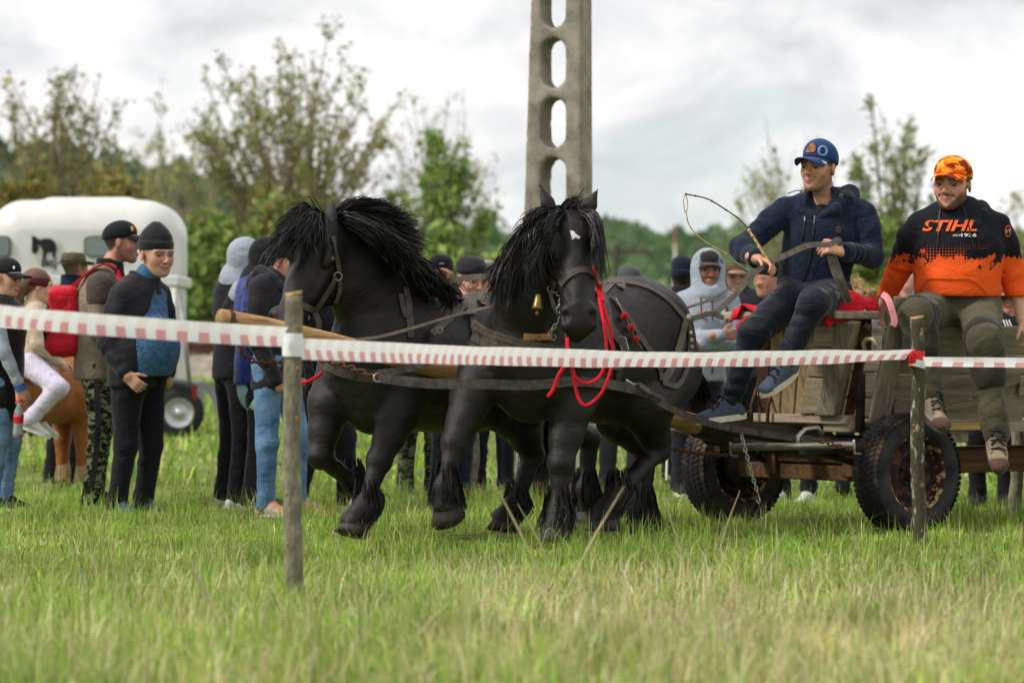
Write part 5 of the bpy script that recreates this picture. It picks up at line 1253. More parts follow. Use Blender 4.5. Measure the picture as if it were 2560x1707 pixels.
def torso(J, ease=1.0, hem=.06, top=True, wr=.004, belly=0.0, low=None):
    B = Blob(); b = J['b'] * ease; sc = J['H'] / 1.75; f, l = J['f'], J['l']
    fl = (f, .70 + .08 * (J['b'] - 1) * 3); dn = low if low is not None else J['pelvis'] - nrm(J['chest'] - J['pelvis']) * hem
    B.cone(dn, J['waist'], .170 * b * sc, .158 * b * sc, .05, fl, wrp(wr * 1.3, .12)); B.cone(J['waist'], J['chest'], .160 * b * sc, .178 * b * sc, .05, fl, wrp(wr * 1.3, .14))
    sh = (J['sl'] + J['sr']) / 2; B.cone(J['chest'], lerp(J['chest'], sh, .75), .176 * b * sc, .142 * b * sc, .05, (f, .66))
    B.cone(J['sl'] - (J['sl'] - sh) * .16, J['sr'] - (J['sr'] - sh) * .16, .062 * sc * (.7 + .3 * b), .062 * sc * (.7 + .3 * b), .07); B.cone(lerp(sh, J['neck'], .2), J['neck'] - A3(0, 0, .035), .10 * sc, .068 * sc, .06)
    if belly: B.ball(lerp(J['waist'], J['pelvis'], .25) + f * .10 * b, A3(.15, .175, .20) * belly, .07, np.array([f, l, A3(0, 0, 1)]))
    return B
def sleeves(B, J, r=1.0, wr=.006, cuff=.0, which='lr'):
    sc = J['H'] / 1.75
    for n in which:
        s, e, w = J['s' + n], J['e' + n], J['w' + n]; w2 = w - nrm(w - e) * cuff
        m_ = lerp(s, e, .35); B.cone(s, m_, .058 * (.5 + .5 * r) * sc, .060 * r * sc, .03); B.cone(m_, e, .060 * r * sc, .053 * r * sc, .022, None, wrp(wr * 1.3, .10)); B.cone(e, w2, .053 * r * sc, .042 * r * sc, .022, None, wrp(wr * 1.4, .06))
    return B
def legs(J, r=1.0, wr=.007, cuff=-.02, hipk=.05):
    B = Blob(); sc = J['H'] / 1.75; b = .55 + .45 * J['b']
    B.ball(J['pelvis'] - A3(0, 0, .02), A3(.120 * b, .160 * b, .12) * sc * (.5 + .5 * r), .04, np.array([J['f'], J['l'], A3(0, 0, 1)])); B.cone(J['pelvis'], lerp(J['pelvis'], J['waist'], .7), .145 * b * sc, .15 * b * sc, .04, (J['f'], .72))
    for n in 'lr':
        h, k, a = J['h' + n], J['k' + n], J['a' + n]; a2 = a + nrm(k - a) * cuff
        B.cone(h, k, .100 * b * r * sc, .070 * r * sc, hipk, None, wrp(wr, .14)); B.cone(k, a2, .069 * r * sc, .056 * r * sc, .035, None, wrp(wr * 1.2, .08)); B.cone(lerp(k, a2, .86), a2, .060 * r * sc, .061 * r * sc, .02, None, wrp(wr * 1.8, .04)); B.box(a2 - A3(0, 0, .2), (.3, .3, .17), 0, .004, cut=True)
    return B
def shoe(parent, ankle, toe, up, m, sole, sc=1.0, lace=None, toe_m=None, mid=None):
    toe = nrm(toe); up = nrm(up - toe * np.dot(up, toe)); s = np.cross(up, toe); a = np.array(ankle, float)
    B = Blob(); g = a - up * .055 * sc
    B.cone(a + up * .02 * sc, a - up * .02, .040 * sc, .046 * sc, .02); B.cone(a, a + toe * .05 * sc - up * .025 * sc, .038 * sc, .040 * sc, .03); B.cone(g - toe * .035 * sc, g + toe * .13 * sc, .044 * sc, .034 * sc, .03, (up, .85)); B.cone(a - up * .015, g + toe * .10 * sc, .042 * sc, .030 * sc, .03); B.ball(g + toe * .165 * sc - up * .008, A3(.055, .042, .028) * sc, .02, np.array([toe, s, up]))
    q = a - up * .085 * sc; B.box(q - up * .1 + toe * .06, (.3, .2, .1), .0, .004, np.array([toe, s, up]), cut=True)
    o = B.build('shoe', m, parent, h=.013)
    pts = []
    for t in np.linspace(0, 2 * math.pi, 20, endpoint=False):
        c, si = math.cos(t), math.sin(t); x = .065 + .155 * c; w = .046 + .008 * c * (1 if c > 0 else -.5) - .012 * max(0, c - .8) * 4; pts.append(q + toe * x * sc + s * w * si * sc)
    MB().prism([p - up * .012 * sc for p in pts], up, .030 * sc).build('sole', sole, o)
    if mid is not None: MB().prism([p + up * .017 * sc + (p - q - toe * .065 * sc) * .03 for p in pts], up, .010 * sc).build('midsole', mid, o)
    if toe_m is not None:
        T = Blob(); T.ball(g + toe * .172 * sc - up * .010, A3(.054, .045, .031) * sc, .02, np.array([toe, s, up])); T.cone(g + toe * .06 * sc - up * .02 * sc + s * .03 * sc, g + toe * .15 * sc - up * .02 * sc + s * .024 * sc, .018 * sc, .02 * sc, .01); T.cone(g + toe * .06 * sc - up * .02 * sc - s * .03 * sc, g + toe * .15 * sc - up * .02 * sc - s * .024 * sc, .018 * sc, .02 * sc, .01)
        T.box(q - up * .1 + toe * .06, (.3, .2, .1), .0, .004, np.array([toe, s, up]), cut=True); T.build('toe_cap', toe_m, o, h=.011)
    if lace is not None:
        for i in range(6):
            c = lerp(a + up * .035 * sc + toe * .046 * sc, g + toe * .125 * sc + up * .026 * sc, i / 5); k = (-1) ** i; MB().tube([c - s * .034 * sc - up * .012 * sc, c + up * .010 * sc + toe * .012 * k * sc, c + s * .034 * sc - up * .012 * sc + toe * .012 * sc], .0042 * sc, 5).build('lace', lace, o, smooth=True)
    return o
def shoes(t, J, m, sole, sc=1.0, lace=None):
    for n in 'lr': shoe(t, J['a' + n], J['t' + n], A3(0, 0, 1), m, sole, sc * J['H'] / 1.75, lace)
def lathe_hat(H, prof, m, parent, name, rx=.42, ry=.345, off=-.07, seg=30, tilt=0.0):
    V = []; F = []
    for i, (u, s) in enumerate(prof):
        for j in range(seg):
            a = 2 * math.pi * j / seg; V.append(H.at(off + rx * s * math.cos(a), ry * s * math.sin(a), u + tilt * math.cos(a) * s))
    for i in range(len(prof) - 1):
        for j in range(seg): F.append((i * seg + j, i * seg + (j + 1) % seg, (i + 1) * seg + (j + 1) % seg, (i + 1) * seg + j))
    return MB().add(V, F).build(name, m, parent, smooth=True)
def beanie(H, m, parent, tall=0.0, low=.10, cuff=True):
    pr = [(low, 1.0), (low - .01, 1.06), (low + .02, 1.10), (low + .16, 1.11), (low + .19, 1.08), (low + .18, 1.03)] if cuff else [(low, 1.0), (low - .01, 1.04), (low + .1, 1.07)]
    pr += [(low + .26, 1.03), (.44 + tall * .1, .98), (.53 + tall * .4, .84 - tall * .5), (.585 + tall * .75, .60 - tall * .8), (.615 + tall, .28 - tall * .3), (.62 + tall, .001)]
    return lathe_hat(H, pr, m, parent, 'beanie', tilt=.01)
def cap(H, m, parent, brim=None, low=.13, name='cap', ext=.40, tilt=.03, curve=.10, high=.0):
    o = lathe_hat(H, [(low - .01, .98), (low - .02, 1.03)] + [(low + (.575 + high - low) * q, v) for q, v in ((.15, 1.06), (.32, 1.045), (.5, .975), (.66, .86), (.8, .69), (.91, .47), (.98, .22), (1.0, .001))], m, parent, name, tilt=tilt)
    V = []; n, k = 15, 6
    for lay in (0, 1):
        for i in range(n):
            a = R(-68 + 136 * i / (n - 1))
            for j in range(k):
                t = j / (k - 1); ff = -.07 + .42 * math.cos(a) * .99 + ext * t * (math.cos(a * .85) ** .8); ll = .345 * math.sin(a) * (1.0 + .03 * t)
                V.append(H.at(ff, ll, low + .02 + tilt * math.cos(a) - curve * (ll / .34) ** 2 * (.04 + .96 * t) - .04 * t - .018 * lay))
    F = []
    for lay in (0, 1):
        for i in range(n - 1):
            for j in range(k - 1):
                q = (lay * n * k + i * k + j, lay * n * k + (i + 1) * k + j, lay * n * k + (i + 1) * k + j + 1, lay * n * k + i * k + j + 1); F.append(q if lay == 0 else q[::-1])
    e = [(i * k + k - 1) for i in range(n)]; F += [(e[i], e[i + 1], e[i + 1] + n * k, e[i] + n * k) for i in range(n - 1)]
    MB().add(V, F).build('brim', brim or m, o, smooth=True); return o
def felt_hat(H, m, band, parent, low=.12, crown=.34, brim=.30, pinch=.0):
    pr = [(low, 1.0), (low + .02, 1.03)] + [(low + crown * .5, 1.0), (low + crown * .85, .92), (low + crown, .78), (low + crown * .96, .5), (low + crown * .88, .2), (low + crown * .86, .001)]
    o = lathe_hat(H, pr, m, parent, 'hat'); V = []; seg = 32; F = []
    for lay in (0, 1):
        for j in range(seg):
            a = 2 * math.pi * j / seg
            for t in (0, .5, 1):
                V.append(H.at(-.07 + (.42 + brim * t) * math.cos(a), (.345 + brim * t * .95) * math.sin(a), low + .015 - .05 * t * math.cos(a) ** 2 + .05 * t * math.sin(a) ** 2 - lay * .02))
    for lay in (0, 1):
        for j in range(seg):
            for i in (0, 1):
                b0 = lay * seg * 3; q = (b0 + j * 3 + i, b0 + ((j + 1) % seg) * 3 + i, b0 + ((j + 1) % seg) * 3 + i + 1, b0 + j * 3 + i + 1); F.append(q if lay else q[::-1])
    F += [(j * 3 + 2, ((j + 1) % seg) * 3 + 2, seg * 3 + ((j + 1) % seg) * 3 + 2, seg * 3 + j * 3 + 2) for j in range(seg)]
    MB().add(V, F).build('brim', m, o, smooth=True)
    lathe_hat(H, [(low + .025, 1.035), (low + .025, 1.055), (low + .11, 1.045), (low + .11, 1.02)], band, o, 'hat_band'); return o
def flat_cap(H, m, parent, low=.12):
    o = lathe_hat(H, [(low, .99), (low - .01, 1.03), (low + .06, 1.10), (low + .14, 1.16), (low + .21, 1.10), (low + .27, .85), (low + .30, .45), (low + .31, .001)], m, parent, 'flat_cap', rx=.45, off=-.03, tilt=-.03)
    V = []; n = 11
    for lay in (0, 1):
        for i in range(n):
            a = R(-55 + 110 * i / (n - 1))
            for t in (0, 1): V.append(H.at(-.03 + .45 * math.cos(a) + .16 * t * math.cos(a), .36 * math.sin(a), low + .03 - .05 * t - lay * .02 - .03 * math.sin(a) ** 2))
    F = [(i * 2, i * 2 + 2, i * 2 + 3, i * 2 + 1) for i in range(n - 1)] + [(2 * n + i * 2 + 1, 2 * n + i * 2 + 3, 2 * n + i * 2 + 2, 2 * n + i * 2) for i in range(n - 1)] + [(i * 2 + 1, i * 2 + 3, 2 * n + i * 2 + 3, 2 * n + i * 2 + 1) for i in range(n - 1)]
    MB().add(V, F).build('brim', m, o, smooth=True); return o
def hood_up(H, m, parent, neck, wide=1.0, op=1.0):
    B = Blob(); h = H.hh; a = H.at
    B.ball(a(-.12, 0, .08), A3(.50, .44 * wide, .53) * h, .03, H.fr); B.cone(a(-.05, 0, -.25), neck + H.fr[0] * .02, .40 * h * wide, .125, .06, None, wrp(.006, .05))
    B.cone(a(-.05, 0, -.45), neck + A3(0, 0, -.02), .37 * h, .14, .05)
    B.ball(a(-.08, 0, .06), A3(.44, .385 * wide, .47) * h, .01, H.fr, cut=True); B.ball(a(.50, 0, -.06), A3(.46, .27 * op * wide, .42 * op) * h, .015, H.fr, cut=True); B.cone(a(-.02, 0, -.2), neck, .31 * h, .085, .01, None, None, cut=True)
    return B.build('hood', m, parent, h=.012, noise=(.0015, .10))
def hood_down(J, m, parent, r=1.0):
    B = Blob(); f, l = J['f'], J['l']; n = J['neck']; sc = J['H'] / 1.75 * r
    for q in (-1, 1):
        B.chain([n - f * .11 * sc + A3(0, 0, .03), n + l * q * .088 * sc - f * .06 * sc + A3(0, 0, .055), n + l * q * .108 * sc + f * .03 * sc + A3(0, 0, .02), n + l * q * .085 * sc + f * .095 * sc - A3(0, 0, .035), n + l * q * .02 * sc + f * .118 * sc - A3(0, 0, .075)], [.050 * sc, .046 * sc, .038 * sc, .028 * sc, .014 * sc], .02)
    B.ball(n - f * .12 * sc - A3(0, 0, .02), A3(.07, .125, .10) * sc, .03, np.array([f, l, A3(0, 0, 1)]))
    return B.build('hood', m, parent, h=.012, noise=(.002, .08))
def collar(J, m, parent, h=.05, r=.078, open_=.03, name='collar'):
    V = []; F = []; n = J['neck']; f, l = J['f'], J['l']; seg = 24; sc = J['H'] / 1.75
    for i, (z, rr) in enumerate(((-.03, r + .012), (0.0, r + .004), (h, r), (h + .006, r - .006), (h, r - .012), (0, r - .012))):
        for j in range(seg):
            a = 2 * math.pi * j / seg; V.append(n + (f * math.cos(a) * rr + l * math.sin(a) * rr) * sc + A3(0, 0, z * sc - open_ * max(0, math.cos(a))))
    for i in range(5):
        for j in range(seg): F.append((i * seg + j, i * seg + (j + 1) % seg, (i + 1) * seg + (j + 1) % seg, (i + 1) * seg + j))
    return MB().add(V, F).build(name, m, parent, smooth=True)
def person(name, label, J, skin='#c8977c', hh=.235, hyaw=None, pitch=0.0, roll=0.0, hands='', hand_spec=None, hair='#2a211b', face=True, wide=1.0, jaw=1.0, nr=.062, group=None, detail=True, smile=0.0, **col):
    """root Empty + continuous body mesh (head, neck, trunk, limbs, hands)"""
    t = thing(name, label, 'person', J['g'], group)
    Hd = Head(J['head'], frame(J['yaw'] if hyaw is None else hyaw, pitch, roll), hh, wide, smile); B = Blob(); sc = J['H'] / 1.75
    Hd.add(B, J['neck'], nr, jaw)
    B.cone(J['neck'], J['chest'], .06, .11, .04, (J['f'], .7)); B.cone(J['chest'], J['pelvis'], .12, .11, .04, (J['f'], .7))
    for n in 'lr':
        B.cone(lerp(J['chest'], J['s' + n], .5), J['s' + n], .06, .045, .03); B.chain([J['s' + n], J['e' + n], J['w' + n]], [.042, .036, .028], .02)
        B.chain([J['pelvis'], J['h' + n], J['k' + n], J['a' + n]], [.09, .075, .05, .030], .03); B.cone(J['a' + n], J['a' + n] + nrm(J['t' + n]) * .06 - A3(0, 0, .045), .02, .018, .01)
    fine = [(J['head'] - hh * .60, J['head'] + hh * .60, (.0064 if detail == 2 else .0082 if face else .012) if detail else .018)]
    for n in 'lr':
        if n in hands:
            sp = (hand_spec or {}).get(n)
            d = J['w' + n] - J['e' + n]
            if sp is None: sp = dict(d=d, n=-J['l'] * (1 if n == 'l' else -1) * .8 - J['f'] * .2, side=J['f'])
            hand(B, J['w' + n], sc=sc, **sp); c = J['w' + n] + nrm(sp['d']) * .08; fine.append((c - .11 * sc, c + .11 * sc, .006 if detail == 2 else .0085))
        else: B.ball(J['w' + n] + nrm(J['w' + n] - J['e' + n]) * .05, .035, .02)
    o = B.build('body', SKIN, t, h=.030, fine=fine)
    V = np.zeros(len(o.data.vertices) * 3, np.float32); o.data.vertices.foreach_get('co', V); V = V.reshape(-1, 3) + np.array(parent_org(t))
    C = Hd.colours(V, skin, hair=hair, **col); far = np.linalg.norm(V - Hd.c, axis=1) > hh * .8; C[far] = np.array(srgb(skin))
    hm = np.zeros(len(V), bool)
    set_col(o, C)
    if face: eyes(Hd, t)
    return t, Hd
# ---- cloths
def K(n, c, **k): return cloth(n, srgb(c), **k)
BLK = K('black_cloth', '#1b1b1f'); BLK2 = K('black_softshell', '#212026', bump=.15, rough=.75); NAVY = K('navy_cloth', '#1a2338'); NAVY_T = K('navy_trousers', '#1c2430', wr=.8)
GREY_T = K('dark_grey_trousers', '#35363a', wr=.8); BLK_T = K('black_trousers', '#17181c', wr=.9); JEAN_L = K('light_jeans', '#5d80a6', col2=srgb('#8aa6c0'), vs_=5, bump=.3, bs=220, wr=.8)
JEAN = K('blue_jeans', '#3c6088', col2=srgb('#6f92b4'), vs_=5, bump=.3, bs=220, wr=.8); KNIT = K('black_knit', '#141416', bump=.9, bs=110, wr=.2); GREYH = K('grey_sweatshirt', '#98a0ab', wr=.6, var=.05)
WHITE = mat('white_rubber', srgb('#d8d6d0'), .6, .1, 20); DKRUB = mat('dark_rubber', srgb('#26241f'), .7, .2, 20); WSHOE = K('white_shoe', '#c9c8c4', wr=.3); BSHOE = K('black_shoe', '#1a1a1c', wr=.3); BRSHOE = K('brown_shoe', '#4d3527', wr=.3)
def camo_mat(name, cols, sc):
    if name in _M: return _M[name]
    m = bpy.data.materials.new(name); m.use_nodes = True; nt = m.node_tree; N = nt.nodes; L = nt.links; b = N['Principled BSDF']; b.inputs['Roughness'].default_value = .9; b.inputs['Specular IOR Level'].default_value = .2
    tc = N.new('ShaderNodeTexCoord'); mp = N.new('ShaderNodeMapping'); mp.inputs['Scale'].default_value = (1, 1, 2.0); L.new(tc.outputs['Object'], mp.inputs[0]); cur = None
    for i, c in enumerate(cols):
        c = (*srgb(c), 1)
        if cur is None:
            rgb = N.new('ShaderNodeRGB'); rgb.outputs[0].default_value = c; cur = rgb.outputs[0]; continue
        n = N.new('ShaderNodeTexNoise'); n.noise_dimensions = '4D'; n.inputs['W'].default_value = i * 3.7; n.inputs['Scale'].default_value = sc; n.inputs['Detail'].default_value = 2; n.inputs['Distortion'].default_value = .6; L.new(mp.outputs[0], n.inputs['Vector'])
        g = N.new('ShaderNodeMath'); g.operation = 'GREATER_THAN'; g.inputs[1].default_value = .54; L.new(n.outputs['Fac'], g.inputs[0])
        x = N.new('ShaderNodeMix'); x.data_type = 'RGBA'; L.new(g.outputs[0], x.inputs[0]); L.new(cur, x.inputs[6]); x.inputs[7].default_value = c; cur = x.outputs[2]
    L.new(cur, b.inputs['Base Color']); n = N.new('ShaderNodeTexNoise'); n.inputs['Scale'].default_value = 12; L.new(tc.outputs['Object'], n.inputs['Vector']); bp = N.new('ShaderNodeBump'); bp.inputs['Strength'].default_value = .5; bp.inputs['Distance'].default_value = .03; L.new(n.outputs['Fac'], bp.inputs['Height']); L.new(bp.outputs[0], b.inputs['Normal']); _M[name] = m; return m
CAMO = camo_mat('woodland_camo', ('#9aa084', '#49553a', '#3b3227', '#1d1e1a'), 17.0); CAMO2 = camo_mat('dark_camo', ('#5d6249', '#3d4632', '#2b281f', '#1a1b17'), 16.0); BLAZE = camo_mat('blaze_camo', ('#ff8a1a', '#f0620e', '#8a2c10', '#ffa83a'), 14.0)
def dress(t, J, top, bottom, shoe_m=None, sole=None, ease=1.0, hem=.06, sl=1.0, lr=1.0, belly=0.0, wr=.005, lwr=.007, h=.0165, cuff=.0, tname='jacket', lace=None, leg_cuff=-.02):
    B = torso(J, ease, hem, wr=wr, belly=belly); z = J['pelvis'][2] - hem - .045; c = A3(J['pelvis'][0], J['pelvis'][1], z)
    B.cone(c + A3(0, 0, .10), c + A3(0, 0, .0), .172 * J['b'] * ease * J['H'] / 1.75, .180 * J['b'] * ease * J['H'] / 1.75, .03, (J['f'], .74)); B.box(c - A3(0, 0, .3), (.5, .5, .3), 0, .006, cut=True)
    sleeves(B, J, sl, wr * 1.3, cuff); jk = B.build(tname, top, t, h=h, noise=(.0016, .13))
    legs(J, lr, lwr, leg_cuff).build('trousers', bottom, t, h=h * 1.1, noise=(.0016, .12))
    if shoe_m: shoes(t, J, shoe_m, sole or WHITE, lace=lace)
    return jk
def zipper(p0, p1, n, m, parent, w=.006, name='zip'):
    return MB().strap(spline([p0, lerp(p0, p1, .5), p1], 3) if False else [np.array(p0), np.array(p1)], w, .004, n).build(name, m, parent)
DARKTRIM = mat('dark_trim', (.012, .012, .014), .5)
# ---------------------------------------------------------------- left group
GRP = 'spectators along the tape'
def surf(o, px, py, lift=.002):
    """front surface point of a part at a photograph pixel"""
    if o.name not in _BV: _BV[o.name] = bvh_of(o)
    r = Vector(((px - 1280) / FPX, 1, -(py - 853.5) / FPX)).normalized(); h = _BV[o.name].ray_cast(Vector((0, 0, CAMZ)), r)
    if h[0] is None: h = _BV[o.name].find_nearest(Vector(P(px, py, parent_org(o)[1])))
    n = np.array(h[1]); return np.array(h[0]) + n * lift, n
def line_on(o, pxs, w, m, parent, name, th=.004, lift=.002, n=4):
    q = spline([A3(x, y, 0) for x, y in pxs], n) if len(pxs) > 2 else [lerp(A3(*pxs[0], 0), A3(*pxs[1], 0), k / 6) for k in range(7)]
    z = [surf(o, v[0], v[1], lift) for v in q]; return MB().strap([a for a, b in z], w, th, [b for a, b in z]).build(name, m, parent)
def patch_on(o, poly, m, parent, name, lift=.003, th=.002, sub=3):
    """flat shape (pixel outline, convex) laid on a part as a fan of faces"""
    cx = sum(p[0] for p in poly) / len(poly); cy = sum(p[1] for p in poly) / len(poly); V = [surf(o, cx, cy, lift)[0]]; F = []; k = len(poly)
    for s in range(1, sub + 1):
        for x, y in poly: V.append(surf(o, cx + (x - cx) * s / sub, cy + (y - cy) * s / sub, lift)[0])
    F += [(0, 1 + i, 1 + (i + 1) % k) for i in range(k)]
    for s in range(sub - 1): F += [(1 + s * k + i, 1 + (s + 1) * k + i, 1 + (s + 1) * k + (i + 1) % k, 1 + s * k + (i + 1) % k) for i in range(k)]
    return MB().add(V, F).build(name, m, parent)
def text_on(o, txt, x0, y0, hpx, m, parent, name, wpx=None, shear=0.0, bold=0.0, lift=.004, rot=0.0):
    """lettering laid on a part: baseline starts at pixel (x0,y0), cap height hpx, width wpx"""
    c = bpy.data.curves.new('lettering', 'FONT'); c.body = txt; c.size = 1.0; c.offset = bold; c.shear = shear; c.resolution_u = 3
    ob = bpy.data.objects.new('lettering', c); COL.objects.link(ob); bpy.context.view_layer.update()
    me = bpy.data.meshes.new_from_object(ob.evaluated_get(bpy.context.evaluated_depsgraph_get())); bpy.data.objects.remove(ob)
    V = np.array([v.co for v in me.vertices]); F = [tuple(p.vertices) for p in me.polygons]; bpy.data.meshes.remove(me)
    w = V[:, 0].max() - V[:, 0].min(); h = V[:, 1].max(); V[:, 0] -= V[:, 0].min(); sx = (wpx / w) if wpx else hpx / h; sy = hpx / h; cr, sr = math.cos(R(rot)), math.sin(R(rot)); out = []
    for v in V:
        a, b = v[0] * sx, v[1] * sy; out.append(surf(o, x0 + a * cr + b * sr, y0 + a * sr - b * cr, lift)[0])
    return MB().add(out, F).build(name, m, parent)
# man in beanie and blue cable sweater, jacket open
def man_sweater():
    J = stand(335, 1278, 553, 23.6, 48, H=1.74, head=(392, 638), b=1.05); D = 23.6
    place(J, neck=(362, 705, D + .02), sr=(300, 738, D - .15), er=(268, 860, D - .18), wr=(316, 938, D - .25), sl=(402, 735, D + .17), el=(425, 860, D + .22), wl=(420, 940, D + .14), waist=(352, 850, D), pelvis=(345, 925, D), chest=(350, 775, D), al=(358, 1258, D + .08), ar=(292, 1258, D - .08), kl=(378, 1110, D + .1), kr=(315, 1110, D - .08), hl=(372, 950, D + .08), hr=(318, 950, D - .08))
    t, H = person('person', detail=2, label='smiling man in black ribbed beanie and blue cable sweater, hands in pockets', J=J, skin='#c99a80', hh=.262, hyaw=38, pitch=-4, hands='r', hand_spec={'r': dict(d=A3(.55, -.1, -.5), n=A3(.1, .9, 0), side=A3(.6, 0, .5), curl=.5)}, wide=1.10, jaw=1.12, cheek=.35, smile=.055, hair='#2b2320', group=GRP)
    sw = torso(J, 1.0, .0, wr=.003, belly=1.08); sw.cone(lerp(J['waist'], J['pelvis'], .2) + J['f'] * .05, J['pelvis'] + J['f'] * .05 - A3(0, 0, .05), .185, .18, .05, (J['f'], .85), wrp(.004, .1)); sw.box(A3(J['pelvis'][0], J['pelvis'][1], P(335, 940, D)[2] - .3), (.6, .6, .3), 0, .012, cut=True); sw.cone(J['neck'] - A3(0, 0, .02), J['neck'] + A3(.02, -.01, .045), .085, .078, .02)
    SW = K('blue_cable_knit', '#35587c', bump=1.2, bs=70, wr=.7, ws=14, col2=srgb('#4a7296')); sw.build('sweater', SW, t, h=.016)
    # open jacket: wide shell with the front cut out
    f, l = J['f'], J['l']; B = torso(J, 1.12, .15, wr=.006); B.cone(J['waist'] - f * .02, J['pelvis'] - A3(0, 0, .13), .19, .215, .05, (f, .72), wrp(.006, .15)); B.ball(lerp(J['waist'], J['pelvis'], .3) + f * .05 - l * .06, A3(.15, .18, .22), .07, np.array([f, l, A3(0, 0, 1)]))
    cn = nrm(A3(.93, -.36, 0)); cu = nrm(A3(-.10, 0, 1)); cs_ = np.cross(cu, cn); B.box(lerp(J["chest"], J["waist"], .5) + cn * (.5 + .11), (.5, .6, .9), 0, .015, np.array([cn, cs_, cu]), cut=True)
    B.box(A3(J['pelvis'][0], J['pelvis'][1], P(335, 968, D)[2] - .3), (.6, .6, .3), 0, .006, cut=True); sleeves(B, J, 1.18, .009, .03)
    jk = B.build('jacket', BLK2, t, h=.016, noise=(.002, .14)); collar(J, BLK2, t, .065, .098, .05)
    legs(J, 1.06, .008).build('trousers', BLK_T, t, h=.0165, noise=(.002, .12)); shoes(t, J, K('blue_grey_shoe', '#3a4c60', wr=.3), DKRUB)
    beanie(H, mat('ribbed_knit', (.010, .010, .012), .9, .2, 30, bump=.6, bs=60, aniso=(1.6, 1.6, .15), sheen=.3), t, .17, .13)
man_sweater()
# man with black cap, brown fleece, red backpack, camouflage trousers
def man_backpack():
    D = 24.2; J = stand(245, 1268, 548, D, 92, H=1.76, head=(306, 608), b=1.12); place(J, neck=(275, 668, D), sr=(252, 715, D - .2), er=(245, 830, D - .24), wr=(300, 870, D - .24), sl=(270, 712, D + .2), el=(290, 830, D + .22), wl=(335, 865, D + .2), chest=(250, 760, D), waist=(245, 840, D), pelvis=(246, 915, D))
    t, H = person('person', 'man in black cap and brown fleece carrying a red backpack', J, '#c08a70', .252, hyaw=88, pitch=0, hands='', hair='#4a3c34', beard='#5a4a42', beard_amt=.45, group=GRP, hairline=.05)
    FL = K('brown_fleece', '#857767', bump=.6, bs=80); jk = dress(t, J, FL, CAMO, BSHOE, WHITE, 1.06, .04, 1.1, 1.0, wr=.006)
    B = Blob(); up = lerp(J['chest'], J['neck'], .35); B.cone(up - A3(0, 0, .02), up + A3(0, 0, .03), .178, .15, .02, (J['f'], .8)); B.cone(J['sr'], lerp(J['sr'], J['er'], .25), .092, .088, .03); B.cone(J['sl'], lerp(J['sl'], J['el'], .25), .092, .088, .03); B.build('yoke', K('dark_brown_yoke', '#4d433c', bump=.5, bs=80), t, h=.0165)
    collar(J, BLK, t, .05, .085, .03)
    cp = cap(H, BLK, t, low=.14, tilt=.04, ext=.44); q = H.at(.27, -.22, .36)
    for i, c in enumerate(('#2a5bb0', '#e0b52a', '#b0302a')): MB().box(q + H.fr[0] * (i * .012 - .012), .011, .006, .028, H.fr[0], H.fr[1], H.fr[2]).build('badge_stripe', mat('badge_' + c, srgb(c), .8), cp)
    for n in 'lr': line = MB().strap([lerp(J['h' + n], J['k' + n], k) - J['l'] * (1 if n == 'r' else -1) * .115 for k in (0, .5, .98)] + [lerp(J['k' + n], J['a' + n], k) - J['l'] * (1 if n == 'r' else -1) * .092 for k in (.3, .6, .9)], .035, .006, -J['l'] * (1 if n == 'r' else -1)).build('side_stripe', DARKTRIM, t)
    # backpack is its own thing
    b = thing('backpack', 'red backpack with black trim on the back of the capped man', 'backpack', P(180, 900, D)); RED = K('red_nylon', '#c2182a', bump=.2, rough=.6, wr=.6); f = J['f']
    c = lerp(J['chest'], J['waist'], .55) - f * .215; B = Blob(); fr = np.array([f, J['l'], A3(0, 0, 1)]); B.box(c, (.045, .11, .17), .05, .03, fr); B.box(c - f * .07 - A3(0, 0, .07), (.02, .085, .07), .035, .03, fr); B.build('bag', RED, b, h=.0165, noise=(.005, .1))
    MB().tube([c - f * .08 + J['l'] * -.1 + A3(0, 0, .15), c - f * .125 + J['l'] * -.11 - A3(0, 0, .02), c - f * .10 + J['l'] * -.1 - A3(0, 0, .16)], .012, 6).build('trim', DARKTRIM, b, smooth=True); MB().box(c - f * .10 - J['l'] * .13 - A3(0, 0, .02), .05, .012, .10, f, J['l']).build('side_pocket', DARKTRIM, b)
    for q in (-1, 1): MB().strap(spline([c + J['l'] * q * .07 + A3(0, 0, .17), J['neck'] + J['l'] * q * .135 - f * .06 + A3(0, 0, .0), J['neck'] + J['l'] * q * .15 + f * .06 - A3(0, 0, .035), J['chest'] + J['l'] * q * .15 + f * .14 - A3(0, 0, .04), J['waist'] + J['l'] * q * .16 + f * .04], 4), .05, .012, [nrm(A3(0, 0, 1) - f * .5)] * 9 + [nrm(f + J['l'] * q * .3)] * 8).build('shoulder_strap', RED, b)
man_backpack()
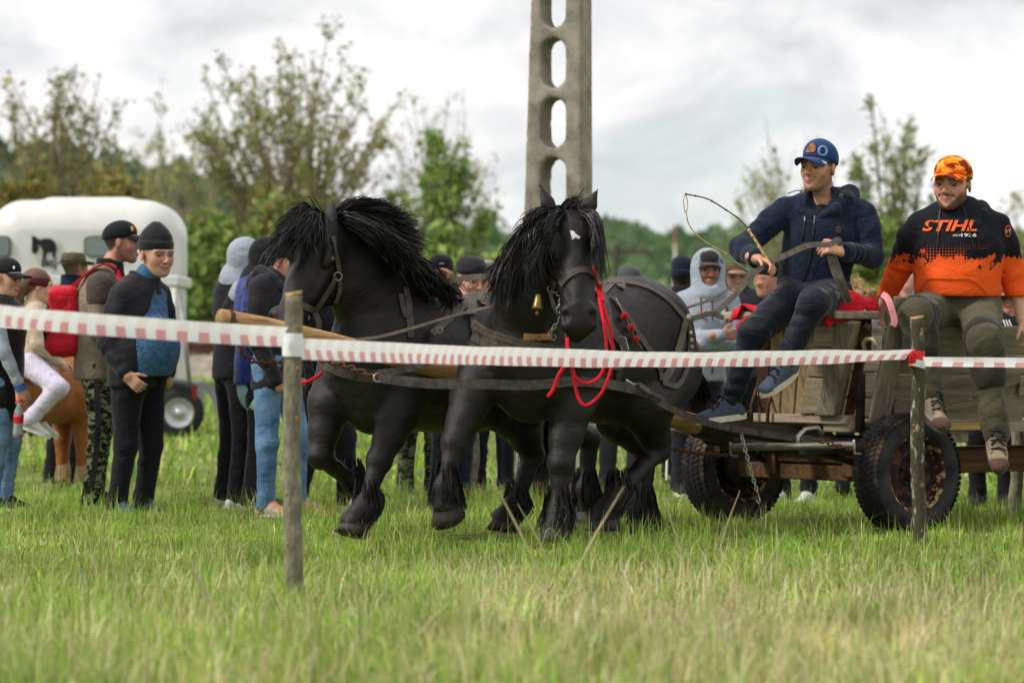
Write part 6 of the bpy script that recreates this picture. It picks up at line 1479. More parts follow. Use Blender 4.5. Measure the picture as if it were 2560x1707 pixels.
def boy():
    D = 23.9; J = stand(5, 1274, 637, D, 70, H=1.52, head=(18, 695), b=1.05); place(J, neck=(0, 748, D), sr=(-15, 775, D - .15), er=(10, 880, D - .2), wr=(50, 968, D - .18))
    t, H = person('person', 'boy in black padded vest and jeans holding a cola bottle', J, '#d4a288', .225, hyaw=66, pitch=-8, hands='r', hand_spec={'r': dict(d=A3(.1, 0, -1), n=A3(-.3, .9, 0), side=A3(.8, -.3, 0), curl=.55)}, hair='#6a5a48', cheek=.35, group=GRP)
    B = torso(J, 1.14, .10, wr=.010); v = B.build('padded_vest', K('black_puffer', '#16171b', bump=.3, rough=.5, wr=.6), t, h=.016, noise=(.002, .12)); B = Blob(); sleeves(B, J, .95, .006, .03); B.build('sleeve', GREYH, t, h=.016); collar(J, BLK, t, .05, .085)
    legs(J, 1.05, .008).build('trousers', JEAN_L, t, h=.0165, noise=(.002, .12)); shoes(t, J, BSHOE, WHITE); cp = cap(H, BLK, t, low=.14, tilt=.03, ext=.42)
    MB().box(H.at(.30, -.22, .33), .035, .006, .018, nrm(H.fr[0] - H.fr[1] * .8), H.fr[1], H.fr[2]).build('badge', WHITE, cp)
    MB().lathe(J['wr'] - A3(0, 0, .0), nrm(J['wr'] - J['er']), [(-.02, .036), (.02, .036)], 14).build('blue_band', mat('blue_band', srgb('#2a5a9a'), .6), t, smooth=True)
    zipper(*[surf(v, 22, y, .003)[0] for y in (790, 960)], A3(.5, -1, 0), DARKTRIM, t)
    b = thing('bottle', 'clear soft drink bottle with red label in the boy hand', 'bottle', P(44, 1096, D - .2)); c = P(44, 1096, D - .2); GL = mat('bottle_glass', (.75, .78, .78), .12, .05, spec=.6)
    n = GL.node_tree.nodes['Principled BSDF']; n.inputs['Transmission Weight'].default_value = .75; n.inputs['IOR'].default_value = 1.2
    MB().lathe(c, A3(.05, 0, 1), [(0, .001), (0, .028), (.02, .031), (.09, .029), (.13, .031), (.17, .028), (.205, .014), (.23, .013), (.232, .001)], 18).build('bottle_body', GL, b, smooth=True)
    MB().lathe(c, A3(.05, 0, 1), [(.002, .0005), (.002, .0275), (.03, .028), (.03, .0005)], 18).build('drink', mat('cola', (.012, .006, .004), .1), b, smooth=True)
    MB().lathe(c, A3(.05, 0, 1), [(.095, .0308), (.15, .0322)], 18).build('label', mat('red_label', srgb('#c8141e'), .4), b, smooth=True); MB().lathe(c, A3(.05, 0, 1), [(.225, .0155), (.245, .0155), (.246, .001)], 14).build('bottle_cap', mat('red_label', srgb('#c8141e'), .4), b, smooth=True)
    lb = [o for o in b.children if o.name.startswith('label')][0]; text_on(lb, 'Cola', 35, 1041, 9, WHITE, lb, 'lettering', wpx=16, shear=.3, lift=.0012)
boy()
# ---- girl on the chestnut pony
def pony():
    D = 27.05; pl = Plane(P(98, 853, D) * A3(1, 1, 0), 118)  # walking away to the right
    h = nrm(A3(.62, .78, 0)); pl.h = h; pl.l = A3(-h[1], h[0], 0)
    CH = mat('chestnut_coat', srgb('#8a4f28'), .6, .2, 6.0, bump=.15, bs=80, spec=.3, col2=srgb('#a5652f'), sheen=.1); FLX = mat('flaxen_hair', srgb('#cdb38a'), .6, .2, 10.0)
    t = thing('pony', 'chestnut pony with flaxen mane carrying the small rider', 'pony', pl.o); B = Blob(); p = lambda f, l, z: pl.pt(f, l, z); lat = (pl.l, .85)
    B.cone(p(.28, 0, .70), p(-.22, 0, .70), .225, .24, .05, lat); B.cone(p(-.22, 0, .70), p(-.42, 0, .73), .235, .20, .06, lat); B.ball(p(.34, 0, .72), (.16, .2, .24), .05); B.cone(p(.40, 0, .78), p(.66, 0, 1.02), .18, .12, .06, (pl.l, .7))
    for q in (-1, 1):
        B.chain([p(-.40, q * .10, .68), p(-.34, q * .11, .52), p(-.46, q * .10, .32), p(-.44, q * .10, .10), p(-.42, q * .10, .04)], [.15, .11, .05, .04, .045], .03); B.chain([p(.34, q * .10, .62), p(.33, q * .10, .36), p(.33, q * .10, .10), p(.35, q * .10, .04)], [.11, .058, .04, .045], .03)
    a, b = p(.70, 0, 1.06), p(.92, 0, .86); horse_head(B, a, b, nrm(pl.h + A3(0, 0, .8)), .34, .58)
    B.build('body', CH, t, h=.016, noise=(.002, .08))
    for f0, q in ((-.42, 1), (-.42, -1), (.35, 1), (.35, -1)): hoof(p(f0, q * .10, .0), pl.h, .05, .055, t)
    cs = [([p(f_, 0, z), p(f_ - .02, -.12, z - .05), p(f_ - .05, -.17, z - .22)], 1) for f_, z in ((.42, .96), (.50, 1.02), (.58, 1.08), (.66, 1.12))] + [([p(f_, 0, z), p(f_ - .02, .1, z - .05), p(f_ - .05, .15, z - .22)], 1) for f_, z in ((.42, .96), (.54, 1.06), (.66, 1.12))]
    strands('mane', cs, .004, FLX, t, 91, 320, .025, 6, .015); cs = [([p(-.60, 0, .80), p(-.68, 0, .6), p(-.66, w, .25)], 1) for w in (-.05, 0, .05)]; strands('tail', cs, .004, FLX, t, 92, 200, .03, 6, .02)
    for f0, q in ((-.44, 1), (-.44, -1), (.34, 1), (.34, -1)):
        cs = []; feather(cs, p(f0, q * .10, .15), p(f0, q * .10, .06), -pl.h, .72); strands('leg_feather', cs, .0025, FLX, t, 93, 130, .004, 5, .004, root=.5)
    return pl
PONY = pony()
def rider():
    D = 26.75; J = stand(95, 1000, 672, D, 100, H=1.42, head=(97, 716), b=.95); place(J, neck=(84, 765, D), chest=(88, 815, D), waist=(85, 868, D), pelvis=(82, 905, D), sr=(80, 785, D - .14), er=(95, 862, D - .18), wr=(145, 905, D - .05), sl=(95, 785, D + .13), el=(120, 862, D + .15), wl=(150, 905, D + .1), hr=(80, 915, D - .1), kr=(146, 970, D - .28), ar=(75, 1048, D - .24), hl=(88, 915, D + .1), kl=(150, 970, D + .28), al=(95, 1048, D + .26)); J['tr'] = J['tl'] = nrm(A3(.9, 0, -.35)); J['g'] = P(90, 905, D)
    t, H = person('person', 'child in beige fleece and burgundy headband riding the chestnut pony', J, '#d8a98e', .235, hyaw=104, pitch=-5, hands='r', hand_spec={'r': dict(d=A3(1, .2, -.2), n=A3(0, 0, -1), side=A3(0, -1, 0), curl=.5)}, hair='#6b4e3a', hairline=.02, group=GRP)
    FB = K('beige_fleece', '#c2b09a', bump=.9, bs=70); LAV = K('lavender_trousers', '#c9c3d6', wr=.8); B = torso(J, 1.05, .0, wr=.006); sleeves(B, J, 1.15, .008); B.build('fleece', FB, t, h=.0165, noise=(.002, .12)); legs(J, 1.15, .009).build('trousers', LAV, t, h=.0165, noise=(.0015, .12)); shoes(t, J, WSHOE, WHITE); collar(J, FB, t, .05, .09)
    lathe_hat(H, [(.02, 1.0), (.0, 1.05), (.10, 1.09), (.22, 1.06), (.26, 1.0)], K('burgundy_knit', '#5c1a2b', bump=.6), t, 'headband', tilt=-.02)
    B = Blob(); B.ball(H.at(-.10, 0, .2), A3(.42, .36, .34) * H.hh, .03, H.fr); B.chain([H.at(-.40, 0, .05), H.at(-.58, 0, -.15), H.at(-.55, 0, -.55)], [.06, .055, .03], .03); B.ball(H.at(.42, 0, 0), A3(.3, .5, .5) * H.hh, .01, H.fr, cut=True); B.build('hair', mat('brown_hair', srgb('#6b4e3a'), .55, .3, 30, bump=.5, bs=60, aniso=(3, 3, .5)), t, h=.012)
rider()
def man_hat_left():
    D = 28.0; J = stand(160, 1215, 632, D, 140, head=(188, 668), b=1.05); place(J, neck=(180, 708, D))
    t, H = person('person', 'man in olive felt hat and navy jacket seen from behind', J, '#b98468', .23, hyaw=130, hair='#6a5a50', face=False, group=GRP, hairline=-.1); dress(t, J, NAVY, BLK_T, K('green_shoe', '#2c4a3a', wr=.3), WHITE, h=.016); collar(J, NAVY, t, .06, .085); felt_hat(H, K('olive_felt', '#5c5340', bump=.4, wr=.3), K('hat_band', '#3a3428'), t)
man_hat_left()
# ---------------------------------------------------------------- three onlookers before the far horse
def man_grey_hood():
    D = 24.3; J = stand(585, 1270, 592, D, 118, H=1.70, head=(622, 648), b=1.0); place(J, neck=(602, 698, D), er=(560, 800, D - .15), wr=(612, 775, D - .28), el=(600, 800, D + .2), wl=(640, 790, D + .1))
    t, H = person('person', 'man with raised grey hood over a black and grey jacket', J, '#c08a70', .235, hyaw=112, face=False, group=GRP); dress(t, J, BLK, BLK_T, WSHOE, WHITE, 1.0, .05, 1.05, 1.0)
    B = Blob(); sh = lerp(J['chest'], J['neck'], .55); B.cone(sh, sh + A3(0, 0, .06), .165, .12, .02, (J['f'], .75)); B.cone(J['sr'], lerp(J['sr'], J['er'], .12), .09, .085, .03); B.build('yoke', GREYH, t, h=.0165); hood_up(H, GREYH, t, J['neck'], 1.0)
man_grey_hood()
def man_blue_puffer():
    D = 24.0; J = stand(640, 1268, 595, D, 95, H=1.70, head=(678, 648), b=1.05); place(J, neck=(655, 700, D), er=(625, 830, D - .2), wr=(655, 935, D - .2))
    t, H = person('person', 'man in shiny blue puffer jacket with a black hood', J, '#c08a70', .235, hyaw=100, face=False, hands='r', group=GRP, hand_spec={'r': dict(d=A3(.2, 0, -1), n=A3(0, 1, 0), side=A3(1, 0, 0), curl=.5)}); dress(t, J, K('blue_puffer', '#26327a', bump=.3, rough=.45, wr=.9, ws=7), GREY_T if False else K('faded_black_jeans', '#2c2c30', wr=.9), BSHOE, WHITE, 1.05, .10, 1.15, .95, wr=.010); hood_up(H, BLK, t, J['neck'], .95); B = Blob(); B.cone(J['pelvis'] - A3(0, 0, .12), J['pelvis'] - A3(0, 0, .16), .165, .16, .02, (J['f'], .75)); B.build('shirt_hem', K('cyan_shirt', '#9cc4d8'), t, h=.0165)
    q = P(626, 1034, D - .30); a = nrm(A3(.55, -.1, .83)); c = thing('bottle', 'dark glass bottle with green label held by the blue puffer man', 'bottle', q)
    MB().lathe(q, a, [(0, .001), (0, .028), (.006, .031), (.12, .031), (.15, .024), (.175, .014), (.23, .013), (.231, .001)], 18).build('bottle_body', mat('dark_glass', (.012, .010, .008), .12, .1, spec=.7), c, smooth=True); lb = MB().lathe(q, a, [(.035, .0316), (.095, .0316)], 18).build('label', mat('green_label', srgb('#5f8a5a'), .5, .3, 25, col2=srgb('#a8c8a8')), c, smooth=True); text_on(lb, 'Ciuc', 637, 1012, 8, WHITE, lb, 'lettering', wpx=20, shear=.2, rot=42, lift=.0015)
man_blue_puffer()
def man_jeans():
    D = 23.3; J = stand(688, 1272, 600, D, 62, H=1.68, head=(712, 655), b=1.05, stride=.05); place(J, neck=(690, 705, D), er=(640, 850, D - .2), wr=(690, 950, D - .18), al=(742, 1258, D + .05), kl=(745, 1090, D + .05), ar=(665, 1258, D - .1), kr=(668, 1110, D - .12))
    t, H = person('person', 'onlooker in black rain jacket and light blue jeans before the horse nose', J, '#c08a70', .23, hyaw=70, group=GRP); dress(t, J, BLK2, JEAN, K('white_orange_shoe', '#cfc8c0', col2=srgb('#d8663a'), vs_=14), WHITE, 1.0, .13, 1.1, .98); hood_down(J, BLK2, t); beanie(H, KNIT, t)
man_jeans()
def hidden_man():
    D = 23.9; J = stand(815, 1278, 640, D, 60, H=1.62, b=1.0, stride=.12); J['tl'] = J['tr'] = nrm(A3(.9, -.5, 0))
    t, H = person('person', 'dark clothed onlooker in white trainers hidden behind the far horse', J, '#c08a70', .23, detail=False, face=False, group=GRP); dress(t, J, BLK, BLK_T, WSHOE, WHITE, 1.0, .05, 1.1, 1.1, h=.016); cap(H, BLK, t)
hidden_man()
# ---------------------------------------------------------------- heads between the horses
def men_between():
    D = 26.1; J = stand(1050, 1240, 645, D, 15, H=1.60, head=(1101, 688), b=1.0); place(J, neck=(1095, 745, D), chest=(1085, 810, D), waist=(1070, 880, D), pelvis=(1060, 930, D), sl=(1165, 765, D), sr=(1025, 770, D)); 
    t, H = person('person', 'man in plain black beanie looking over the far horse back', J, '#c9977c', .235, hyaw=-8, group=GRP, beard='#6a5548', beard_amt=.25); dress(t, J, BLK, CAMO2, BSHOE, DKRUB, h=.015, lr=1.05); bn = beanie(H, KNIT, t, low=.14, cuff=False); MB().box(H.at(.36, .10, .33), .03, .006, .01, H.fr[1], H.fr[0], H.fr[2]).build('badge', mat('grey_badge', srgb('#7a7a7e'), .6), bn)
    D = 24.6; J = stand(1130, 1264, 655, D, 40, H=1.60, head=(1178, 700), b=1.1); place(J, neck=(1165, 760, D))
    t, H = person('person', 'grey haired man in dark beanie behind the harness ring', J, '#d29a88', .25, hyaw=35, pitch=-12, hair='#77706a', hairline=.05, cheek=.4, group=GRP); dress(t, J, BLK, NAVY_T, BRSHOE, DKRUB, h=.015, lr=1.08); beanie(H, K('dark_knit', '#26252a', bump=.6, bs=90), t, low=.17, cuff=False)
    D = 26.6; J = stand(1230, 1240, 643, D, 5, H=1.62, head=(1222, 690), b=1.1)
    t, H = person('person', 'man in grey flat cap peering past the dark beanie', J, '#c48f74', .235, hyaw=8, group=GRP, hair='#8a8078', hairline=.05); dress(t, J, K('grey_wool_coat', '#3a3a3e'), NAVY_T, BRSHOE, DKRUB, h=.015, lr=1.08); flat_cap(H, K('grey_tweed', '#4a484a', bump=.5, bs=120), t)
    D = 26.0; J = stand(1385, 1238, 700, D, -10, H=1.55, b=1.0); t, H = person('person', 'onlooker in dark grey trousers hidden behind the near horse chest', J, '#c48f74', .23, detail=False, face=False, group=GRP); dress(t, J, BLK, GREY_T, BRSHOE, DKRUB, h=.016, lr=1.05); beanie(H, KNIT, t)
    D = 26.5; J = stand(1555, 1240, 672, D, 170, H=1.62, head=(1574, 712), b=1.15); t, H = person('person', 'onlooker whose dark cap shows just above the near horse rump', J, '#c48f74', .23, hyaw=170, detail=False, face=False, group=GRP); dress(t, J, K('grey_coat', '#4a4a50'), GREY_T, BSHOE, DKRUB, h=.016, lr=1.08); cap(H, K('grey_cap', '#45454c'), t)
men_between()
# ---------------------------------------------------------------- onlookers by the cart
def man_hoodie():
    D = 25.8; J = stand(1738, 1238, 622, D, 6, H=1.66, head=(1771, 674), b=1.05); place(J, neck=(1770, 728, D + .02), chest=(1765, 790, D), waist=(1755, 870, D), pelvis=(1745, 930, D), sr=(1700, 755, D), sl=(1828, 752, D), er=(1690, 850, D - .08), wr=(1800, 838, D - .24), el=(1845, 858, D - .06), wl=(1752, 862, D - .20))
    t, H = person('person', 'moustached man in light grey hoodie with arms crossed and hood up', J, '#b87f66', .24, hyaw=6, pitch=-4, hands='r', hand_spec={'r': dict(d=A3(1, .25, .05), n=A3(0, 1, 0), side=A3(0, 0, 1), curl=.3)}, moustache=True, brow='#241a15', beard='#3a2c26', beard_amt=.25, jaw=.92, group=GRP)
    TP = K('navy_track_trousers', '#22242f', wr=.8); hd = dress(t, J, GREYH, TP, BSHOE, WHITE, 1.05, .02, 1.1, 1.08, wr=.006, tname='hoodie'); hood_up(H, GREYH, t, J['neck'], 1.08, .95)
    cap(H, K('charcoal_cap', '#2c2b30'), t, low=.16, ext=.30, tilt=.02)
    for n in 'lr':
        sd = 1 if n == 'l' else -1; MB().strap([lerp(J['h' + n], J['k' + n], k) + J['l'] * sd * .11 - J['f'] * -.02 for k in (.1, .5, .98)] + [lerp(J['k' + n], J['a' + n], k) + J['l'] * sd * .09 for k in (.3, .6, .95)], .02, .006, nrm(J['l'] * sd + J['f'] * .6)).build('white_stripe', WHITE, t)
    for x0, x1 in ((1752, 1768), (1778, 1782)): line_on(hd, [(x0, 745), (x0 + 2, 790), (x1, 800)] if x0 == 1752 else [(1780, 740), (1781, 800)], .006, DARKTRIM, hd, 'drawcord')
    line_on(hd, [(1817, 765), (1818, 805)], .007, DARKTRIM, hd, 'zip'); line_on(hd, [(1781, 870), (1780, 935)], .007, DARKTRIM, hd, 'zip')
    fb = patch_on(hd, [(1745, 772), (1765, 772), (1765, 786), (1745, 786)], mat('flag_blue', srgb('#2a3f7a'), .8), hd, 'flag_badge')
    for pts in ([(1745, 779), (1765, 779)], [(1755, 772), (1755, 786)]):
        line_on(hd, pts, .012, WHITE, fb, 'flag_cross', .001, .004); line_on(hd, pts, .006, mat('flag_red', srgb('#c0202e'), .8), fb, 'flag_cross', .001, .0055)
    for pts in ([(1746, 773), (1764, 785)], [(1746, 785), (1764, 773)]): line_on(hd, pts, .005, WHITE, fb, 'flag_cross', .001, .0035)
    patch_on(hd, [(1798, 772), (1812, 774), (1814, 800), (1800, 808)], WHITE, hd, 'chest_print'); line_on(hd, [(1799, 780), (1812, 784)], .008, mat('faded_print', srgb('#8a8c90'), .8, .4, 200), hd, 'print_line', .001, .006)
man_hoodie()
def men_right():
    D = 28.0; J = stand(1706, 1215, 643, D, 185, H=1.66, head=(1706, 692), b=1.05); t, H = person('person', 'man in navy beanie seen from behind, left of the grey hoodie', J, '#b07a62', .235, hyaw=175, face=False, group=GRP, detail=False, hair='#2a211b', hairline=-.2); dress(t, J, BLK, BLK_T, BSHOE, DKRUB, h=.016); beanie(H, K('navy_knit', '#141c30', bump=.8, bs=90), t, .06, .02); collar(J, BLK, t, .05, .085)
    D = 27.4; J = stand(1842, 1222, 640, D, 12, H=1.68, head=(1838, 694), b=1.05); t, H = person('person', 'man in olive felt hat between the hoodie man and the driver knee', J, '#c08a74', .245, hyaw=8, group=GRP, beard='#6a5548', beard_amt=.3); dress(t, J, K('charcoal_jacket', '#34353c'), BLK_T, BSHOE, DKRUB, h=.015); collar(J, BLK, t, .06, .09); felt_hat(H, K('green_felt', '#5a5236', bump=.4, wr=.3), K('hat_band2', '#3f3a26'), t, low=.13, crown=.36, brim=.26)
    D = 28.4; J = stand(1985, 1262, 668, 25.2, -30, H=1.60, head=(1918, 700)); t, H = person('person', 'man in dark cap half hidden behind the driver elbow', J, '#c08a74', .235, hyaw=-40, group=GRP, detail=False, face=False); dress(t, J, BLK, BLK_T, WSHOE, WHITE, h=.016); beanie(H, KNIT, t)
    D = 25.5; J = stand(2140, 1235, 716, D, 160, H=1.40, head=(2142, 752), b=.9); t, H = person('person', 'child with curly blond hair behind the red blanket', J, '#d8a98e', .225, hyaw=160, face=False, group=GRP, hair='#c8a878', detail=False); dress(t, J, K('grey_top', '#6a6c72'), GREY_T, BSHOE, DKRUB, h=.016)
    cs = []; rg = np.random.default_rng(3)
    for i in range(26):
        v = nrm(rg.normal(size=3) * A3(1, 1, .8) + A3(0, 0, .5)); c = H.at(-.07, 0, .12); cs.append(([c + v * .07, c + v * .11, c + v * .125 + rg.normal(0, .02, 3)], 1))
    strands('hair', cs, .004, mat('blond_hair', srgb('#c9a877'), .6, .3, 20), t, 33, 420, .012, 5, .02)
    D = 25.0; J = stand(2300, 1245, 665, D, -70, H=1.62, head=(2283, 708), b=1.05); t, H = person('person', 'balding grey haired man in profile behind the seated man in orange', J, '#c99a86', .25, hyaw=-78, group=GRP, hair='#a39c94', hairline=.02); dress(t, J, K('steel_blue_top', '#5a6472'), K('pale_grey_trousers', '#7d8084', wr=.8), BSHOE, DKRUB, h=.016)
    D = 24.5; J = stand(2478, 1268, 712, D, -20, H=1.56, head=(2532, 752), b=1.1); place(J, neck=(2525, 800, D), chest=(2515, 860, D), sl=(2570, 815, D), sr=(2470, 820, D)); t, H = person('person', 'onlooker in olive cap and black striped jacket behind the orange sleeve', J, '#c08a74', .235, hyaw=-25, group=GRP); jk = dress(t, J, BLK, BLK_T, BSHOE, DKRUB, h=.015, lr=1.05); cap(H, K('olive_cap', '#4d4a34'), t)
    for k in (0, 7, 14): line_on(jk, [(2508 + k, 800), (2516 + k, 818), (2530 + k, 830)], .008, WHITE, jk, 'white_stripe')
men_right()
# ---------------------------------------------------------------- the two men on the cart
def driver():
    D = 21.35; f, l, u = frame(-28)
    J = {'H': 1.80, 'yaw': -28, 'b': 1.12, 'f': f, 'l': l, 'd': D}
    place(J, head=(2046, 421, D - .05), neck=(2066, 512, D), chest=(2056, 585, D), waist=(2040, 660, D + .02), pelvis=(2032, 722, D + .04), sr=(1962, 522, D + .02), er=(1858, 622, D - .06), wr=(1893, 648, D - .33), sl=(2162, 532, D - .05), el=(2180, 642, D - .12), wl=(2108, 628, D - .34), hr=(1988, 742, D), hl=(2082, 740, D - .02), kr=(1884, 832, D - .36), kl=(2034, 758, D - .48), ar=(1826, 1003, D - .30), al=(1962, 905, D - .46))
    J['tr'] = nrm(A3(-.85, -.5, -.1)); J['tl'] = nrm(A3(-.62, -.62, -.42)); J['g'] = P(2032, 740, D)
    t, H = person('person', detail=2, label='driver in navy hoodie and blue cap holding reins and whip', J=J, skin='#cc9778', hh=.262, hyaw=-36, pitch=2, roll=-3, hands='lr', hair='#3a2c24', hairline=.02, brow='#2a1c14', beard='#5a4434', beard_amt=.42, jaw=1.03, smile=.03, nr=.068, lip='#b06a5c',
        hand_spec={'r': dict(d=A3(.75, -.55, -.28), n=A3(-.1, -.3, -1), side=A3(.5, -.6, .5), curl=.62), 'l': dict(d=A3(-.9, -.30, .22), n=A3(-.1, .7, -.55), side=A3(.1, -.2, 1), curl=.62)})
    HB = cloth('navy_marl', srgb('#121a2c'), bump=.5, bs=120, wr=.8, col2=srgb('#1b273c'), vs_=55)
    B = torso(J, 1.06, .02, wr=.006, low=lerp(J['waist'], J['pelvis'], .85)); sleeves(B, J, 1.18, .010, .03); B.cone(J['er'], J['er'] + A3(.02, -.05, .0), .075, .07, .04); B.cone(J['neck'] + f * .10 + A3(0, 0, .05), lerp(J['neck'], J['chest'], .50) + f * .19, .075, .03, .01, cut=True)
    jk = B.build('hoodie', HB, t, h=.0125, noise=(.0022, .12))
    hood_down(J, HB, t, 1.18)
    tee = Blob(); tee.cone(J['neck'] - A3(0, 0, .03), lerp(J['neck'], J['chest'], .6) + f * .085, .075, .05, .03); tee.build('tee_shirt', BLK, t, h=.012)
    for n in 'lr':
        d = nrm(J['w' + n] - J['e' + n]); MB().lathe(J['w' + n] - d * .055, d, [(0, .050), (.005, .056), (.03, .052), (.05, .045), (.048, .036)], 18).build('cuff', NAVY, t, smooth=True)
    NT = cloth('navy_softshell_trousers', srgb('#161c26'), bump=.15, rough=.6, wr=.75)
    lg = Blob(); lg.ball(J['pelvis'], A3(.15, .19, .14), .05, np.array([f, l, A3(0, 0, 1)]))
    for n in 'lr':
        h, k, a = J['h' + n], J['k' + n], J['a' + n]; lg.cone(h, k, .115, .080, .06, None, wrp(.008, .14)); lg.ball(k, .079, .04); lg.cone(k, a + nrm(k - a) * .0, .078, .060, .03, None, wrp(.010, .09))
    tr = lg.build('trousers', NT, t, h=.0125, noise=(.0022, .12))
    SH = cloth('slate_shoe', srgb('#4a5566'), bump=.5, wr=.3); SOL = mat('cream_sole', srgb('#d8d0bc'), .6, .1, 20)
    shoe(t, J['al'], J['tl'], nrm(A3(-.2, -.5, .85)), SH, SOL, 1.08, DARKTRIM); shoe(t, J['ar'], J['tr'], A3(0, 0, 1), SH, SOL, 1.08, DARKTRIM)
    # cap: blue with an embroidered patch and peak lettering
    CB = cloth('cap_blue', srgb('#243f70'), bump=.4, wr=.2); cp = cap(H, CB, t, low=.15, ext=.42, tilt=.05, high=.06, curve=.13)
    # embroidery: brown swirl badge beside a pale ring (plain shapes)
    def capq(a, uu): return H.at(-.07 + .435 * math.cos(a) * (1 - .5 * max(0, uu - .36)), .36 * math.sin(a) * (1 - .5 * max(0, uu - .36)), uu)
    pts = [(-.34, .33), (-.27, .37), (-.16, .43), (-.05, .49), (.03, .53), (.07, .50), (.18, .51), (.28, .47), (.34, .42), (.36, .36), (.24, .32), (.10, .31), (-.06, .31), (-.2, .31)]
    V = [capq(.05, .40) + H.fr[0] * .006 * 1 + H.fr[2] * .002] + [capq(a, b) + H.fr[0] * .006 for a, b in pts]; MB().add(V, [(0, 1 + i, 1 + (i + 1) % 14) for i in range(14)]).build('embroidery', mat('embroidery_brown', srgb('#8a4a28'), .8, .4, 60, col2=srgb('#c07a48')), cp)
    for k_ in (.55, .85): MB().tube([capq(k_, .28), capq(k_ + .05, .36), capq(k_ - .02, .43)], .0016, 4).build('embroidery', mat('embroidery_pale', srgb('#9fb4d4'), .8), cp)
    for rr in (.085, .07): MB().tube([capq(.72 + rr * 3.2 * math.cos(q), .36 + rr * math.sin(q) * 1.25) + nrm(H.fr[0] * .8 + H.fr[1] * .6) * .006 for q in np.linspace(0, 6.28, 18, endpoint=False)], .0018, 4, closed=True).build('embroidery', mat('embroidery_pale', srgb('#9fb4d4'), .8), cp)
    br = [c for c in cp.children if c.name.startswith('brim')][0]
    MB().box(H.at(.30, .30, .115), .035, .006, .012, nrm(H.fr[1] * .75 - H.fr[0] * .62 - H.fr[2] * .25), H.fr[0], H.fr[2]).build('peak_print', WHITE, br)
    # zip, pocket zip, cords, badge
    line_on(jk, [(2037, 548), (2032, 600), (2022, 660), (2004, 712)], .008, DARKTRIM, jk, 'zip'); MB().box(surf(jk, 2037, 548, .008)[0], .008, .005, .026).build('zip_pull', STEEL, jk)
    line_on(jk, [(2014, 546), (2010, 575), (2006, 602)], .008, DARKTRIM, jk, 'pocket_zip'); MB().box(surf(jk, 2013, 548, .008)[0], .006, .005, .022).build('zip_pull', WHITE, jk)
    patch_on(jk, [(2088, 570), (2092, 563), (2099, 563), (2104, 572), (2103, 581), (2096, 584), (2089, 580)], mat('badge_brown', srgb('#3b2d26'), .7), jk, 'chest_badge')
    for x, y, sx in ((2005, 478, -1), (2103, 490, 1)):
        c = P(x, y, D - .14); ring('eyelet', c, .009, .0025, A3(0, -1, 0), t); MB().tube([c, c + A3(sx * .03, -.01, .004), c + A3(sx * .075, .01, -.012)], .003, 5).build('drawcord', DARKTRIM, t)
    text_on(tr, 'JEWYT', 2086, 729, 5, mat('grey_print', srgb('#a9b0b6'), .7), tr, 'lettering', wpx=20, rot=72, lift=.004); line_on(tr, [(2093, 731), (2098, 735), (2096, 741)], .006, mat('grey_print', srgb('#a9b0b6'), .7), tr, 'print_arc', .001, .004)
    return t, J, H
DRV, DJ, DH = driver()
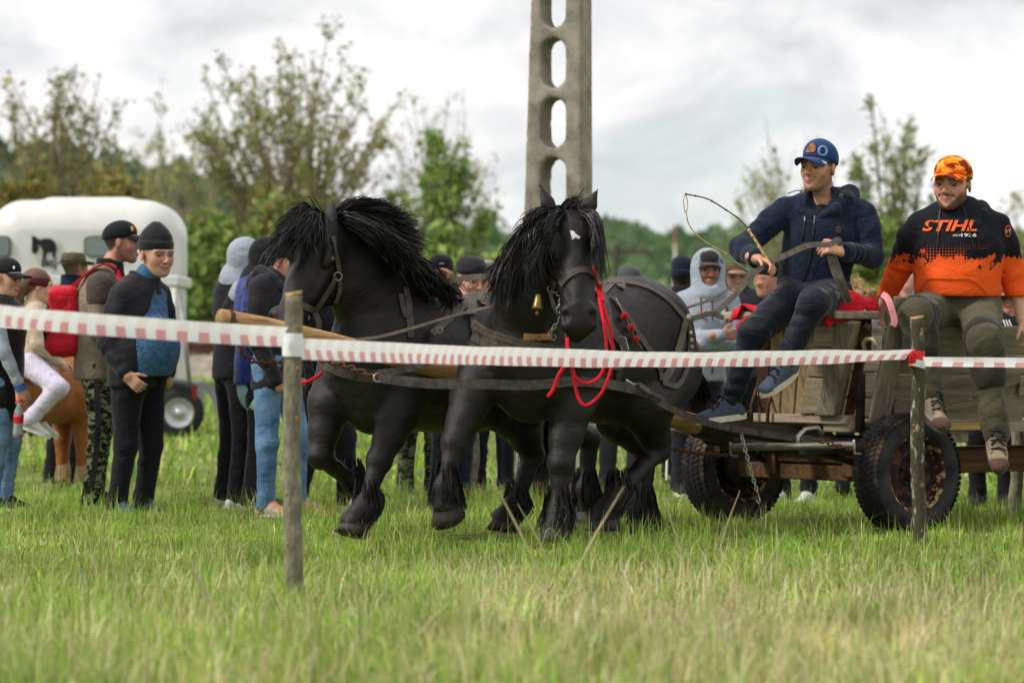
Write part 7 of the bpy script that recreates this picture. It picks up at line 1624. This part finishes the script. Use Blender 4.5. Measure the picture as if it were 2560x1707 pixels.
def orange_man():
    D = 21.5; f, l, u = frame(-16); J = {'H': 1.84, 'yaw': -16, 'b': 1.34, 'f': f, 'l': l, 'd': D}
    place(J, head=(2380, 462, D - .10), neck=(2394, 552, D - .02), chest=(2394, 620, D - .02), waist=(2394, 695, D), pelvis=(2394, 760, D + .02), sr=(2296, 562, D), er=(2256, 655, D + .10), wr=(2214, 745, D + .18), sl=(2496, 565, D - .02), el=(2530, 680, D + .04), wl=(2556, 800, D + .02), hr=(2338, 775, D - .02), hl=(2448, 775, D - .02), kr=(2288, 790, D - .42), kl=(2462, 852, D - .42), ar=(2326, 985, D - .44), al=(2490, 1072, D - .44))
    J['tr'] = nrm(A3(.30, -.80, -.42)); J['tl'] = nrm(A3(.02, -.75, -.62)); J['g'] = P(2394, 800, D)
    t, H = person('person', detail=2, label='bearded man in black and orange hoodie sitting on the cart side', J=J, skin='#d8a68c', hh=.278, hyaw=-24, pitch=-2, roll=-3, hands='lr', hair='#3a2a20', hairline=.03, brow='#2c1c12', beard='#55341f', beard_amt=.9, wide=1.06, jaw=1.12, smile=.025, nr=.085, cheek=.4, lip='#b8665a',
        hand_spec={'l': dict(d=A3(.25, -.1, -.8), n=A3(-.2, .2, -1), side=A3(-1, -.3, 0), curl=.45), 'r': dict(d=A3(-.3, .2, -.8), n=A3(0, 0, -1), side=A3(1, 0, 0), curl=.3)})
    # print: black above, orange below a torn edge with halftone dots
    def hoodie_mat():
        m = bpy.data.materials.new('torn_print_hoodie'); m.use_nodes = True; nt = m.node_tree; N = nt.nodes; L = nt.links; b = N['Principled BSDF']; b.inputs['Roughness'].default_value = .85; b.inputs['Specular IOR Level'].default_value = .2
        tc = N.new('ShaderNodeTexCoord'); sp = N.new('ShaderNodeSeparateXYZ'); L.new(tc.outputs['Object'], sp.inputs[0])
        def M(op, a, b_=None, c=None):
            n = N.new('ShaderNodeMath'); n.operation = op
            for i, v in enumerate((a, b_, c)):
                if v is None: continue
                if isinstance(v, (int, float)): n.inputs[i].default_value = v
                else: L.new(v, n.inputs[i])
            return n.outputs[0]
        def noise(sc, det, mapsc=(1, 1, 1), dist=0.0, rot=(0, 0, 0)):
            mp = N.new('ShaderNodeMapping'); mp.inputs['Scale'].default_value = mapsc; mp.inputs['Rotation'].default_value = rot; L.new(tc.outputs['Object'], mp.inputs[0]); n = N.new('ShaderNodeTexNoise'); n.inputs['Scale'].default_value = sc; n.inputs['Detail'].default_value = det; n.inputs['Roughness'].default_value = .7; n.inputs['Distortion'].default_value = dist; L.new(mp.outputs[0], n.inputs['Vector']); return n.outputs['Fac']
        org = np.array(J['g']); zmid = P(2394, 655, D)[2] - org[2]
        x, z = sp.outputs['X'], sp.outputs['Z']
        ax = M('ABSOLUTE', M('SUBTRACT', x, .01)); base = M('ADD', zmid, M('MULTIPLY', M('MAXIMUM', M('SUBTRACT', ax, .16), 0.0), .12))
        edge = M('ADD', base, M('MULTIPLY', M('SUBTRACT', noise(6.5, 8, (1, 1, 1), .5), .5), .42))
        strk = M('MULTIPLY', M('SUBTRACT', noise(24, 5, (1, 1, .25), 0, (0, .7, 0)), .5), .16)
        mask = M('GREATER_THAN', M('ADD', edge, strk), z)
        # dots in a square grid fading upward
        g = 62.0; dx = M('SUBTRACT', M('FRACT', M('MULTIPLY', x, g)), .5); dz = M('SUBTRACT', M('FRACT', M('MULTIPLY', z, g)), .5); r2 = M('SQRT', M('ADD', M('MULTIPLY', dx, dx), M('MULTIPLY', dz, dz)))
        fall = M('SUBTRACT', .46, M('MULTIPLY', M('SUBTRACT', z, M('SUBTRACT', base, .02)), 3.4)); dots = M('MULTIPLY', M('LESS_THAN', r2, fall), M('GREATER_THAN', noise(5, 1), .53))
        allm = M('MAXIMUM', mask, M('MULTIPLY', dots, M('LESS_THAN', z, M('ADD', base, .13))))
        mx = N.new('ShaderNodeMix'); mx.data_type = 'RGBA'; L.new(allm, mx.inputs[0]); mx.inputs[6].default_value = (*srgb('#15171e'), 1); mx.inputs[7].default_value = (*srgb('#ee5a1c'), 1); L.new(mx.outputs[2], b.inputs['Base Color'])
        n = noise(7, 2, (1, 1, 1.8), 1.0, (.4, .3, 0)); ab = M('MINIMUM', M('ABSOLUTE', M('SUBTRACT', n, .5)), .15); bp = N.new('ShaderNodeBump'); bp.inputs['Strength'].default_value = .4; bp.inputs['Distance'].default_value = .03; L.new(ab, bp.inputs['Height']); L.new(bp.outputs[0], b.inputs['Normal']); return m
    HM = hoodie_mat(); B = torso(J, 1.02, .0, wr=.005, belly=.0, low=lerp(J['waist'], J['pelvis'], .75)); sleeves(B, J, 1.32, .010, .02); B.ball(lerp(J['waist'], J['pelvis'], .2) + f * .10, A3(.12, .19, .17), .08, np.array([f, l, A3(0, 0, 1)]))
    B.box(A3(J['pelvis'][0], J['pelvis'][1], P(2394, 742, D)[2] - .3), (.5, .5, .3), 0, .01, cut=True)
    hd = B.build('hoodie', HM, t, h=.0125, noise=(.0022, .13))
    BK = cloth('hood_black', srgb('#16181f'), wr=.5); OR = cloth('orange_lining', srgb('#e0581e'), wr=.4); hood_down(J, BK, t, 1.22); collar(J, OR, t, .06, .108, .05, 'hood_lining')
    ORP = mat('orange_print', srgb('#f0601e'), .7, .05, 30); text_on(hd, 'STIHL', 2308, 578, 26, ORP, hd, 'lettering', wpx=134, shear=.28, bold=.028, lift=.009); text_on(hd, 'since', 2382, 591, 6, WHITE, hd, 'lettering', wpx=20, shear=.4); text_on(hd, '1926', 2403, 592, 8, WHITE, hd, 'lettering', wpx=38, bold=.03)
    # sleeve badges
    for x, y, w in ((2519, 578, 8),):
        pb = patch_on(hd, [(x + w * math.cos(q), y + 15 * math.sin(q)) for q in np.linspace(0, 6.28, 12, endpoint=False)], ORP, hd, 'sleeve_badge'); patch_on(hd, [(x + w * .8 * math.cos(q), y + 12 * math.sin(q)) for q in np.linspace(0, 6.28, 12, endpoint=False)], BK, pb, 'badge_field', .005); text_on(hd, 'ST' if w > 6 else 'HL', x - w * .9, y + 4, 8, WHITE, pb, 'lettering', wpx=w * 1.7, lift=.008)
    for a in ([(2352, 520), (2348, 560), (2346, 615)], [(2408, 520), (2420, 560), (2434, 620)]): line_on(hd, a, .007, DARKTRIM, hd, 'drawcord', .005, .004)
    # kangaroo pocket edge
    line_on(hd, [(2300, 728), (2318, 700), (2345, 696), (2390, 697), (2425, 698), (2445, 712), (2466, 732)], .006, OR, hd, 'pocket_edge', .005)
    OT = cloth('olive_trousers', srgb('#4a4636'), wr=.75, bump=.2, col2=srgb('#57523f'), vs_=3); lg = Blob(); lg.ball(J['pelvis'], A3(.17, .22, .13), .05, np.array([f, l, A3(0, 0, 1)]))
    for n in 'lr':
        h, k, a = J['h' + n], J['k' + n], J['a' + n]; lg.cone(h, k, .128, .094, .06, None, wrp(.008, .14)); lg.ball(k, .090, .04); lg.cone(k, a, .085, .068, .03, None, wrp(.009, .09)); lg.cone(lerp(k, a, .8), a + nrm(a - k) * .03, .072, .072, .03, None, wrp(.014, .04))
    tr = lg.build('trousers', OT, t, h=.0125, noise=(.0022, .12))
    kp = Blob(); DK = cloth('dark_olive_panel', srgb('#2f2e26'), wr=.7, bump=.2)
    for n in 'lr':
        k, a = J['k' + n], J['a' + n]; kp.cone(k + (J['h' + n] - k) * .14, lerp(k, a, .42), .114, .096, .03, None, wrp(.008, .10))
        b = Blob(); b.p = kp.p; kp = Blob(); b.build('knee_panel', DK, tr, h=.0125, noise=(.0022, .1))
    SM = cloth('hiking_shoe', srgb('#b39a78'), bump=.6, wr=.3, col2=srgb('#7a7468'), vs_=16, var=.1); TC = cloth('brown_toe', srgb('#5a4238'), bump=.4, wr=.2); MS = mat('pale_midsole', srgb('#8f8a7c'), .7, .1, 20); RS = mat('grey_sole', srgb('#4a463f'), .7, .2, 20)
    shoe(t, J['ar'], J['tr'], nrm(A3(.2, -.3, .9)), SM, RS, 1.18, DARKTRIM, TC, MS); shoe(t, J['al'], J['tl'], nrm(A3(0, -.55, .8)), SM, RS, 1.18, DARKTRIM, TC, MS)
    cap(H, BLAZE, t, low=.16, ext=.36, tilt=.05, high=.02, curve=.12)
    return t, J
OMAN, OJ = orange_man()
# ---- blanket, whip, reins
def blanket():
    t = thing('blanket', 'bright red blanket spread over the driver seat board', 'blanket', P(2120, 780, 21.2)); RB = cloth('red_blanket', srgb('#c8122a'), wr=.9, ws=9, bump=.5, rough=.95)
    rg = np.random.default_rng(4); V = []; n, k = 26, 14
    for i in range(n):
        l_ = -.20 + .86 * i / (n - 1)
        for j in range(k):
            ff = .49 - .40 * j / (k - 1); z = 1.222 + .018 * math.sin(l_ * 23 + ff * 9) + .014 * math.sin(ff * 31 + l_ * 11) + .02 * (1 - abs(2 * j / (k - 1) - 1)) + (.055 * min(1, max(0, (l_ - .10) * 4))) * (.4 + .6 * math.sin(min(1, j / 4) * 1.57)); o = 0
            if i > n - 4: z -= (i - n + 4) * .045 * (1 if j < 9 else .4)
            if j == 0 and l_ < -.1: z -= .07
            V.append(CP.pt(ff, l_ + (.0 if i < n - 3 else -.02 * (i - n + 4)), max(z, 1.222 if .03 < (j / k) and i < n - 3 else .9)))
    F = [(i * k + j, (i + 1) * k + j, (i + 1) * k + j + 1, i * k + j + 1) for i in range(n - 1) for j in range(k - 1)]
    o = MB().add(V, F).build('cloth', RB, t, smooth=True); m = o.modifiers.new('thick', 'SOLIDIFY'); m.thickness = .012; m.offset = 1
    MB().strap(spline([P(2206, 736, 21.0), P(2218, 745, 20.97), P(2228, 770, 20.95), P(2236, 800, 20.95), P(2232, 815, 20.95)], 4), .035, .006, A3(0, -1, 0)).build('pink_hem', cloth('pink_hem', srgb('#e0909a')), t)
    # corner falling over the far front edge by the driver's leg
    MB().prism([P(1862, 790, 21.15), P(1838, 815, 21.15), P(1852, 860, 21.1), P(1872, 820, 21.1), P(1890, 785, 21.15)], A3(.1, 1, 0), .02).build('fold', RB, t)
blanket()
def whip():
    D = 20.98; t = thing('whip', 'bamboo driving whip with a knotted looping lash', 'whip', P(1912, 655, D)); BM = mat('bamboo', srgb('#b08a4e'), .45, .25, 40, col2=srgb('#d8b878')); LM = mat('whip_lash', srgb('#4a3a28'), .7, .3, 40)
    a, b = P(1928, 664, D - .02), P(1870, 572, D); MB().tube([lerp(a, b, k) for k in np.linspace(0, 1, 6)], [.0085, .008, .0075, .007, .0065, .006], 8).build('stock', BM, t, smooth=True)
    for k in (.05, .2, .35, .5, .65, .8, .95): p = lerp(a, b, k); MB().lathe(p, b - a, [(-.006, .007), (0, .0105), (.006, .007)], 8).build('node', BM, t, smooth=True)
    pts = spline([b, P(1848, 548, D), P(1815, 525, D), P(1770, 498, D), P(1722, 487, D), P(1712, 485, D)], 5); mb = MB(); mb.tube(pts, .0042, 6)
    for p in pts[2::4]: mb.lathe(p, A3(1, 0, .4), [(-.006, .003), (0, .0075), (.006, .003)], 7)
    mb.build('flexible_tip', LM, t, smooth=True)
    MB().tube(spline([P(1714, 485, D), P(1709, 500, D), P(1711, 522, D), P(1715, 532, D), P(1719, 515, D), P(1717, 495, D), P(1714, 486, D)], 4), .0028, 5).build('loop', BM, t, smooth=True)
    pts = spline([P(1715, 530, D), P(1722, 560, D), P(1742, 588, D), P(1775, 612, D), P(1812, 632, D), P(1822, 637, D)], 5); mb = MB(); mb.tube(pts, .0032, 5)
    for p in pts[3::4]: mb.lathe(p, A3(1, 0, -.5), [(-.005, .002), (0, .006), (.005, .002)], 6)
    mb.build('lash', BM, t, smooth=True)
    MB().tube(spline([P(1822, 637, D), P(1840, 655, D), P(1858, 668, D), P(1876, 678, D)], 4), .0022, 5).build('cord_end', mat('teal_cord', srgb('#8fb8b0'), .7), t, smooth=True)
whip()
def reins():
    RG = mat('rein_webbing', srgb('#5b524b'), .75, .2, 30, bump=.3, bs=120, col2=srgb('#6e645a')); D = 21.0
    t = thing('rein', 'flat grey webbing reins running from the driver hands to the horses', 'reins', P(1900, 700, D))
    pR, pL = P(1912, 660, 20.96), P(2072, 612, 20.94)
    MB().strap(spline([pR, P(1960, 640, 20.93), P(2020, 614, 20.92), pL, P(2092, 600, 20.94), P(2100, 606, 20.98), P(2090, 614, 21.0)], 5), .032, .004, A3(.2, -1, .25)).build('rein_strap', RG, t)
    MB().strap(spline([pR, P(1880, 690, 20.9), P(1840, 735, 20.82), P(1800, 772, 20.75), P(1787, 780, 20.73)], 5), .03, .004, A3(.2, -1, .25)).build('rein_strap', RG, t)
    MB().strap(spline([pR, P(1870, 690, 20.95), P(1830, 718, 20.9), P(1780, 748, 20.85), P(1710, 772, 20.8)], 5), .014, .004, A3(.2, -1, .5)).build('rein_strap', RG, t)
    q = P(1785, 784, 20.72); ring('buckle', q, .014, .003, A3(0, -1, .2), t); MB().strap(spline([P(1808, 797, 20.72), q, P(1755, 790, 20.68), P(1722, 800, 20.62)], 4), .026, .009, A3(0, -1, .3)).build('rein_end', LEATHER, t)
    for dx, sd in ((0, 0), (14, .03)): MB().strap(spline([P(2070 + dx, 628, 20.98), P(2078 + dx, 660, 21.0), P(2092 + dx, 700, 21.0), P(2112 + dx * .6, 745, 21.05), P(2118 + dx * .5, 752, 21.1)], 5), .03, .004, A3(.3 - sd * 20, -1, .1)).build('rein_tail', RG, t)
    # lines lying along the far horse
    MB().strap(spline([P(890, 850, 19.5), P(960, 840, 19.6), P(1060, 812, 19.8), P(1150, 785, 20.0), P(1235, 765, 20.0)], 5), .016, .005, A3(0, -1, .3)).build('line_strap', mat('pale_line', srgb('#6b6052'), .7, .2, 20), t)
    MB().strap(spline([P(1095, 712, 20.4), P(1140, 700, 20.3), P(1195, 692, 20.2), P(1250, 692, 20.1)], 5), .03, .005, A3(0, -1, .2)).build('line_strap', LEATHER_G, t)
reins()
# ============================================================ stakes, barrier tape, trailer
def stake(label, px, top, d, base_px, w, seed, lichen=False, cut='#c9a26a'):
    rg = np.random.default_rng(seed); t = thing('wooden_stake', label, 'stake', P(base_px, 853, d) * A3(1, 1, 0), 'stakes holding the barrier tape'); z1 = CAMZ - (top - 853.5) / FPX * d; n = 40; pts = []; rad = []
    for i in range(n):
        k = i / (n - 1); x = (base_px + (px - base_px) * k + rg.normal(0, .6) + 3 * math.sin(k * 7 + seed) - 1280) / FPX * d; pts.append(A3(x, d + .004 * math.sin(k * 9), -.05 + (z1 + .05) * k)); rad.append(w * (1.06 - .08 * k) * (1 + rg.normal(0, .025)))
    m = mat('lichen_bark' if lichen else 'grey_bark', srgb('#57523f' if lichen else '#7d7766'), .95, .35, 25.0, bump=.8, bs=70, col2=srgb('#a8ab98' if lichen else '#958e7a'), thr=(.55, .66) if lichen else (.4, .7), aniso=(1, 1, .45))
    MB().tube(pts, rad, 14, cap=True).build('stem', m, t, smooth=True)
    cm = mat('cut_wood', srgb(cut), .8, .25, 30); q = pts[-1]; MB().prism([q + A3(math.cos(a) * rad[-1] * .95, math.sin(a) * rad[-1] * .95, .0015 + .006 * math.cos(a)) for a in np.linspace(0, 6.28, 12, endpoint=False)], A3(0, 0, 1), .012).build('cut_end', cm, t)
    for k in ((.25, .4, .62, .78, .90) if not lichen else (.30, .52, .56, .97)):
        i = int(k * (n - 1)); s = rg.choice([-1, 1]); o = nrm(A3(s * .6, -.8, .25)); c = pts[i] + o * rad[i] * .75; MB().lathe(c, o, [(0, .012), (.010, .009), (.013, .005), (.014, .0005)], 7).build('knot', mat('knot_wood', srgb('#8f6f4a'), .9, .3, 60), t, smooth=True)
    return t
S1 = stake('pale grey bark stake in front of the far horse nose', 731, 738, 15.15, 733, .036, 1)
S2 = stake('lichen spotted bark stake in front of the near cart wheel', 2291, 797, 20.0, 2300, .036, 2, True)
S3 = stake('brown stake behind the near horse raised foreleg', 1180, 1075, 24.8, 1172, .05, 3)
S4 = stake('short grey stake under the far right end of the cart', 2545, 1000, 23.5, 2540, .04, 4)
def tape_mat():
    m = bpy.data.materials.new('barrier_tape_print'); m.use_nodes = True; nt = m.node_tree; N = nt.nodes; L = nt.links; b = N['Principled BSDF']; b.inputs['Roughness'].default_value = .35; b.inputs['Specular IOR Level'].default_value = .45
    uv = N.new('ShaderNodeUVMap'); sp = N.new('ShaderNodeSeparateXYZ'); L.new(uv.outputs[0], sp.inputs[0])
    a = N.new('ShaderNodeMath'); a.operation = 'FRACT'; L.new(sp.outputs['X'], a.inputs[0]); g = N.new('ShaderNodeMath'); g.operation = 'GREATER_THAN'; g.inputs[1].default_value = .5; L.new(a.outputs[0], g.inputs[0])
    h = N.new('ShaderNodeMath'); h.operation = 'LESS_THAN'; h.inputs[1].default_value = -.02; L.new(sp.outputs['Y'], h.inputs[0])   # film folded over: the print shows full on the lower half, faint through the upper
    k = N.new('ShaderNodeMapRange'); k.inputs[3].default_value = .12; k.inputs[4].default_value = .66; L.new(h.outputs[0], k.inputs[0]); q = N.new('ShaderNodeMath'); q.operation = 'MULTIPLY'; L.new(g.outputs[0], q.inputs[0]); L.new(k.outputs[0], q.inputs[1])
    mx = N.new('ShaderNodeMix'); mx.data_type = 'RGBA'; L.new(q.outputs[0], mx.inputs[0]); mx.inputs[6].default_value = (.88, .88, .89, 1); mx.inputs[7].default_value = (*srgb('#d0454e'), 1)
    L.new(mx.outputs[2], b.inputs['Base Color']); t = N.new('ShaderNodeBsdfTranslucent'); L.new(mx.outputs[2], t.inputs['Color']); s = N.new('ShaderNodeMixShader'); s.inputs[0].default_value = .45; L.new(b.outputs[0], s.inputs[1]); L.new(t.outputs[0], s.inputs[2]); L.new(s.outputs[0], N['Material Output'].inputs['Surface']); return m
TAPE = tape_mat()
def tape(label, pts, w, per, twist=(0, 0), curl=.5, seed=0):
    """long film band; pts = centre line; the film is folded a little along its length so its halves catch different light"""
    c = spline(pts, 14); n = len(c); V = []; U = []; s = 0; cross = 5
    for i in range(n):
        if i: s += np.linalg.norm(c[i] - c[i - 1])
        tg = nrm(c[min(i + 1, n - 1)] - c[max(i - 1, 0)]); k = i / (n - 1); tw = R(twist[0] + (twist[1] - twist[0]) * k + 8 * math.sin(s * 3.1 + seed))
        up = nrm(A3(0, 0, 1) - tg * tg[2]); sd = np.cross(tg, up); v = up * math.cos(tw) + sd * math.sin(tw); no = np.cross(tg, v)
        for j in range(cross):
            q = j / (cross - 1) - .5; V.append(c[i] + v * q * w + no * (curl * w * (q * q - .1) + .003 * math.sin(s * 9 + j))); U.append((s / per, q))
    F = [(i * cross + j, (i + 1) * cross + j, (i + 1) * cross + j + 1, i * cross + j + 1) for i in range(n - 1) for j in range(cross - 1)]
    o = MB().add(V, F).build('barrier_tape', TAPE, None, smooth=True); tag(o, label, 'tape', 'red and white barrier tapes'); uv = o.data.uv_layers.new(name='UVMap')
    for l in o.data.loops: uv.data[l.index].uv = U[l.vertex_index]
    return o
tape('blurred near tape running from the edge to the pale stake', [P(-60, 782, 13.6), P(150, 803, 14.2), P(400, 823, 14.6), P(600, 836, 14.85), P(712, 841, 15.10)], .080, .10, (16, 8), .5, 1)
tape('thin tape passing behind the near blurred tape', [P(-60, 808, 20.5), P(200, 826, 20.3), P(450, 842, 20.1), P(700, 853, 19.9)], .028, .14, (10, 20), .4, 2)
tape('long tape crossing in front of both horses between the stakes', [P(748, 872, 15.15), P(1000, 882, 16.0), P(1300, 891, 17.3), P(1600, 897, 18.2), P(1900, 895, 19.0), P(2130, 889, 19.6), P(2274, 884, 19.97)], .084, .098, (2, 46), .45, 3)
tape('tape running from the lichen stake out past the cart', [P(2306, 904, 19.97), P(2400, 905, 19.7), P(2620, 907, 19.1)], .050, .17, (6, 2), .4, 4)
tape('short scrap of tape behind the near horse tail', [P(1728, 905, 22.6), P(1780, 906, 22.5), P(1830, 912, 22.4)], .018, .14, (0, 5), .3, 5)
def wrap(px, py, d, r, hpx, m, label, grp=None, m2=None):
    t = thing('tape_wrap', label, 'tape', P(px, py, d)); hh = hpx / FPX * d
    MB().lathe(P(px, py, d) - A3(0, 0, hh / 2), A3(.02, 0, 1), [(0, r), (hh * .3, r * 1.03), (hh * .7, r * 1.02), (hh, r)], 20).build('band', m, t, smooth=True)
    if m2: MB().lathe(P(px, py, d) - A3(0, 0, hh * .5), A3(.25, 0, 1), [(0, r * 1.06), (hh * .45, r * 1.07)], 20).build('band', m2, t, smooth=True)
WFILM = mat('white_film', (.78, .78, .79), .35, .05, 20); RFILM = mat('red_film', srgb('#d8202c'), .35, .1, 20)
wrap(731, 862, 15.15, .040, 58, WFILM, 'white tape knot wrapped round the pale grey stake'); wrap(2292, 897, 20.0, .041, 40, RFILM, 'red and white tape knot wrapped round the lichen stake', None, WFILM)
# ---- horse trailer behind the left group
def trailer():
    d = 42.0; s = FPX / d; x = lambda px: (px - 1280) / s; z = lambda py: CAMZ - (py - 853.5) / s
    t = thing('horse_trailer', 'white horse trailer with rounded roof and dark horse emblem', 'trailer', (x(200), d, 0)); WP_ = mat('white_fibreglass', (.66, .66, .64), .35, .06, 2.0, spec=.4, coat=.2); GR = mat('grey_skirt', srgb('#6d7175'), .5, .15, 3.0); BK = mat('trailer_black', (.012, .012, .012), .6)
    fr = np.array([A3(1, 0, 0), A3(0, 1, 0), A3(0, 0, 1)]); xc, hw = (x(-40) + x(443)) / 2, (x(443) - x(-40)) / 2; dp = .85; B = Blob()
    zt = z(520); zb = z(700); B.box(A3(xc, d + dp, (zt + zb) / 2 - .1), (hw - .40, dp - .40, (zt - zb) / 2 - .30 + .1), .40, .01, fr); B.box(A3(x(215), d + dp, z(510)), (.42, .5, .02), .05, .10, fr); B.box(A3(xc, d + dp, zb - .5), (3, 2, .48), 0, .002, fr, cut=True)
    B.build('roof', WP_, t, h=.035)
    a = MB(); a.box((xc, d + dp, (z(700) + z(955)) / 2), 2 * hw - .08, 2 * dp - .06, z(700) - z(955)); a.build('box_body', WP_, t, bevel=.03)
    a = MB(); a.box((xc, d + dp, z(702)), 2 * hw + .03, 2 * dp + .04, .12); a.build('roof_trim', WP_, t, bevel=.02)
    a = MB(); a.box((x(215), d + dp + .15, (z(955) + z(1030)) / 2), x(470) - x(-60), 2 * dp - .3, z(955) - z(1030)); a.build('skirt', GR, t, bevel=.02)
    for px in (70, 447):
        w = bpy.data.objects.new('wheel', None); link(w, t); c = A3(x(px), d + .06, .27); w.location = Vector(c - np.array(t.location)); MB().lathe(c, (0, -1, 0), [(-.08, .17), (-.08, .25), (-.05, .27), (.05, .27), (.08, .25), (.08, .17)], 32).build('tyre', mat('trailer_tyre', (.02, .02, .02), .8), w, smooth=True); MB().lathe(c, (0, -1, 0), [(-.05, .17), (.06, .175), (.07, .155), (.03, .13), (.03, .05), (.06, .04), (.06, .001)], 32).build('rim', mat('alloy', srgb('#b9bbbd'), .4, metal=.6), w, smooth=True)
        ar = [A3(x(px) - .46, d - .02, .16)] + [c + A3(.40 * math.cos(q), -.08, .36 * math.sin(q)) for q in np.linspace(math.pi, 0, 13)] + [A3(x(px) + .42, d - .02, .16)]; V = ar + [p * A3(1, 1, 0) + A3(0, 0, z(958)) for p in ar]; k = len(ar)
        MB().add(V + [p + A3(0, .25, 0) for p in V], [(i, i + 1, i + 1 + k, i + k) for i in range(k - 1)] + [(i + 2 * k, i + 1 + 2 * k, i + 1, i) for i in range(k - 1)]).build('fender', GR, t)
    MB().box((x(487), d - .01, (z(960) + z(1000)) / 2), .06, .03, .16).build('tail_light', mat('tail_red', srgb('#7a1c20'), .3), t)
    WN = mat('tinted_window', (.16, .20, .20), .15, .1, spec=.6)
    for c0, c1 in ((-30, 24), (214, 300)):
        w = x(c1) - x(c0); q = MB(); V = []; cx, cz, hh_ = (x(c0) + x(c1)) / 2, (z(592) + z(640)) / 2, (z(592) - z(640)) / 2
        for a_ in np.linspace(0, 6.283, 24, endpoint=False):
            ca, sa = math.cos(a_), math.sin(a_); V.append(A3(cx + w / 2 * math.copysign(abs(ca) ** .4, ca), d - .035, cz + hh_ * math.copysign(abs(sa) ** .4, sa)))
        q.prism([v * 1 + (v - A3(cx, d, cz)) * A3(.07, 0, .10) + A3(0, .004, 0) for v in V], A3(0, 1, 0), .1); fo = q.build('window_frame', BK, t); MB().prism(V, A3(0, 1, 0), .06).build('pane', WN, fo)
    # emblem: standing dark horse with drooping head, and the word below
    em = [(81, 588), (90, 592), (100, 600), (112, 596), (128, 597), (139, 606), (143, 625), (139, 632), (139, 645), (133, 645), (131, 630), (118, 632), (114, 646), (107, 646), (108, 628), (103, 616), (97, 612), (96, 628), (88, 636), (80, 630), (80, 610)]
    def flat(poly, name, m, off): return MB().prism([A3(x(a), d - off, z(b)) for a, b in poly], A3(0, 1, 0), .02).build(name, m, t)
    MB().prism([A3(x(112) + .155 * math.cos(q), d - .012, z(618) + .155 * math.sin(q)) for q in np.linspace(0, 6.283, 28, endpoint=False)], A3(0, 1, 0), .02).build('emblem_disc', WP_, t)
    flat(em, 'emblem', BK, .030)
    c = bpy.data.curves.new('lettering', 'FONT'); c.body = 'Boj'; c.size = .13; c.offset = .003; c.extrude = .004; ob = bpy.data.objects.new('lettering', c); link(ob, t); c.materials.append(BK); ob.rotation_euler = (R(90), 0, 0); ob.location = Vector(A3(x(104), d - .035, z(667)) - np.array(t.location)); bpy.context.view_layer.update()
    me = bpy.data.meshes.new_from_object(ob.evaluated_get(bpy.context.evaluated_depsgraph_get())); o2 = bpy.data.objects.new('lettering', me); link(o2, t); o2.rotation_euler = ob.rotation_euler; o2.location = ob.location; bpy.data.objects.remove(ob)
    for px in (420, 436): MB().tube([A3(x(px), d - .06, z(720)), A3(x(px), d - .06, z(950))], .03, 8).build('rear_post', mat('pale_post', srgb('#cfd0cc'), .5), t, smooth=True)
    MB().tube([A3(x(452), d - .1, z(740)), A3(x(480), d - .3, z(955))], .025, 8).build('ramp_strut', mat('strut_grey', srgb('#8d9092'), .4, metal=.4), t, smooth=True)
trailer()
